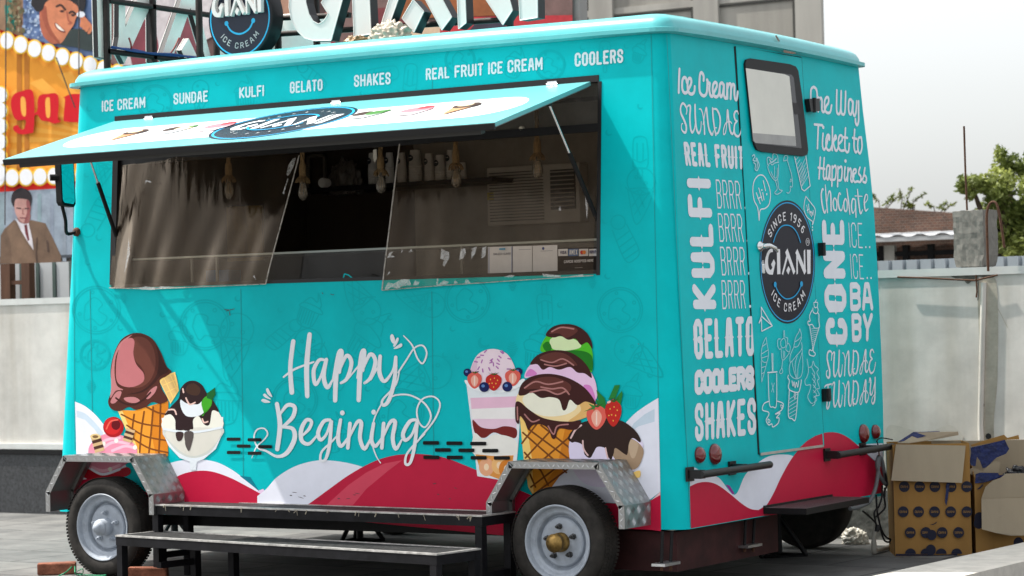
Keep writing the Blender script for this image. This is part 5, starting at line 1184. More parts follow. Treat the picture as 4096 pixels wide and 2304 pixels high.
def straw(x, y, rx, ry, c, cut=False):
    d.fill([ZC(x+a*rx, y+b*ry) for a, b in ((-.2, -1), (.2, -1), (.9, -.6), (1, 0), (.6, .7), (0, 1.05), (-.6, .7), (-1, 0), (-.9, -.6))], c, True)
    if cut:
        d.fill([ZC(x+a*rx*.62, y+.1*ry+b*ry*.72) for a, b in ((0, -1), (.8, -.4), (.7, .4), (0, 1), (-.7, .4), (-.8, -.4))], ink(236, 170, 150), True); d.stroke(pC([(x, y-ry*.4), (x, y+ry*.6)]), 5, ink(244, 214, 200))
    else:
        for i, j in ((-.4, -.3), (.1, -.45), (.5, -.2), (-.2, .15), (.3, .2), (0, .6), (-.55, .2)): d.disc(*ZC(x+i*rx, y+j*ry), 2.2, 3, ink(240, 190, 80))
    for k in (-1, -.4, .3, .9): d.fill([ZC(x-.15*rx, y-ry*.85), ZC(x+k*rx*.8, y-ry*1.15), ZC(x+.15*rx, y-ry*.8)], GRN)
straw(135, 372, 39, 45, SRL, True); straw(240, 382, 43, 46, SRD); straw(345, 358, 42, 45, SRL, True); berry(188, 410, 20); berry(315, 408, 20)
d.build('parfait_picture', tr)
# triple cone
d = Decal(side, base=.0042); F = lambda L, c, sm=True: d.fill(pC(L), c, sm)
F([(382, 560), (480, 600), (690, 600), (660, 820), (560, 960), (455, 1003), (430, 960), (405, 800)], OR, False); F([(382, 560), (415, 575), (450, 800), (460, 1000), (430, 960), (405, 800)], ORL, False); F([(640, 600), (690, 600), (660, 820), (560, 960), (470, 1000), (590, 850)], OR2, False)
for a in ([(395, 720), (480, 610)], [(415, 800), (600, 600)], [(430, 880), (650, 690)], [(445, 960), (655, 800)], [(480, 985), (650, 860)], [(400, 660), (560, 800), (640, 880)], [(430, 640), (660, 810)], [(410, 770), (500, 870), (540, 950)], [(500, 620), (665, 750)], [(440, 890), (470, 960)]): d.stroke(pC(a), 7, WAF)
GR1, GR2 = ink(80, 190, 40), ink(30, 120, 30)
F([(500, 215), (515, 150), (560, 110), (640, 90), (720, 120), (775, 190), (786, 260), (775, 330), (700, 260), (600, 215)], GR1); F([(600, 210), (720, 210), (780, 240), (782, 320), (740, 290), (700, 240)], GR2); F([(550, 150), (600, 130), (690, 150), (720, 190), (640, 210), (565, 200)], ink(214, 232, 180)); F([(510, 180), (540, 160), (560, 200), (530, 215)], GR2)
CH, CHL, CHH = ink(62, 28, 26), ink(96, 50, 44), ink(176, 120, 116)
F([(526, 125), (555, 85), (610, 65), (680, 68), (740, 100), (775, 150), (783, 200), (755, 165), (720, 178), (690, 145), (650, 150), (610, 130), (570, 138)], CH); F([(545, 115), (600, 78), (680, 80), (700, 105), (640, 140), (600, 115)], CHL); d.stroke(pC([(560, 105), (610, 82), (680, 90)]), 6, CHH, True)
PK, PK2 = ink(232, 196, 226), ink(214, 130, 196)
F([(412, 360), (440, 290), (520, 255), (680, 255), (760, 310), (802, 390), (800, 480), (700, 440), (500, 350)], PK); F([(415, 350), (440, 310), (475, 330), (470, 345)], PK2); F([(735, 400), (775, 405), (800, 470), (790, 490), (750, 440)], PK2)
F([(440, 285), (480, 235), (560, 208), (650, 215), (720, 255), (765, 310), (780, 360), (740, 335), (700, 330), (660, 300), (600, 315), (550, 300), (510, 315), (480, 285)], CH); F([(490, 250), (560, 220), (640, 230), (700, 290), (640, 280), (560, 280)], CHL)
for a in ([(500, 260), (560, 275), (620, 255), (680, 290)], [(520, 285), (580, 295), (640, 280)]): d.stroke(pC(a), 5.5, CHH, True)
VA, VA2 = ink(240, 214, 160), ink(236, 234, 214)
F([(362, 500), (380, 440), (460, 400), (650, 400), (770, 480), (745, 560), (640, 610), (480, 600), (390, 560)], VA); F([(400, 470), (470, 430), (640, 440), (700, 510), (640, 560), (520, 570), (430, 530)], VA2); F([(700, 470), (790, 500), (760, 570), (650, 600), (720, 540)], ink(226, 180, 110))
F([(376, 450), (400, 385), (470, 345), (560, 338), (650, 360), (730, 405), (780, 460), (800, 505), (745, 490), (700, 510), (660, 480), (640, 530), (620, 535), (600, 480), (550, 465), (500, 470), (450, 440), (410, 455)], CH); F([(410, 420), (470, 365), (570, 355), (660, 395), (650, 440), (560, 440), (480, 420)], CHL)
for a in ([(410, 415), (470, 380), (540, 395), (620, 380)], [(440, 440), (520, 425), (590, 450), (640, 430)], [(500, 410), (560, 420), (620, 415), (655, 450)]): d.stroke(pC(a), 6, CHH, True)
F([(360, 500), (385, 492), (430, 530), (500, 575), (580, 595), (660, 600), (720, 595), (700, 640), (660, 645), (600, 640), (580, 690), (560, 690), (540, 640), (500, 615), (455, 620), (430, 645), (410, 600), (385, 570), (378, 612), (360, 590)], CH)
for a in ([(370, 520), (372, 590)], [(410, 560), (450, 600), (490, 590)], [(540, 625), (570, 670), (590, 625), (650, 615)]): d.stroke(pC(a), 5.5, CHH, True)
d.build('triple_cone_picture', tr)
d = Decal(side, base=.0056); F = lambda L, c, sm=True: d.fill(pC(L), c, sm)
F([(655, 720), (700, 690), (860, 680), (1040, 700), (1060, 760), (1045, 830), (1000, 880), (960, 930), (860, 960), (740, 940), (670, 850)], ink(224, 214, 236)); F([(860, 700), (985, 690), (1058, 740), (1058, 800), (1020, 860), (940, 850)], ink(164, 138, 112)); F([(985, 700), (1035, 720), (1020, 790), (1000, 800), (985, 760)], ink(188, 164, 138)); F([(1010, 880), (1045, 870), (1045, 905), (1020, 905)], ORL)
F([(648, 690), (680, 640), (740, 600), (840, 585), (940, 595), (1010, 640), (1045, 690), (1045, 715), (1005, 690), (985, 720), (975, 780), (955, 775), (910, 745), (900, 775), (885, 810), (862, 780), (850, 745), (810, 740), (790, 770), (770, 800), (740, 780), (730, 730), (690, 712), (670, 715)], ink(48, 32, 28))
d.stroke(pC([(665, 690), (690, 645), (722, 620)]), 7, ink(226, 190, 186), True); d.stroke(pC([(730, 705), (735, 750), (758, 785)]), 6, ink(226, 190, 186), True); d.stroke(pC([(855, 745), (862, 780), (868, 800)]), 6, ink(226, 190, 186), True)
for a in ([(805, 425), (850, 470), (860, 515), (820, 510)], [(870, 480), (905, 400), (935, 398), (910, 470)], [(890, 500), (945, 430), (950, 450), (935, 520)], [(800, 480), (850, 490), (850, 530), (815, 520)]): F(a, ink(36, 124, 52), False)
straw(806, 575, 54, 66, SRL, True); straw(898, 552, 44, 72, SRD); d.stroke(pC([(870, 495), (880, 490)]), 8, ink(240, 190, 180))
for k in ((735, 545), (760, 500), (785, 520), (790, 545)): F([(790, 530), k, (800, 515)], ink(44, 130, 60), False)
d.build('chocolate_scoop_picture', tr)

# slogan
d = Decal(side, base=.0018); SW = ink(230, 232, 236)
def bs_(pts, w_=18): d.stroke([(*ZBq(p[0], p[1]), (p[2] if len(p) > 2 else w_)/1.375) for p in pts], w_/1.375, SW, True)
for s_ in (
 [(238, 158, 24), (222, 300, 24), (230, 440, 26)], [(328, 120, 24), (312, 290, 28), (315, 460, 24)], [(185, 355, 10), (245, 312, 12), (350, 272, 10)],
 [(412, 262, 14), (380, 262, 18), (350, 320, 22), (360, 395, 20), (390, 350, 14), (415, 270, 16)], [(420, 258, 20), (405, 350, 24), (425, 412, 22), (455, 370, 10)],
 [(497, 212, 18), (475, 330, 26), (468, 484, 24)], [(455, 375, 10), (485, 225, 16), (508, 220, 16), (492, 330, 16)], [(488, 330, 12), (530, 238, 20), (558, 275, 22), (535, 360, 20), (500, 388, 14)], [(535, 370, 8), (600, 290, 10)],
 [(622, 212, 18), (605, 340, 26), (598, 482, 24)], [(590, 360, 10), (610, 225, 14), (632, 215, 16), (622, 320, 14)], [(618, 320, 12), (660, 230, 20), (690, 268, 22), (665, 355, 20), (630, 388, 14)], [(665, 370, 8), (715, 280, 10)],
 [(716, 240, 20), (712, 330, 24), (740, 378, 20), (785, 320, 12), (802, 245, 18)], [(802, 245, 18), (795, 370, 22), (765, 480, 22), (735, 510, 18), (730, 480, 12), (800, 400, 10), (820, 330, 8)],
 [(815, 330, 9), (860, 262, 9), (905, 195, 9), (950, 182, 9), (972, 225, 9), (950, 280, 9), (920, 250, 9), (892, 180, 9), (845, 128, 6)],
 [(755, 480, 8), (800, 455, 9), (880, 455, 9), (960, 500, 10), (995, 570, 10), (965, 630, 9), (930, 605, 9), (918, 535, 9), (950, 475, 9), (1010, 463, 9), (1045, 505, 9), (1015, 590, 10), (935, 690, 10)],
 [(722, 505, 8), (682, 590, 8), (670, 700, 8), (690, 780, 7), (718, 828, 5)],
 [(148, 502, 22), (165, 620, 26), (150, 752, 24)], [(165, 560, 12), (205, 510, 20), (245, 520, 22), (235, 575, 22), (180, 630, 16)], [(180, 630, 14), (235, 640, 22), (245, 695, 26), (205, 770, 24), (150, 792, 16), (90, 762, 12), (45, 745, 9), (22, 690, 8), (38, 645, 8), (78, 638, 8), (97, 668, 8), (75, 702, 7), (35, 740, 7), (10, 800, 4)],
 [(285, 680, 12), (325, 640, 18), (338, 600, 18), (310, 592, 20), (282, 645, 24), (285, 705, 22), (325, 722, 18), (372, 672, 10)],
 [(440, 590, 16), (405, 600, 20), (375, 660, 22), (388, 700, 20), (420, 670, 14), (445, 600, 16)], [(448, 600, 18), (437, 730, 20), (415, 808, 16), (388, 812, 14), (395, 765, 12), (445, 715, 11), (492, 665, 9)],
 [(498, 590, 18), (484, 690, 22), (502, 735, 20), (545, 680, 10)], [(550, 610, 20), (538, 745, 20)], [(545, 690, 12), (588, 605, 18), (612, 608, 22), (605, 690, 22), (630, 750, 20), (665, 690, 10)],
 [(680, 610, 18), (668, 700, 22), (690, 735, 20), (725, 690, 10)], [(735, 610, 20), (725, 745, 20)], [(730, 690, 12), (770, 605, 18), (798, 603, 22), (785, 690, 22), (802, 750, 20), (835, 700, 10)],
 [(912, 590, 16), (878, 600, 20), (842, 665, 22), (855, 702, 20), (890, 672, 14), (918, 600, 16)], [(920, 600, 18), (905, 735, 20), (882, 825, 16), (855, 832, 14), (862, 780, 12), (912, 718, 11), (960, 668, 9)]): bs_(s_)
for x, y in ((508, 552), (680, 548)): d.disc(*ZBq(x, y), 9, 10, SW)
for a in ([(772, 128), (785, 120), (798, 150), (790, 172), (775, 155)], [(788, 182), (808, 140), (818, 148), (800, 185)], [(790, 198), (830, 170), (836, 185), (812, 198)], [(88, 425), (98, 416), (112, 440), (122, 465), (100, 452)], [(72, 455), (82, 446), (100, 462), (115, 478), (88, 470)], [(62, 485), (72, 475), (95, 482), (112, 494), (80, 496)]): d.fill(pB(a), SW, True)
d.build('slogan_lettering', tr, 'white brush script slogan reading Happy Begining')
# band of names above the hatch
ZT1, ZT2, ZT3 = V(0, 0, 2.3373), V(1000, 0, 2.1467), V(2100, 0, 1.8343)
WB = ink(214, 226, 230)
for nm, Z, items in (('ICE CREAM', ZT1, [('ICE', ((952, 942), (1062, 930), (1062, 1036), (952, 1047))), ('CREAM', ((1098, 928), (1358, 903), (1358, 1007), (1098, 1032)))]), ('SUNDAE', ZT1, [('SUNDAE', ((1622, 873), (1943, 845), (1943, 950), (1622, 978)))]), ('KULFI', ZT1, [('KULFI', ((2237, 817), (2468, 793), (2468, 898), (2237, 920)))]),
 ('GELATO', ZT2, [('GELATO', ((343, 703), (622, 677), (622, 777), (343, 803)))]), ('SHAKES', ZT2, [('SHAKES', ((893, 645), (1207, 618), (1207, 722), (893, 748)))]),
 ('REAL FRUIT ICE CREAM', ZT2, [('REAL', ((1510, 588), (1712, 570), (1712, 670), (1510, 690))), ('FRUIT', ((1757, 563), (2003, 540), (2003, 648), (1757, 668))), ('ICE', ((2045, 535), (2170, 525), (2170, 630), (2045, 640))), ('CREAM', ((2212, 517), (2512, 490), (2512, 600), (2212, 625)))]), ('COOLERS', ZT3, [('COOLERS', ((365, 389), (720, 358), (720, 460), (365, 490)))])):
    for t_, q in items: d = Decal(side, base=.0016); text(d, t_, [Z(*p) for p in q], .17, WB); d.build('menu_lettering', tr, 'white band lettering reading '+t_)
# faint line drawings all over the side vinyl
d = Decal(side, base=.0003, step=1e-6); LN = mat('faint_teal_line', (.0, .41, .44), .4, spec=.08)
def doo(x, y, s_, rot, strokes, w_=5):
    c, q = math.cos(rot)*s_, math.sin(rot)*s_
    for st in strokes: d.stroke([(x+a*c-b*q, y+a*q+b*c) for a, b in st], w_, LN, True, caps=False)
circ = lambda x, y, r, n=14: [(x+r*math.cos(2*math.pi*k/n), y+r*math.sin(2*math.pi*k/n)) for k in range(n+1)]
def hatchl(x0, x1, y0, y1, n): return [[(x0+(x1-x0)*k/n, y0), (x0+(x1-x0)*(k+.4)/n, y1)] for k in range(n)]
DON = [circ(0, 0, 1, 20), circ(0, 0, .9, 20), [(-.5, -.1), (-.2, -.5), (.2, -.3), (.1, 0), (.5, .2), (.3, .6), (-.1, .4), (-.4, .5), (-.5, -.1)], circ(.55, -.45, .07, 7), circ(-.65, .3, .06, 7), circ(.1, .75, .06, 7), circ(-.3, -.7, .06, 7), circ(.7, .3, .05, 7)]
CON = [[(-.5, 0), (0, 1.4), (.5, 0), (-.5, 0)], circ(0, -.35, .55, 16), [(-.6, -.05), (-.3, .12), (0, 0), (.3, .12), (.6, -.05)], [(-.35, .1), (.12, 1.0)], [(-.1, .05), (.25, .7)], [(.35, .1), (-.12, 1.0)], [(.1, .05), (-.25, .7)], circ(-.2, -.5, .06, 7), circ(.2, -.3, .06, 7)]
POP = [[(-.35, .6), (-.35, -.6), (-.2, -.9), (.2, -.9), (.35, -.6), (.35, .6), (-.35, .6)], [(-.1, .6), (-.1, 1.1), (.1, 1.1), (.1, .6)], [(-.15, -.6), (-.15, .3)], [(.15, -.6), (.15, .3)], [(-.35, .2), (0, .35), (.35, .2)]]
CUP = [[(-.5, 0), (-.35, .8), (.35, .8), (.5, 0)], [(-.6, 0), (-.4, -.25), (.4, -.25), (.6, 0), (-.6, 0)], [(-.45, -.25), (-.2, -.6), (.2, -.5), (.05, -.95), (.4, -.5), (.45, -.25)]]+hatchl(-.4, .4, .05, .75, 6)
SWR = [[(-.5, .3), (-.6, 0), (-.3, -.2), (.4, 0), (.55, .3), (-.5, .3)], [(-.4, -.15), (-.35, -.4), (.2, -.5), (.4, -.1)], [(-.2, -.45), (.0, -.75), (.25, -1), (.2, -.55)], [(-.45, .35), (-.3, 1), (.3, 1), (.5, .35)]]+hatchl(-.35, .35, .4, .95, 5)
CAN = [circ(-.8, 0, .3, 10), [(-.6, -.3), (.6, -.4), (.9, -.1), (.8, .3), (-.6, .35)], [(-.3, -.35), (-.1, .35)], [(.0, -.38), (.2, .34)], [(.3, -.4), (.5, .33)], [(.6, -.38), (.75, .3)]]
def moon(x, y, r):
    k = R_(-45); P = [(x+r*math.cos(k+R_(q)), y+r*math.sin(k+R_(q))) for q in range(65, 296, 21)]; cx, cy = x+.36*r*math.cos(k), y+.36*r*math.sin(k)
    P += [(cx+.76*r*math.cos(k+R_(q)), cy+.76*r*math.sin(k+R_(q))) for q in range(275, 84, -19)]; d.fill(P, LN)
for x, y, s_, r, S in ((385, 1240, 95, .2, DON), (390, 860, 90, -1, CAN), (420, 660, 70, .3, CON), (1700, 1210, 90, 1.9, CON), (1450, 1215, 100, 2.6, CON), (1240, 1240, 80, .4, CUP), (1870, 1200, 90, .1, DON), (2180, 1230, 80, 3.1, POP), (2480, 1240, 90, .2, DON), (2560, 620, 80, 0, POP), (2560, 760, 100, .1, CON), (2500, 960, 95, 1.2, CAN), (2540, 1420, 100, -.9, CON),
    (820, 1300, 100, -.3, DON), (940, 1360, 120, .2, CON), (720, 1340, 75, .1, SWR), (900, 1600, 110, .05, CUP), (1130, 1340, 80, 2.5, CAN), (1250, 1400, 100, -.5, CON), (1480, 1330, 110, .6, SWR), (1350, 1500, 90, .3, POP), (1700, 1500, 120, 1.3, CON), (1180, 1600, 90, .2, DON), (1600, 1650, 95, .2, DON), (1330, 1730, 90, .1, CUP), (2530, 1560, 70, .1, SWR), (2150, 1380, 90, .2, SWR),
    (500, 360, 60, .2, CUP), (620, 410, 70, 0, DON), (800, 375, 60, .1, CON), (980, 370, 75, 0, CUP), (1250, 310, 70, .8, CAN), (1520, 300, 80, 1.4, POP), (1640, 320, 70, .1, POP), (1840, 240, 60, .1, DON), (2060, 250, 70, .3, CUP), (2200, 260, 60, 0, DON), (2420, 220, 60, 0, POP), (2560, 200, 50, .3, SWR), (380, 1420, 60, .2, DON)): doo(x, y, s_, r, S)
for x, y, r in ((390, 755, 12), (345, 700, 10), (395, 950, 14), (350, 1050, 12), (650, 1258, 12), (950, 1195, 12), (1120, 1240, 11), (400, 1395, 20), (480, 1310, 12), (310, 1440, 10), (800, 1465, 12), (1445, 1360, 12), (1560, 1270, 12), (1780, 1420, 12), (1810, 1315, 12), (1830, 1425, 12), (1935, 1370, 24), (1470, 1555, 12), (2240, 1220, 12), (2030, 1280, 12), (2600, 1500, 12), (2435, 530, 14), (2560, 425, 12), (2420, 885, 12), (2430, 1105, 13), (2330, 1385, 13), (2505, 185, 11), (2330, 190, 12), (357, 435, 12), (720, 340, 10), (870, 335, 10), (1450, 375, 12)): moon(x, y, r)
for x, y, s_ in ((2050, 1145, 22), (495, 1195, 20), (745, 1175, 20), (2370, 1135, 22), (365, 1550, 26), (2050, 1400, 30), (410, 385, 16), (1920, 250, 18)):
    for k in range(-3, 4):
        d.stroke([(x, y+k*s_*.28), (x+s_*.7*(1-abs(k)/5), y+k*s_*.28-s_*.2)], s_*.16, LN); d.stroke([(x, y+k*s_*.28), (x-s_*.7*(1-abs(k)/5), y+k*s_*.28-s_*.2)], s_*.16, LN)
d.build('line_pattern', tr)

# scuffs and scratches
scf = mat('scuff_mark', (.09, .06, .065), .8, var=.5, vscale=60)
d = Decal(side, base=.0021); rs_ = random.Random(4)
for (x, y, l, a) in [(245, 990, 26, .1), (280, 1018, 30, .3), (300, 1010, 16, .2), (225, 1005, 14, .1), (590, 995, 30, .2), (575, 1003, 18, .1), (540, 1024, 22, .0), (488, 1024, 14, .1), (1015, 940, 22, -.2), (1130, 965, 16, .5), (1100, 1025, 12, 0), (1035, 1000, 12, .3), (380, 1030, 18, .1)]:
    d.stroke([(*ZBq(x-l/2, y-l/2*math.sin(a)), 1.), (*ZBq(x, y+rs_.uniform(-2, 2)), rs_.uniform(2, 5)), (*ZBq(x+l/2, y+l/2*math.sin(a)), .8)], 2, scf)
for pts in ([(898, 1238), (920, 1240), (938, 1235)], [(905, 1244), (925, 1238)], [(917, 1246), (920, 1262)], [(1322, 1176), (1332, 1180), (1336, 1178)], [(1288, 1170), (1292, 1176)], [(2552, 1375), (2556, 1377)]): d.stroke(pts, 2.2, scf)
d.build('scuff_marks', tr)
# ---------------------------------------------------------------- lamps, bumpers, step on the rear
redl = mat('red_lens', (.16, .008, .01), .12, var=.3, vscale=25, coat=1.)
Zr = V(2720, 1650, 2.8622)
for x, y, r in ((215, 487, .045), (392, 478, .058), (2095, 242, .058), (2228, 222, .045)):
    q = rear(*Zr(x, y), .002); m = MB(); m.lathe(q, NR, [(r, 0), (r, .006), (r*.95, .014), (r*.8, .023), (r*.5, .031), (0, .034)], redl, 28); m.build('tail_lamp', tr)
def bumper(a, b, bx):
    p, q = onX(*Zr(*a), .21), onX(*Zr(*b), .21); m = MB(); d_ = (q-p).normalized()
    m.tube([p, p+d_*.004, q-d_*.012, q-d_*.004, q], [.019, .02, .02, .017, .011], mat('powder_black', (.018, .018, .019), .42), 16); o = m.build('bumper_tube', tr)
    for k in bx:
        c = p.lerp(q, k); w_ = MB(); w_.box((xr(c.z)+.008, c.y, c.z), (.012, .075, .075), ab); w_.box(((xr(c.z)+c.x)/2, c.y, c.z), (c.x-xr(c.z), .05, .045), ab); w_.build('bracket', o)
bumper((240, 712), (1040, 595), (.03, .62)); bumper((1805, 488), (2440, 385), (.03, .66))
m = MB(); zs_ = .405
P = [onZ(*Zr(*p), zs_) for p in ((925, 1090), (1447, 1100), (2165, 968), (1660, 958))]
P[0].x = xr(.4)+.002; P[3].x = xr(.4)+.002
stepm = mat('tread_plate', (.07, .06, .062), .5, .3, var=.4, vscale=20, bump=.8, bscale=55); m.prism([p-Vector((0, 0, .034)) for p in P], (0, 0, .034), stepm, blackm); m.build('step_plate', tr)
m = MB(); p = Vector((xr(.42)+.003, P[0].y, .405)); m.hexa(p, (.006, 0, 0), (0, P[3].y-P[0].y+.0, 0), (0, 0, .012), ab); m.build('step_flange', tr)

# screw jack stand under the rear and one under the middle
def jack(px, py, h, label, top):
    c = onZ(px, py, 0); t = thing('jack_stand', c, label, 'jack stand', 'jack stands under the trailer'); c = Vector(c)
    m = MB(); m.tube([c+Vector((0, 0, .02)), c+Vector((0, 0, h))], .024, blackm, 10); m.build('column', t)
    for a in (.3, 2.4, 4.5):
        f = c+Vector((math.cos(a)*.17, math.sin(a)*.17, .0)); m = MB(); m.tube([f+Vector((0, 0, .008)), c+Vector((0, 0, h*.72))], .016, blackm, 6); m.build('leg', t)
    m = MB(); fs = [c+Vector((math.cos(a)*.17, math.sin(a)*.17, .008)) for a in (.3, 2.4, 4.5)]; m.tube(fs, .01, blackm, 6, closed=True); m.build('base_ring', t)
jack(3115, 2225, .36, 'black three legged jack stand beneath the rear step plate', 0)
jack(1440, 2165, .34, 'black three legged jack stand seen between the two step benches under the trailer', 0)
jack(700, 2190, .3, 'black three legged jack stand behind the left wheel', 0)

# wing mirror
my = onX(268, 740, -4.0); MX = -4.08
m = MB(); c = [onX(238, 600, MX), onX(293, 600, MX), onX(303, 815, MX), onX(296, 829, MX), onX(255, 822, MX), onX(247, 808, MX)]
for q in c[:2]: q.z += .03
mir = MB(); mir.prism(c, (-.045, 0, 0), blackm); mo = mir.build('wing_mirror', tr)
cen = sum(c, Vector())/6; g2 = [cen+(q-cen)*.86+Vector((.002, 0, 0)) for q in c]
mg = bpy.data.materials.new('mirror_glass'); mg.use_nodes = True; b = mg.node_tree.nodes['Principled BSDF']; b.inputs['Metallic'].default_value = 1; b.inputs['Roughness'].default_value = .03; b.inputs['Base Color'].default_value = (.82, .84, .85, 1)
m = MB(); m.poly(g2, mg); m.build('mirror_glass', mo)
mt0 = side(308, 928, .0); m = MB(); MY = (c[0].y+c[1].y)/2
arm = [mt0+Vector((0, -.012, 0)), mt0+Vector((-.03, -.06, -.008))]+[onX(x, y, MX-.04) for x, y in ((262, 880), (245, 810), (232, 760), (226, 710))]
m.tube(smooth([tuple(p) for p in arm], n=4), .011, blackm, 8); m.lathe(mt0, -NS, [(.028, 0), (.028, .01), (.016, .018)], rust, 14); q = onX(219, 710, MX-.04); m.tube([q+Vector((-.02, -.02, 0)), q+Vector((.02, .03, 0))], .02, blackm, 8); m.build('mirror_arm', mo)

# ---------------------------------------------------------------- roof sign
signw = mat('sign_acrylic', (.68, .67, .65), .25, var=.04); signb = mat('sign_return', (.012, .012, .014), .4, 0); signback = mat('sign_back_board', (.9, .9, .84), .7, var=.12)
rs = thing('roof_sign', (-2.2, .5, 3.13), 'large white three dimensional letters GIANI on a black frame on the trailer roof', 'roof sign')
SY = .45
p = onY(1158, 171, SY); q = onY(2155, 79, SY); SW_ = (q-p).length; SHh = .56
ud = (q-p).normalized()
def sign_letter(poly, o, u, hgt, dep, front, back, par, wsc):
    P = [o+u*(x/LOGO_W*wsc)+Vector((0, 0, y*hgt)) for x, y in poly]; return P
for L in LOGO:
    b = MB()
    for pg in L:
        P = [p+ud*(x/LOGO_W*SW_)+Vector((0, 0, y*SHh)) for x, y in pg]
        b.prism(P, (0, .08, 0), signw, signb)
        cen = sum(P, Vector())/len(P)
        n_ = len(P)
        for i in range(n_): b.tube([P[i]+Vector((0, -.001, 0)), P[(i+1) % n_]+Vector((0, -.001, 0))], .0035, signw, 4, False)
    b.build('letter', rs)
# the same name along the front edge, seen from behind through its frame
SX = -4.05
p2, q2 = onX(391, 236, SX), onX(1111, 262, SX); p2.z = q2.z = min(p2.z, 3.17); u2 = Vector((0, q2.y-p2.y, 0)); W2 = u2.length; u2.normalize()
for L in LOGO:
    b = MB()
    for pg in L:
        P = [p2+u2*((LOGO_W-x)/LOGO_W*W2)+Vector((0, 0, y*.62)) for x, y in pg]
        b.prism(P, (-.04, 0, 0), signback, signb)
        n_ = len(P)
        for i in range(n_): b.tube([P[i]+Vector((-.04, 0, 0)), P[(i+1) % n_]+Vector((-.04, 0, 0))], .004, signw, 4, False)
    b.build('letter', rs, 'reversed letter seen from behind')
frm = mat('sign_frame_steel', (.03, .022, .02), .6, .2, var=.6, vscale=14)
def bar(a, b_, w_=.018, nm='frame_bar'):
    m = MB(); m.tube([a, b_], w_*1.2, frm, 4); m.build(nm, rs)
fx = SX+.035
for pts in (((435, 2), (1160, 88)), ((425, 205), (760, 246))):
    a = onX(*pts[0], fx); b_ = onX(*pts[1], fx); bar(a, Vector((fx, 2.35, a.z+(b_.z-a.z)*(2.35-a.y)/(b_.y-a.y)*.0)))
for x_, y_ in ((428, 205), (616, 262), (868, 250)):
    a = onX(x_, y_, fx); bar(Vector((fx, a.y, 3.08)), Vector((fx, a.y, 3.75)))
bar(Vector((fx, 2.3, 3.08)), Vector((fx, 2.3, 3.75)))
fy = SY+.13
for pts in (((1090, 138), (2045, 77)), ((1060, 75), (1400, 60))):
    a = onY(*pts[0], fy); b_ = onY(*pts[1], fy); bar(a, b_)
for x_, y_ in ((1114, 225), (1268, 200), (2041, 128), (800, 240)):
    a = onY(x_, y_, fy); bar(Vector((a.x, fy, 3.10)), Vector((a.x, fy, 3.7)))
bar(Vector((onY(800, 240, fy).x, fy, 3.14)), Vector((onY(1268, 200, fy).x, fy, 3.14)))
cab = mat('blue_cable', (.02, .06, .22), .5); rdc = mat('red_cable', (.22, .02, .02), .5)
m = MB(); a = onX(435, 200, fx); 
for k in range(3): m.tube(smooth([(fx+.02+.004*k, a.y+t_*.2, a.z+.012+.008*math.sin(t_*2+k)) for t_ in range(9)]), .006, cab, 5)
for x_, y_, x2, y2 in ((516, 152, 525, 206), (716, 152, 676, 222), (742, 225, 765, 238)): m.tube(smooth([tuple(onX(x_, y_, fx+.01)), tuple(onX((x_+x2)/2+4, (y_+y2)/2, fx+.03)), tuple(onX(x2, y2, fx+.02))]), .006, rdc, 5)
m.build('sign_cable', rs)
# round plaque
dc = onY(960, 72, SY-.05); R0 = (onY(1095, 72, SY-.05)-dc).length*.95
pl_ = MB(); pl_.lathe(dc+Vector((0, .11, 0)), (0, -1, 0), [(R0, 0), (R0, .10), (R0*.985, .112), (R0*.97, .112)], signb, 64); navy = mat('plaque_navy', (.012, .018, .035), .3, var=.15)
pl_.lathe(dc, (0, -1, 0), [(R0*.97, .002), (0, .0021)], navy, 64); po = pl_.build('round_plaque', rs, 'round navy plaque with white letters GIANI and a blue smile')
plane = lambda x, y, o=0.: Vector((dc.x+x*R0, dc.y-.002-o, dc.z-y*R0))
cy2 = mat('plaque_blue', (.02, .42, .72), .3)
d = Decal(plane, base=.0008); d.stroke([(.92*math.cos(k*.1), .92*math.sin(k*.1)) for k in range(64)], .035, cy2, caps=False)
d.stroke([(-.42, .10), (-.3, .28), (-.1, .38), (.1, .38), (.3, .28), (.42, .10)], .045, cy2, True); d.disc(-.42, .10, .06, .06, cy2); d.disc(.42, .10, .06, .06, cy2)
arc_text(d, 'ICE CREAM', 0, 0, .68, .68, 215, 325, .22, .15, mat('plaque_silver', (.42, .44, .45), .35), inward=True); d.build('plaque_print', po)
b = MB()
for L in LOGO:
    for pg in L: b.prism([plane(-.78+x/LOGO_W*1.56, -.12-y*.56+.06, .034) for x, y in pg], (0, .03, 0), signw, signw)
b.build('plaque_letters', po)
# scraps of plastic on the roof edge
rnd = random.Random(5)
def scrap(name, c, r, mt, label, n=10, cat='plastic scrap', seed=1):
    rnd = random.Random(seed); bm = bmesh.new(); bmesh.ops.create_icosphere(bm, subdivisions=5, radius=1)
    K = [Vector((rnd.gauss(0, 1), rnd.gauss(0, 1), rnd.gauss(0, 1))).normalized()*rnd.uniform(3, 13) for _ in range(16)]; ph = [rnd.uniform(0, 6) for _ in K]
    for v in bm.verts:
        q = v.co.copy(); k = 1+sum(abs(math.sin(q.dot(a)+f)) for a, f in zip(K, ph))*-.058+.42
        v.co = Vector((q.x*r[0], q.y*r[1], max(-.25, q.z)*r[2]))*k
    bm.transform(Matrix.Translation(c)); m = MB(); m.bm(bm, mt, True); o = m.build(name, loc=c); tag(o, label, cat); return o
plas = mat('grubby_plastic', (.42, .37, .29), .3, var=.45, vscale=26, coat=.3)
q = onY(1560, 158, .42); scrap('plastic_scrap', Vector((q.x, .42, 3.13)), (.17, .09, .13), plas, 'crumpled dirty clear plastic lying on the roof under the white letters', seed=3)
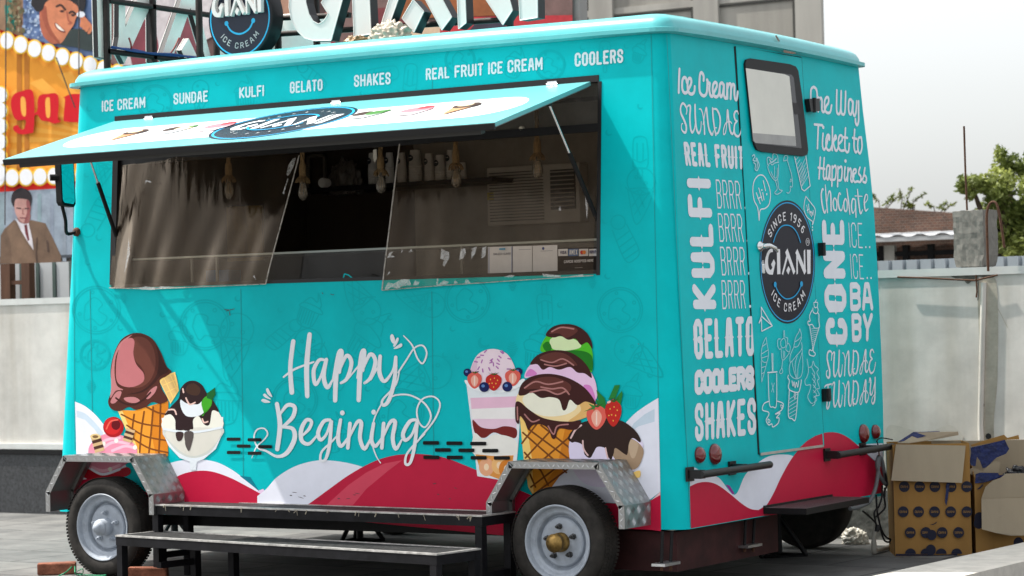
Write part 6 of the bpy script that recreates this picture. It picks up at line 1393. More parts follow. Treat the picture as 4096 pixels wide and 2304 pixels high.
q = onY(1425, 182, .36); scrap('plastic_scrap', Vector((q.x, .36, 3.12)), (.1, .07, .06), mat('brown_foil', (.26, .16, .07), .35, var=.5, vscale=30), 'small brown crinkled wrapper left of the crumpled plastic on the roof', seed=8)

# ---------------------------------------------------------------- inside the hatch
jute = mat('jute_rope', (.26, .17, .08), .9, var=.4, vscale=90, bump=.6, bscale=120)
glass = bpy.data.materials.new('bulb_glass'); glass.use_nodes = True; film(glass, (.9, .86, .76), (.5, .45, .38), .25, 1.2, .04, 30)
def pendant(px, py, label, yy=.42):
    c = onY(px, py, yy); top = 2.92; t = thing('pendant_lamp', (c.x, c.y, top), label, 'pendant lamp', 'rope pendant lamps inside the hatch')
    m = MB(); z = c.z+.13
    for ph in (0, 2.09, 4.19): m.tube([(c.x+.007*math.cos(ph+k*.7), c.y+.007*math.sin(ph+k*.7), top-(top-z)*k/26) for k in range(27)], .008, jute, 5)
    m.lathe((c.x, c.y, c.z+.15), (0, 0, -1), [(.012, -.02), (.02, .0), (.022, .03), (.021, .06), (.026, .085)], jute, 16); m.build('rope', t)
    f = MB(); r = random.Random(px)
    for k in range(46):
        a = r.uniform(0, 6.28); l = r.uniform(.03, .045); o = Vector((c.x+.02*math.cos(a), c.y+.02*math.sin(a), c.z+.085)); e = o+Vector((math.cos(a)*r.uniform(.012, .03), math.sin(a)*r.uniform(.012, .03), -l)); f.tube([o, (o+e)/2+Vector((math.cos(a)*.006, math.sin(a)*.006, 0)), e], .0025, jute, 4)
    f.build('tassel', t)
    g_ = MB(); g_.lathe((c.x, c.y, c.z+.075), (0, 0, -1), [(.013, 0), (.014, .02), (.024, .05), (.031, .085), (.03, .105), (.02, .125), (.006, .134), (0, .135)], glass, 24); bo = g_.build('bulb', t)
    f2 = MB()
    for k in range(5): f2.tube([(c.x+.008*math.cos(k*1.25), c.y+.008*math.sin(k*1.25), c.z+.04), (c.x+.012*math.cos(k*1.25), c.y+.012*math.sin(k*1.25), c.z-.025)], .0012, mat('filament', (.4, .25, .1), .4), 4)
    f2.lathe((c.x, c.y, c.z+.08), (0, 0, -1), [(.013, 0), (.013, .025), (.008, .04), (0, .042)], blackm, 12); f2.build('filament', bo)
pendant(916, 757, 'rope pendant lamp behind the left plastic curtain'); pendant(1212, 762, 'rope pendant lamp beside the free edge of the left curtain')
pendant(1524, 734, 'rope pendant lamp with a torn white tag hanging left of the right curtain edge'); pendant(1825, 710, 'rope pendant lamp in front of the paper cups'); pendant(2151, 672, 'rope pendant lamp in front of the air conditioner, rightmost of all')
q = onY(1499, 620, .38); m = MB(); m.prism([q+Vector(v) for v in ((-.012, 0, .03), (.012, 0, .034), (.014, 0, -.02), (-.002, 0, -.045), (-.012, 0, -.02))], (0, .003, 0), mat('torn_paper', (.6, .57, .5), .7)); tag(m.build('paper_tag'), 'torn white paper tag stuck to the middle rope pendant', 'paper tag')
cupw = mat('paper_cup', (.85, .82, .78), .6, var=.08); cupn = mat('cup_print', (.03, .035, .05), .6)
def cupstack(px, w_, yb, yt, label, yy=2.28):
    a = onY(px, yb, yy); zt_ = onY(px, yt, yy).z; r = w_/2/9842*15.0; h = zt_-shz; t = thing('paper_cup_stack', (a.x, yy, shz), label, 'cup stack', 'stacks of paper cups on the shelf'); m = MB()
    n = max(2, int((h-.07)/.014)); pf = [(r*.8, 0)]
    for k in range(n):
        z = .07+(h-.07)*k/n if k else .0
    pf = [(r*.98, 0), (r*.78, min(h*.95, .10)+h-.10 if h > .14 else h*.9)]
    prof = []
    nn = max(0, int((h-.1)/.016))
    for k in range(nn): prof += [(r*1.02, k*.016), (r*1.02, k*.016+.006), (r*.96, k*.016+.007), (r*.95, k*.016+.0155)]
    z0 = nn*.016; prof += [(r*1.02, z0), (r*1.02, z0+.007), (r*.97, z0+.008), (r*.76, h-.004), (r*.74, h), (0, h-.002)]
    m.lathe((a.x, yy, shz), (0, 0, 1), prof, cupw, 24); m.build('cups', t)
    d = Decal(lambda x, y, o=0.: Vector((a.x+r*.9*math.sin(x)+o*math.sin(x), yy-(r*.9+o)*math.cos(x), shz+h-.055+y)), base=.006); d.disc(-.3, 0, .62, .022, cupn, 20)
    d.stroke([(-.66, .004), (.06, .004)], .006, cupw); d.build('cup_print', t)
for px, w_, yt, lb in ((1492, 44, 612, 'stack of ribbed white paper cups left of the middle pendant'), (1560, 40, 610, 'patterned paper cup stack just left of the right curtain edge'), (1608, 42, 612, 'paper cup stack directly behind the right curtain edge'), (1662, 58, 600, 'tallest wide paper cup stack with dark round print'), (1718, 44, 614, 'paper cup stack with print between tallest stack and last pair'), (1762, 48, 620, 'short paper cup stack with a low round print'), (1806, 46, 600, 'paper cup stack behind the fourth pendant'), (1850, 40, 650, 'low paper cup stack at the right end of the shelf')): cupstack(px, w_, 720, yt, lb)
# bag of lids and a few tins, left end of the shelf
q = onY(1400, 735, 2.3); scrap('plastic_bag', Vector((q.x, 2.25, shz)), (.15, .1, .22), mat('bag_film', (.14, .12, .1), .3, var=.5, vscale=18), 'dark crinkled plastic bag of lids at the left end of the shelf', cat='bag', seed=12)
q = onY(1272, 730, 2.0); m = MB(); m.lathe((q.x, 2.05, q.z), (0, -1, 0), [(.03, -.06), (.034, 0), (.03, .01)], cupw, 20); tag(m.build('white_tub'), 'small white round tub in front of the shelf left end', 'tub')
# window frame and reflections deep inside: a steel rack
ra = onY(1230, 620, 2.44); rb = onY(1310, 780, 2.44); t = thing('steel_rack', (ra.x, 2.44, rb.z), 'pale metal rack against the back wall beside the second pendant', 'rack')
for k, (x0, x1, z0, z1) in enumerate(((ra.x, rb.x, ra.z, ra.z-.02), (ra.x, ra.x+.02, ra.z, rb.z), (rb.x-.02, rb.x, ra.z, rb.z))): m = MB(); m.box(((x0+x1)/2, 2.43, (z0+z1)/2), (abs(x1-x0), .02, abs(z1-z0)), mat('rack_metal', (.3, .27, .23), .4, .6)); m.build('upright' if k else 'shelf_edge', t)
# air conditioner
acw = mat('ac_plastic', (.62, .59, .54), .5); a = onY(1945, 670, 2.36); b_ = onY(2300, 900, 2.36); top = onY(1945, 672, 2.36).z; bot_ = onY(1945, 905, 2.36).z; wd_ = b_.x-a.x+.04
ac = thing('air_conditioner', (a.x+wd_/2, 2.36, bot_), 'cream window air conditioner with horizontal louvres behind the right curtain', 'air conditioner')
m = MB(); m.bbox((a.x+wd_/2, 2.42, (top+bot_)/2), (wd_, .12, top-bot_), acw, .012); m.build('casing', ac)
m = MB()
for k in range(17): z = bot_+.03+(top-bot_-.07)*k/16; m.box((a.x+wd_*.33, 2.352, z), (wd_*.58, .012, .006), mat('ac_slot', (.12, .11, .10), .6))
m.build('intake_grille', ac); m = MB(); x0 = a.x+wd_*.70; m.box((x0+wd_*.13, 2.355, top-.17), (wd_*.26, .012, .26), mat('ac_dark', (.05, .045, .04), .6)); lv = m.build('outlet', ac)
for k in range(9): m = MB(); m.box((x0+wd_*.13, 2.345, top-.055-.028*k), (wd_*.25, .016, .006), acw); m.build('louvre', lv)
m = MB(); m.box((a.x+.035, 2.357, top-.085), (.045, .004, .045), mat('blue_sticker', (.03, .16, .3), .5)); m.box((a.x+.03, 2.357, top-.19), (.05, .004, .05), mat('yellow_sticker', (.5, .42, .06), .5)); m.build('sticker', ac)
# mustard cloth, blue tray
q0 = onY(530, 850, 1.6); q1 = onY(1060, 1010, 1.6); m = MB(); V_ = []; n_ = 60
for z in (q1.z-.05, q0.z):
    for k in range(n_+1): V_.append((q0.x+(q1.x-q0.x)*k/n_, 1.6+.03*math.sin(k*.9)+.015*math.sin(k*2.3), z))
m.add(V_, [(i, i+1, n_+2+i, n_+1+i) for i in range(n_)], mat('mustard_cloth', (.30, .19, .05), .9, var=.3, vscale=5), True); tag(m.build('mustard_curtain'), 'mustard cloth curtain hanging inside behind the left plastic', 'cloth curtain')
q = onY(890, 1100, .5); m = MB(); m.hexa((q.x-.09, .45, q.z-.04), (.18, 0, 0), (0, .12, 0), (0, 0, .07), mat('blue_tray', (.02, .12, .3), .5)); tag(m.build('blue_tray'), 'blue plastic tray behind the counter glass at left', 'tray')
# card payment sign and notices on the counter glass
cs = lambda px, py, o=0.: onY(px, py, .194-o)
Zc = V(1100, 440, 1.8343); bk = ink(36, 32, 32, .5); pw = ink(216, 220, 228, .6)
def sheet(name, pts, mt, label, cat, extra, group=None):
    d = Decal(cs, base=.001, step=.0003); d.fill([Zc(*p) for p in pts], mt); extra(d); tag(d.build(name), label, cat, group)
def payx(d):
    for i, (x0, x1) in enumerate(((2078, 2148), (2152, 2225), (2230, 2298), (2304, 2358))):
        d.fill([Zc(x0, 1020), Zc(x1, 1018), Zc(x1, 1070), Zc(x0, 1072)], [pw, ink(90, 120, 170, .5), pw, pw][i])
    text(d, 'VISA', [Zc(*p) for p in ((2092, 1034), (2138, 1034), (2138, 1056), (2092, 1057))], .18, ink(40, 44, 90, .5), .1, None, False)
    d.disc(*Zc(2252, 1045), 7, 8, ink(200, 40, 40, .5)); d.disc(*Zc(2268, 1044), 7, 8, ink(226, 130, 50, .5))
    text(d, 'RUPAY', [Zc(*p) for p in ((2308, 1030), (2354, 1028), (2354, 1052), (2308, 1054))], .16, ink(50, 60, 110, .5), .1, None, False)
    text(d, 'AMEX', [Zc(*p) for p in ((2160, 1026), (2218, 1024), (2218, 1060), (2160, 1062))], .14, pw, .1, None, False)
    text(d, 'CARDS', [Zc(*p) for p in ((2120, 1104), (2188, 1100), (2188, 1120), (2120, 1124))], .17, pw, .1, None, False)
    text(d, 'ACCEPTED', [Zc(*p) for p in ((2196, 1100), (2284, 1096), (2284, 1116), (2196, 1120))], .17, pw, .1, None, False)
    text(d, 'HERE', [Zc(*p) for p in ((2292, 1096), (2336, 1094), (2336, 1112), (2292, 1115))], .17, pw, .1, None, False)
    d.stroke([Zc(2200, 1158), Zc(2255, 1155)], 2, ink(140, 140, 140, .5))
sheet('card_sign', [(2075, 1012), (2362, 1006), (2362, 1172), (2075, 1190)], bk, 'black card payment sign reading CARDS ACCEPTED HERE', 'payment sign', payx)
def note1(d):
    d.stroke([Zc(1570, 1010), Zc(1570, 1195)], 2.5, ink(60, 90, 160, .6)); d.stroke([Zc(1738, 1004), Zc(1738, 1190)], 2.5, ink(60, 90, 160, .6))
    text(d, 'SANJEEV', [Zc(*p) for p in ((1602, 1050), (1668, 1047), (1668, 1063), (1602, 1066))], .13, ink(60, 64, 84, .6), .1, None, False); text(d, 'KUMAR', [Zc(*p) for p in ((1678, 1047), (1728, 1045), (1728, 1061), (1678, 1063))], .13, ink(60, 64, 84, .6), .1, None, False)
    d.fill([Zc(1645, 1014), Zc(1690, 1012), Zc(1690, 1026), Zc(1645, 1028)], ink(90, 160, 200, .6))
sheet('paper_notice', [(1562, 1006), (1740, 1000), (1740, 1192), (1562, 1198)], pw, 'white paper notice with blue borders reading SANJEEV KUMAR', 'notice', note1, 'notices on the counter glass')
sheet('paper_notice', [(1744, 1000), (1886, 996), (1886, 1186), (1744, 1192)], pw, 'plain white paper notice in the middle of the three', 'notice', lambda d: d.stroke([Zc(1790, 1025), Zc(1875, 1022)], 2, ink(150, 156, 170, .6)), 'notices on the counter glass')
def note3(d): d.disc(*Zc(1968, 1016), 5, 6, ink(40, 60, 130, .6)); d.stroke([Zc(1950, 1035), Zc(2035, 1032)], 2, ink(150, 156, 170, .6))
sheet('paper_notice', [(1890, 996), (2072, 990), (2072, 1180), (1890, 1186)], pw, 'white paper notice with a small navy dot beside the black card sign', 'notice', note3, 'notices on the counter glass')

# ---------------------------------------------------------------- step benches
trd = mat('worn_step_plate', (.045, .045, .046), .6, 0, var=.85, vscale=34, bump=.9, bscale=70, spec=.12); blk2 = mat('bench_black', (.009, .009, .011), .55, var=.6, vscale=14, spec=.15); trim2 = mat('worn_bright_edge', (.5, .49, .47), .4, .3, var=.55, vscale=26)
def bench(name, zt_, FL, FR, BL, legs, label, braces):
    a, b_, c = onZ(*FL, zt_), onZ(*FR, zt_), onZ(*BL, zt_); u = (b_-a); L = u.length; u.normalize(); v = Vector((-u.y, u.x, 0)); D_ = (c-a).dot(v)
    t = thing(name, (a+u*L/2+v*D_/2)*1.0-Vector((0, 0, zt_)), label, 'step bench', 'black step benches'); o = a
    F = lambda s_, w_, z: o+u*s_+v*w_+Vector((0, 0, z))
    m = MB(); m.hexa(F(.0, .0, -.008), u*L, v*D_, Vector((0, 0, .006)), trd); m.build('step_top', t)
    m = MB(); m.hexa(F(-.002, -.003, -.006), u*(L+.004), v*.028, Vector((0, 0, .009)), trim2); m.hexa(F(-.002, D_-.02, -.006), u*(L+.004), v*.02, Vector((0, 0, .008)), trim2); m.hexa(F(-.003, .025, -.006), u*.02, v*(D_-.045), Vector((0, 0, .0085)), trim2); m.hexa(F(L-.02, .025, -.006), u*.023, v*(D_-.045), Vector((0, 0, .0085)), trim2); m.build('edge_trim', t)
    m = MB(); h = .048
    m.hexa(F(0, 0, -.009-h), u*L, v*.045, Vector((0, 0, h)), blk2); m.hexa(F(0, D_-.045, -.009-h), u*L, v*.045, Vector((0, 0, h)), blk2); m.hexa(F(.001, .046, -.009-h), u*.045, v*(D_-.092), Vector((0, 0, h)), blk2); m.hexa(F(L-.046, .046, -.009-h), u*.045, v*(D_-.092), Vector((0, 0, h)), blk2); m.build('frame', t)
    for s_, w_ in legs:
        m = MB(); w2 = w_ if w_ < .5 else D_-.047; m.hexa(F(s_ if s_ >= 0 else L+s_, .001+(0 if w_ < .5 else D_-.047), -.058), u*.045, v*.045, Vector((0, 0, -(zt_-.058))), blk2); m.build('leg', t)
    for s_, z in braces: m = MB(); m.hexa(F(s_ if s_ >= 0 else L+s_, .046, z-zt_), u*.035, v*(D_-.094), Vector((0, 0, .035)), blk2); m.build('brace', t)
    return F, L, D_
bench('step_bench', .44, (606, 2018), (1928, 2063), (746, 2003), [(.004, 0), (-.05, 0), (.004, 1), (-.05, 1)], 'taller black step bench against the trailer side', [(.006, .12), (-.05, .10)])
bench('step_bench', .28, (463, 2142), (1746, 2217), (625, 2122), [(.004, 0), (-.05, 0), (.30, 1), (-.05, 1), (.62, 1), (.004, 1)], 'lower black step bench in front of the taller one', [(.30, .1)])
for k in range(7):
    q = onZ(random.uniform(640, 1880), 2040, .44)
# ---------------------------------------------------------------- bricks and string
bk1 = mat('chipped_brick', (.27, .10, .06), .95, var=.5, vscale=22, bump=.9, bscale=45)
def brick(a, b_, label):
    p, q = onZ(*a, 0), onZ(*b_, 0); u = (q-p).normalized(); bm = bmesh.new(); bmesh.ops.create_cube(bm, size=1); bmesh.ops.scale(bm, vec=(.23, .105, .07), verts=bm.verts); bmesh.ops.bevel(bm, geom=bm.edges[:], offset=.005, segments=2, affect='EDGES'); 
    for v in bm.verts: v.co += Vector((random.uniform(-1, 1), random.uniform(-1, 1), random.uniform(-1, 1)))*.0022
    th = math.atan2(u.y, u.x); n = Vector((-u.y, u.x, 0)); c = p+u*.115+n*.0525+Vector((0, 0, .036)); bm.transform(Matrix.Translation(c) @ Matrix.Rotation(th, 4, 'Z')); m = MB(); m.bm(bm, bk1); o = m.build('brick', loc=(c.x, c.y, 0)); tag(o, label, 'brick', 'bricks chocking the left wheel')
brick((150, 2303), (312, 2297), 'red brown brick on the paving left of the grey hubbed wheel'); brick((510, 2322), (680, 2318), 'red brown brick right of the grey hubbed wheel behind the bench legs')
m = MB(); grn = mat('green_twine', (.02, .25, .12), .5)
m.tube(smooth([tuple(onZ(*p, z)) for p, z in (((235, 2304), .008), ((265, 2288), .03), ((296, 2262), .05), ((300, 2290), .03), ((306, 2298), .006), ((340, 2300), .006), ((400, 2302), .006), ((424, 2300), .012))]), .004, grn, 5)
m.tube(smooth([tuple(onZ(*p, z)) for p, z in (((310, 2285), .02), ((330, 2275), .05), ((332, 2290), .02), ((322, 2300), .006))]), .003, grn, 5); tag(m.build('twine'), 'loose green plastic twine curling over the left brick', 'twine')

# ---------------------------------------------------------------- cartons
kraft = mat('kraft_board', (.31, .165, .045), .8, var=.16, vscale=7, streak=True); kraftin = mat('kraft_inside', (.33, .27, .19), .85, var=.15, vscale=4, streak=True); tape = mat('blue_tape', (.010, .02, .10), .18, var=.6, vscale=30, bump=.5); dotn = mat('navy_dot', (.008, .009, .026), .6)
Zb = V(3560, 1680, 2.5877)
BLc = onZ(*Zb(55, 1412), 0); BRc = onZ(*Zb(850, 1398), 0); bu = (BRc-BLc); bw = bu.length; bu.normalize(); bn = Vector((bu.y, -bu.x, 0))   # bn points to the viewer
if bn.y > 0: bn = -bn
face = lambda o0: (lambda px, py, o=0.: on(px, py, bn, bn.dot(BLc)+o0+o))
def carton(name, o0, outline, label, back, top_open=True):
    pass
t = thing('cardboard_box', BLc+bu*bw/2-bn*.2, 'tall open brown carton printed with navy dots beside the trailer rear corner', 'cardboard box', 'cartons behind the ledge')
f0 = face(0); hz = f0(*Zb(60, 255)).z; dep = .36
m = MB(); m.hexa(BLc, bu*bw, -bn*.004, (0, 0, hz), kraft); m.hexa(BLc-bn*dep, bu*bw, -bn*.004, (0, 0, hz+.0), kraft); m.hexa(BLc-bn*.004, bu*.004, -bn*(dep-.004), (0, 0, hz), kraft); m.hexa(BLc+bu*(bw-.004)-bn*.004, bu*.004, -bn*(dep-.004), (0, 0, hz), kraft); m.hexa(BLc-bn*.004+bu*.004+Vector((0, 0, .004)), bu*(bw-.008), -bn*(dep-.008), (0, 0, .004), kraftin); m.build('carton', t)
d = Decal(f0, base=.0008)
rows4 = ((690, (148, 307, 465, 632, 795)), (950, (137, 296, 462, 628, 795)), (1165, (210, 372, 540, 710)), (1385, (212, 372, 530, 690)))
for y, xs in rows4:
    for x in xs:
        if y == 1385: d.fill([Zb(x+56*math.cos(R_(a)), min(y+56*math.sin(R_(a)), 1404)) for a in range(180, 361, 15)], dotn)
        else: d.disc(*Zb(x, y), 21.5, 22, dotn)
        if y < 1300: text(d, 'GIANI', [Zb(*p) for p in ((x-38, y-12), (x+38, y-12), (x+38, y+12), (x-38, y+12))][::1], .14, kraft, .1, None, False)
d.fill([Zb(*p) for p in [(412, 1078), (450, 1075), (492, 1048), (480, 1068), (445, 1088)]], dotn); d.disc(*Zb(432, 1190), 19, 21, dotn); d.disc(*Zb(422, 1345), 20, 22, dotn)
d.fill([Zb(*p) for p in [(60, 1408), (60, 1385), (300, 1388), (500, 1398), (700, 1385), (690, 1402)]], dotn)
d.fill([Zb(*p) for p in [(585, 655), (620, 655), (600, 800), (585, 890), (568, 850)]], tape)
d.build('dot_print', t)
def flap(pts, o0, thick, mt, name='flap', par=None, m2=None, tilt=None):
    F = face(o0); P = [F(*Zb(*p)) for p in pts]; m = MB(); m.prism(P, -bn*thick, mt, m2); return m.build(name, par or t)
m = MB(); A = [f0(*Zb(60, 252)), f0(*Zb(782, 265))]; F1 = face(.055); B_ = [F1(*Zb(745, 650)), F1(*Zb(12, 626))]
Pm = [A[0]+bn*.003, A[1]+bn*.003, B_[0], B_[1]]; m.prism(Pm, bn*.005, kraftin); m.build('flap', t, 'pale inside of the front flap folded down')
m = MB(); lf = face(-.12); P = [f0(*Zb(82, 243))-bn*.02, face(-.16)(*Zb(240, 140)), face(-.3)(*Zb(520, 128)), face(-.32)(*Zb(705, 128)), face(-.32)(*Zb(710, 156)), face(-.2)(*Zb(430, 208)), f0(*Zb(200, 246))-bn*.03]
m.prism(P, (0, 0, .005), kraftin); m.build('flap', t)
d2 = MB(); P2 = [P[0]+Vector((0, 0, .008)), P[1]+Vector((0, 0, .009)), P[2]+Vector((0, 0, .008)), P[2].lerp(P[5], .35)+Vector((0, 0, .012)), P[0].lerp(P[5], .3)+Vector((0, 0, .01))]; d2.poly(P2, tape); d2.build('tape_strip', t)
m = MB(); fb = face(-.34); P = [fb(*Zb(*p)) for p in [(430, 212), (800, 215), (840, 240), (840, 300), (430, 300)]]; m.prism(P, -bn*.005, kraftin); m.build('flap', t)
# second carton, right
Zb2 = Zb; t2 = thing('cardboard_box', BRc+bu*.35-bn*.25, 'wide torn carton with blue tape and a large bent pale flap at the right edge', 'cardboard box', 'cartons behind the ledge')
g0 = face(-.02); o_ = g0(*Zb(892, 1390)); o_.z = 0; h2 = g0(*Zb(900, 592)).z; w2 = .62
m = MB(); P = [o_, o_+bu*w2, Vector((*(o_+bu*w2).xy, h2)), g0(*Zb(1200, 575)), g0(*Zb(1130, 560)), g0(*Zb(960, 590)), Vector((*o_.xy, h2))]; m.prism(P, -bn*.004, kraft); 
hb_ = face(-.38)(*Zb(1300, 205)).z; ob_ = o_-bn*.36
m.hexa(ob_, bu*w2, -bn*.004, (0, 0, hb_), kraftin); m.prism([o_-bn*.005, ob_, Vector((*ob_.xy, hb_)), Vector((*(o_-bn*.005).xy, h2))], bu*.004, kraft); m.hexa(o_-bn*.006+bu*.005+Vector((0, 0, .005)), bu*(w2-.01), -bn*.35, (0, 0, .004), kraftin); m.build('carton', t2)
m = MB(); F3 = face(.03); F4 = face(.08); P = [F3(*Zb(*p)) for p in [(945, 812), (985, 695), (1060, 628), (1140, 600), (1200, 555), (1420, 550), (1420, 800)]]; m.prism(P, bn*.005, kraftin)
P = [F3(*Zb(945, 814)), F3(*Zb(1420, 802))]+[F4(*Zb(*p)) for p in [(1420, 1195), (1250, 1197), (1100, 1170), (950, 1130)]]; m.prism(P, bn*.005, kraftin); m.build('flap', t2, 'large pale flap bent in two')
m = MB(); F5 = face(-.1); P = [F5(*Zb(*p)) for p in [(835, 258), (1000, 205), (1180, 152), (1215, 185), (1330, 155), (1340, 200), (1210, 205), (850, 275)]]; m.prism(P, -bn*.006, kraft); m.build('flap', t2)
m = MB(); F6 = face(-.085); P = [F6(*Zb(*p)) for p in [(835, 285), (1000, 250), (1190, 205), (1215, 260), (1235, 300), (1200, 350), (1100, 390), (1060, 430), (1000, 490), (960, 500), (930, 420), (900, 380), (885, 480), (840, 470), (825, 430), (840, 340)]]; m.prism(P, -bn*.008, tape); m.build('tape_strip', t2)
m = MB(); F7 = face(-.005); P = [F7(*Zb(*p)) for p in [(890, 560), (930, 545), (1120, 548), (1130, 570), (1200, 570), (1130, 600), (1000, 640), (960, 650), (880, 655)]]; m.prism(P, -bn*.008, tape); m.build('tape_strip', t2)
m = MB(); P = [F7(*Zb(*p)) for p in [(960, 660), (965, 680), (930, 715), (895, 720), (930, 690)]]; m.poly(P, dotn)
d = Decal(g0, base=.001); 
for x, y in ((925, 1010), (918, 1070), (1330, 1270)): d.disc(*Zb(x, y), 20, 22, dotn)
d.mb.poly(P, dotn); d.build('dot_print', t2)
m = MB(); P = [F6(*Zb(*p)) for p in [(810, 520), (860, 490), (960, 530), (1000, 480), (1080, 430), (1140, 430), (1130, 545), (930, 545), (850, 570), (815, 550)]]; m.prism(P, -bn*.006, kraftin); m.build('torn_board', t2)
q = face(-.2)(*Zb(1330, 560)); scrap('black_bag', Vector((q.x, q.y, q.z-.03)), (.12, .1, .09), mat('bin_bag', (.012, .012, .015), .25), 'shiny black plastic bag inside the torn right carton', cat='bag', seed=21)
# pale board leaning behind the tall carton
m = MB(); F8 = face(-.37); P = [F8(*Zb(*p)) for p in [(-45, 300), (60, 300), (60, 1300), (35, 1300), (-30, 700)]]; m.prism(P, -bn*.01, mat('pale_board', (.5, .47, .4), .8, var=.2)); tag(m.build('leaning_board'), 'pale thin board leaning behind the tall carton', 'board')

# ---------------------------------------------------------------- hose, cables, pipe by the rear corner
Zh = V(3400, 1600, 2.0575); hose = mat('grey_corrugated_hose', (.11, .12, .125), .55); Hx = .19
def hp(pts, x=Hx): return [tuple(onX(*Zh(*p), x)) for p in pts]
t = thing('drain_hose', onX(*Zh(245, 460), Hx), 'grey ribbed hose looped over the right bumper tube and running down behind the step', 'hose'); 
path = smooth(hp([(240, 460), (222, 520), (235, 600), (265, 660), (300, 695), (290, 640), (275, 560), (262, 500), (240, 465)]), n=10); m = MB(); m.tube(path, [.0135 if i % 2 else .0115 for i in range(len(path))], hose, 8); 
path = smooth(hp([(240, 470), (232, 560), (225, 640), (205, 740), (170, 820), (140, 850), (60, 885), (0, 895)]), n=10); m.tube(path, [.0135 if i % 2 else .0115 for i in range(len(path))], hose, 8); m.build('hose', t)
m = MB(); m.tube(smooth(hp([(238, 430), (228, 360), (222, 335), (260, 312), (350, 326)], .2)), .004, blackm, 5); m.tube(hp([(238, 430), (240, 462)], .2), .004, rust, 5); m.build('tie_wire', t)
t = thing('cable_bundle', onX(*Zh(250, 800), .2), 'tangled black electric cables dangling below the rear corner', 'cable')
for pts in ([(215, 780), (222, 900), (240, 1000), (265, 1080), (300, 1130), (335, 1150), (320, 1170), (280, 1150), (250, 1060)], [(290, 600), (300, 700), (280, 780), (290, 880), (250, 930), (215, 960)], [(105, 915), (160, 960), (210, 1010)], [(265, 700), (262, 800), (235, 880), (200, 930), (220, 1040)], [(285, 720), (285, 800)]): 
    m = MB(); m.tube(smooth(hp(pts, .2)), .006, blackm, 5); m.build('cable', t)
m = MB(); m.tube(hp([(228, 1030), (222, 1080)], .2), .016, blackm, 8); m.build('tape_wrap', t)
pv = mat('pvc_pipe', (.5, .48, .42), .45, var=.2, vscale=12); m = MB(); g_ = onZ(*Zh(198, 1245), .02); h_ = onX(*Zh(262, 850), g_.x+.05); e_ = onZ(*Zh(430, 1180), .02)
m.tube([h_, g_+Vector((0, 0, .09)), g_+Vector((0, 0, .02)), g_, g_.lerp(e_, .12), e_], [.014, .014, .019, .019, .015, .015], pv, 10); tag(m.build('drain_pipe'), 'pale plastic elbow pipe on the ground between wheel and tall carton', 'pipe')
q = onZ(*Zh(40, 1185), 0); scrap('plastic_scrap', Vector((q.x, q.y, .02)), (.1, .08, .1), mat('clear_wrap', (.55, .52, .45), .2, var=.3), 'scrap of clear wrapping by the foot of the wall behind the rear wheel', seed=31)

torn = bpy.data.materials.new('painted_film_glint'); torn.use_nodes = True; film(torn, (.95, .95, .94), (.75, .74, .72), .38, .8, .2, 40)  # light glinting off the curtain film, painted as whitish patches
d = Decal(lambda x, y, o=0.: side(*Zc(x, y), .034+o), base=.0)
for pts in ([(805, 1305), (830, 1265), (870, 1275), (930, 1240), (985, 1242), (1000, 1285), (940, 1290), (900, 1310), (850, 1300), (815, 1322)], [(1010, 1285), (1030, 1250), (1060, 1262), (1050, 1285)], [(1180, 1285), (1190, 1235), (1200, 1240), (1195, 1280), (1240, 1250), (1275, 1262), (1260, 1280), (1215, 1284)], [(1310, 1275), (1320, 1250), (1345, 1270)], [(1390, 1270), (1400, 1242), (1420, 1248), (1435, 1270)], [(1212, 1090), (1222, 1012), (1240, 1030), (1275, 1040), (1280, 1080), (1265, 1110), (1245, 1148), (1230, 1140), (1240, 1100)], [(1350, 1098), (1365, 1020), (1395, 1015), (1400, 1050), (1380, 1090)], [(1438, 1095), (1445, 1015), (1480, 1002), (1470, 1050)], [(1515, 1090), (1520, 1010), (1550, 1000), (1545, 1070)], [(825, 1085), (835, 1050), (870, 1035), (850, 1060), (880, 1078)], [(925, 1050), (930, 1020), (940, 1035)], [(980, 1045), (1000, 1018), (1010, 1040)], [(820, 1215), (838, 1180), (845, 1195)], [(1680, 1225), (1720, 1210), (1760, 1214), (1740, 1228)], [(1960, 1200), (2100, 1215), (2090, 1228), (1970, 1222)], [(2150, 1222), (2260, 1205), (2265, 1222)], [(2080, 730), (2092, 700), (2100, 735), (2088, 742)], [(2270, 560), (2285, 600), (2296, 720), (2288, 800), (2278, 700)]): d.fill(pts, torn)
d.build('painted_glints', bpy.data.objects['plastic_curtain.001'])
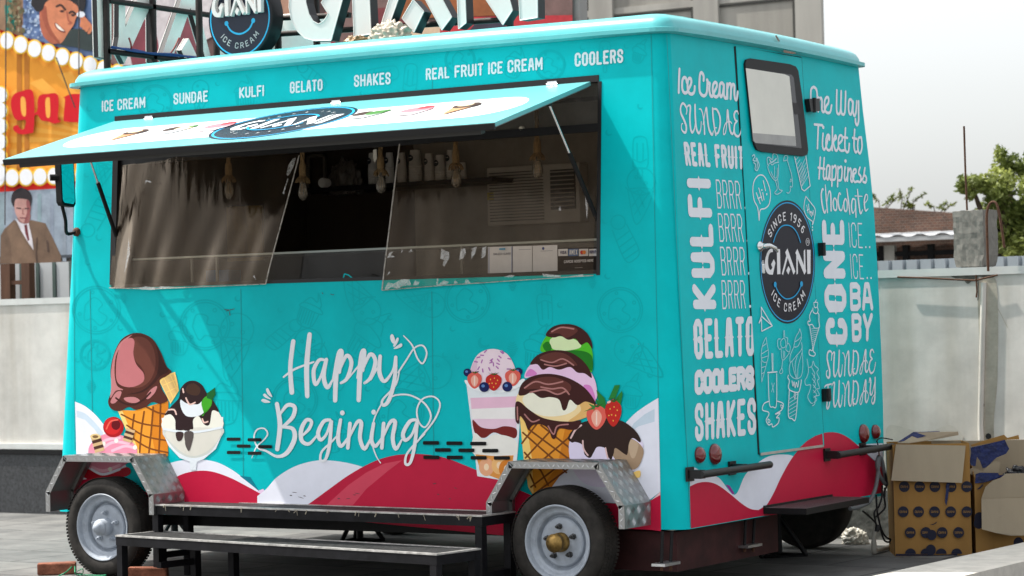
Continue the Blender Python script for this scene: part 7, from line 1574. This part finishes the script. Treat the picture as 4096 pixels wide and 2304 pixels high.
d = Decal(lambda x, y, o=0.: side(x/1.9815, 560+y/1.9815, .034+o), base=0.)
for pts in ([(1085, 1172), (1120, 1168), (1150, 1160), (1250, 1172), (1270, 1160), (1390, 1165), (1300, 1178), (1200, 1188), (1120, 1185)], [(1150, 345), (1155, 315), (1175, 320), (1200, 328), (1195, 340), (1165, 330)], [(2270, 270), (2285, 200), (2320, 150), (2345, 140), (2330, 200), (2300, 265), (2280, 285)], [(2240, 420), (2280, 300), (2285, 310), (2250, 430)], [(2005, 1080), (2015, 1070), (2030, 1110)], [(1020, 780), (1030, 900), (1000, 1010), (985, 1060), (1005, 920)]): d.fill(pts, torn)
d.build('painted_glints', bpy.data.objects['plastic_curtain'])

# white tank standing on the far side of the roof
q0 = onY(1112, 200, 2.1); q1 = onY(1300, 200, 2.1); ztop = onY(1200, 62, 2.1).z; rr = (q1.x-q0.x)*.5; cx = (q0.x+q1.x)/2
m = MB(); m.lathe((cx, 2.1, 3.12), (0, 0, 1), [(rr, 0), (rr, ztop-3.12-.06), (rr*.97, ztop-3.12-.03), (rr*.8, ztop-3.12-.005), (rr*.4, ztop-3.12), (0, ztop-3.12)], mat('white_tank', (.72, .71, .67), .4, var=.12), 32); tag(m.build('water_tank', loc=(cx, 2.1, 3.12)), 'white round topped tank on the roof between the navy plaque and the big letter G', 'tank')

# frayed matting along the taller bench's front edge
up = bpy.data.objects['step_bench']; m = MB(); fr_ = mat('frayed_mat', (.30, .27, .21), .9, var=.4, vscale=40); rn = random.Random(9)
for px in [660, 668, 725, 738, 770, 968, 972, 1110, 1160, 1185, 1195, 1230, 1318, 1430, 1440, 1508, 1600, 1700, 1830, 1842, 1878, 1885, 1890]:
    py = 2018+(px-606)*45/1322; q = onZ(px, py+1, .443)+Vector((0, -.006, 0)); m.tube([q, q+Vector((rn.uniform(-.006, .006), -.004, -.006)), q+Vector((rn.uniform(-.01, .01), -.005, -rn.uniform(.008, .034)))], rn.uniform(.0015, .0035), fr_, 4)
m.build('frayed_matting', up)
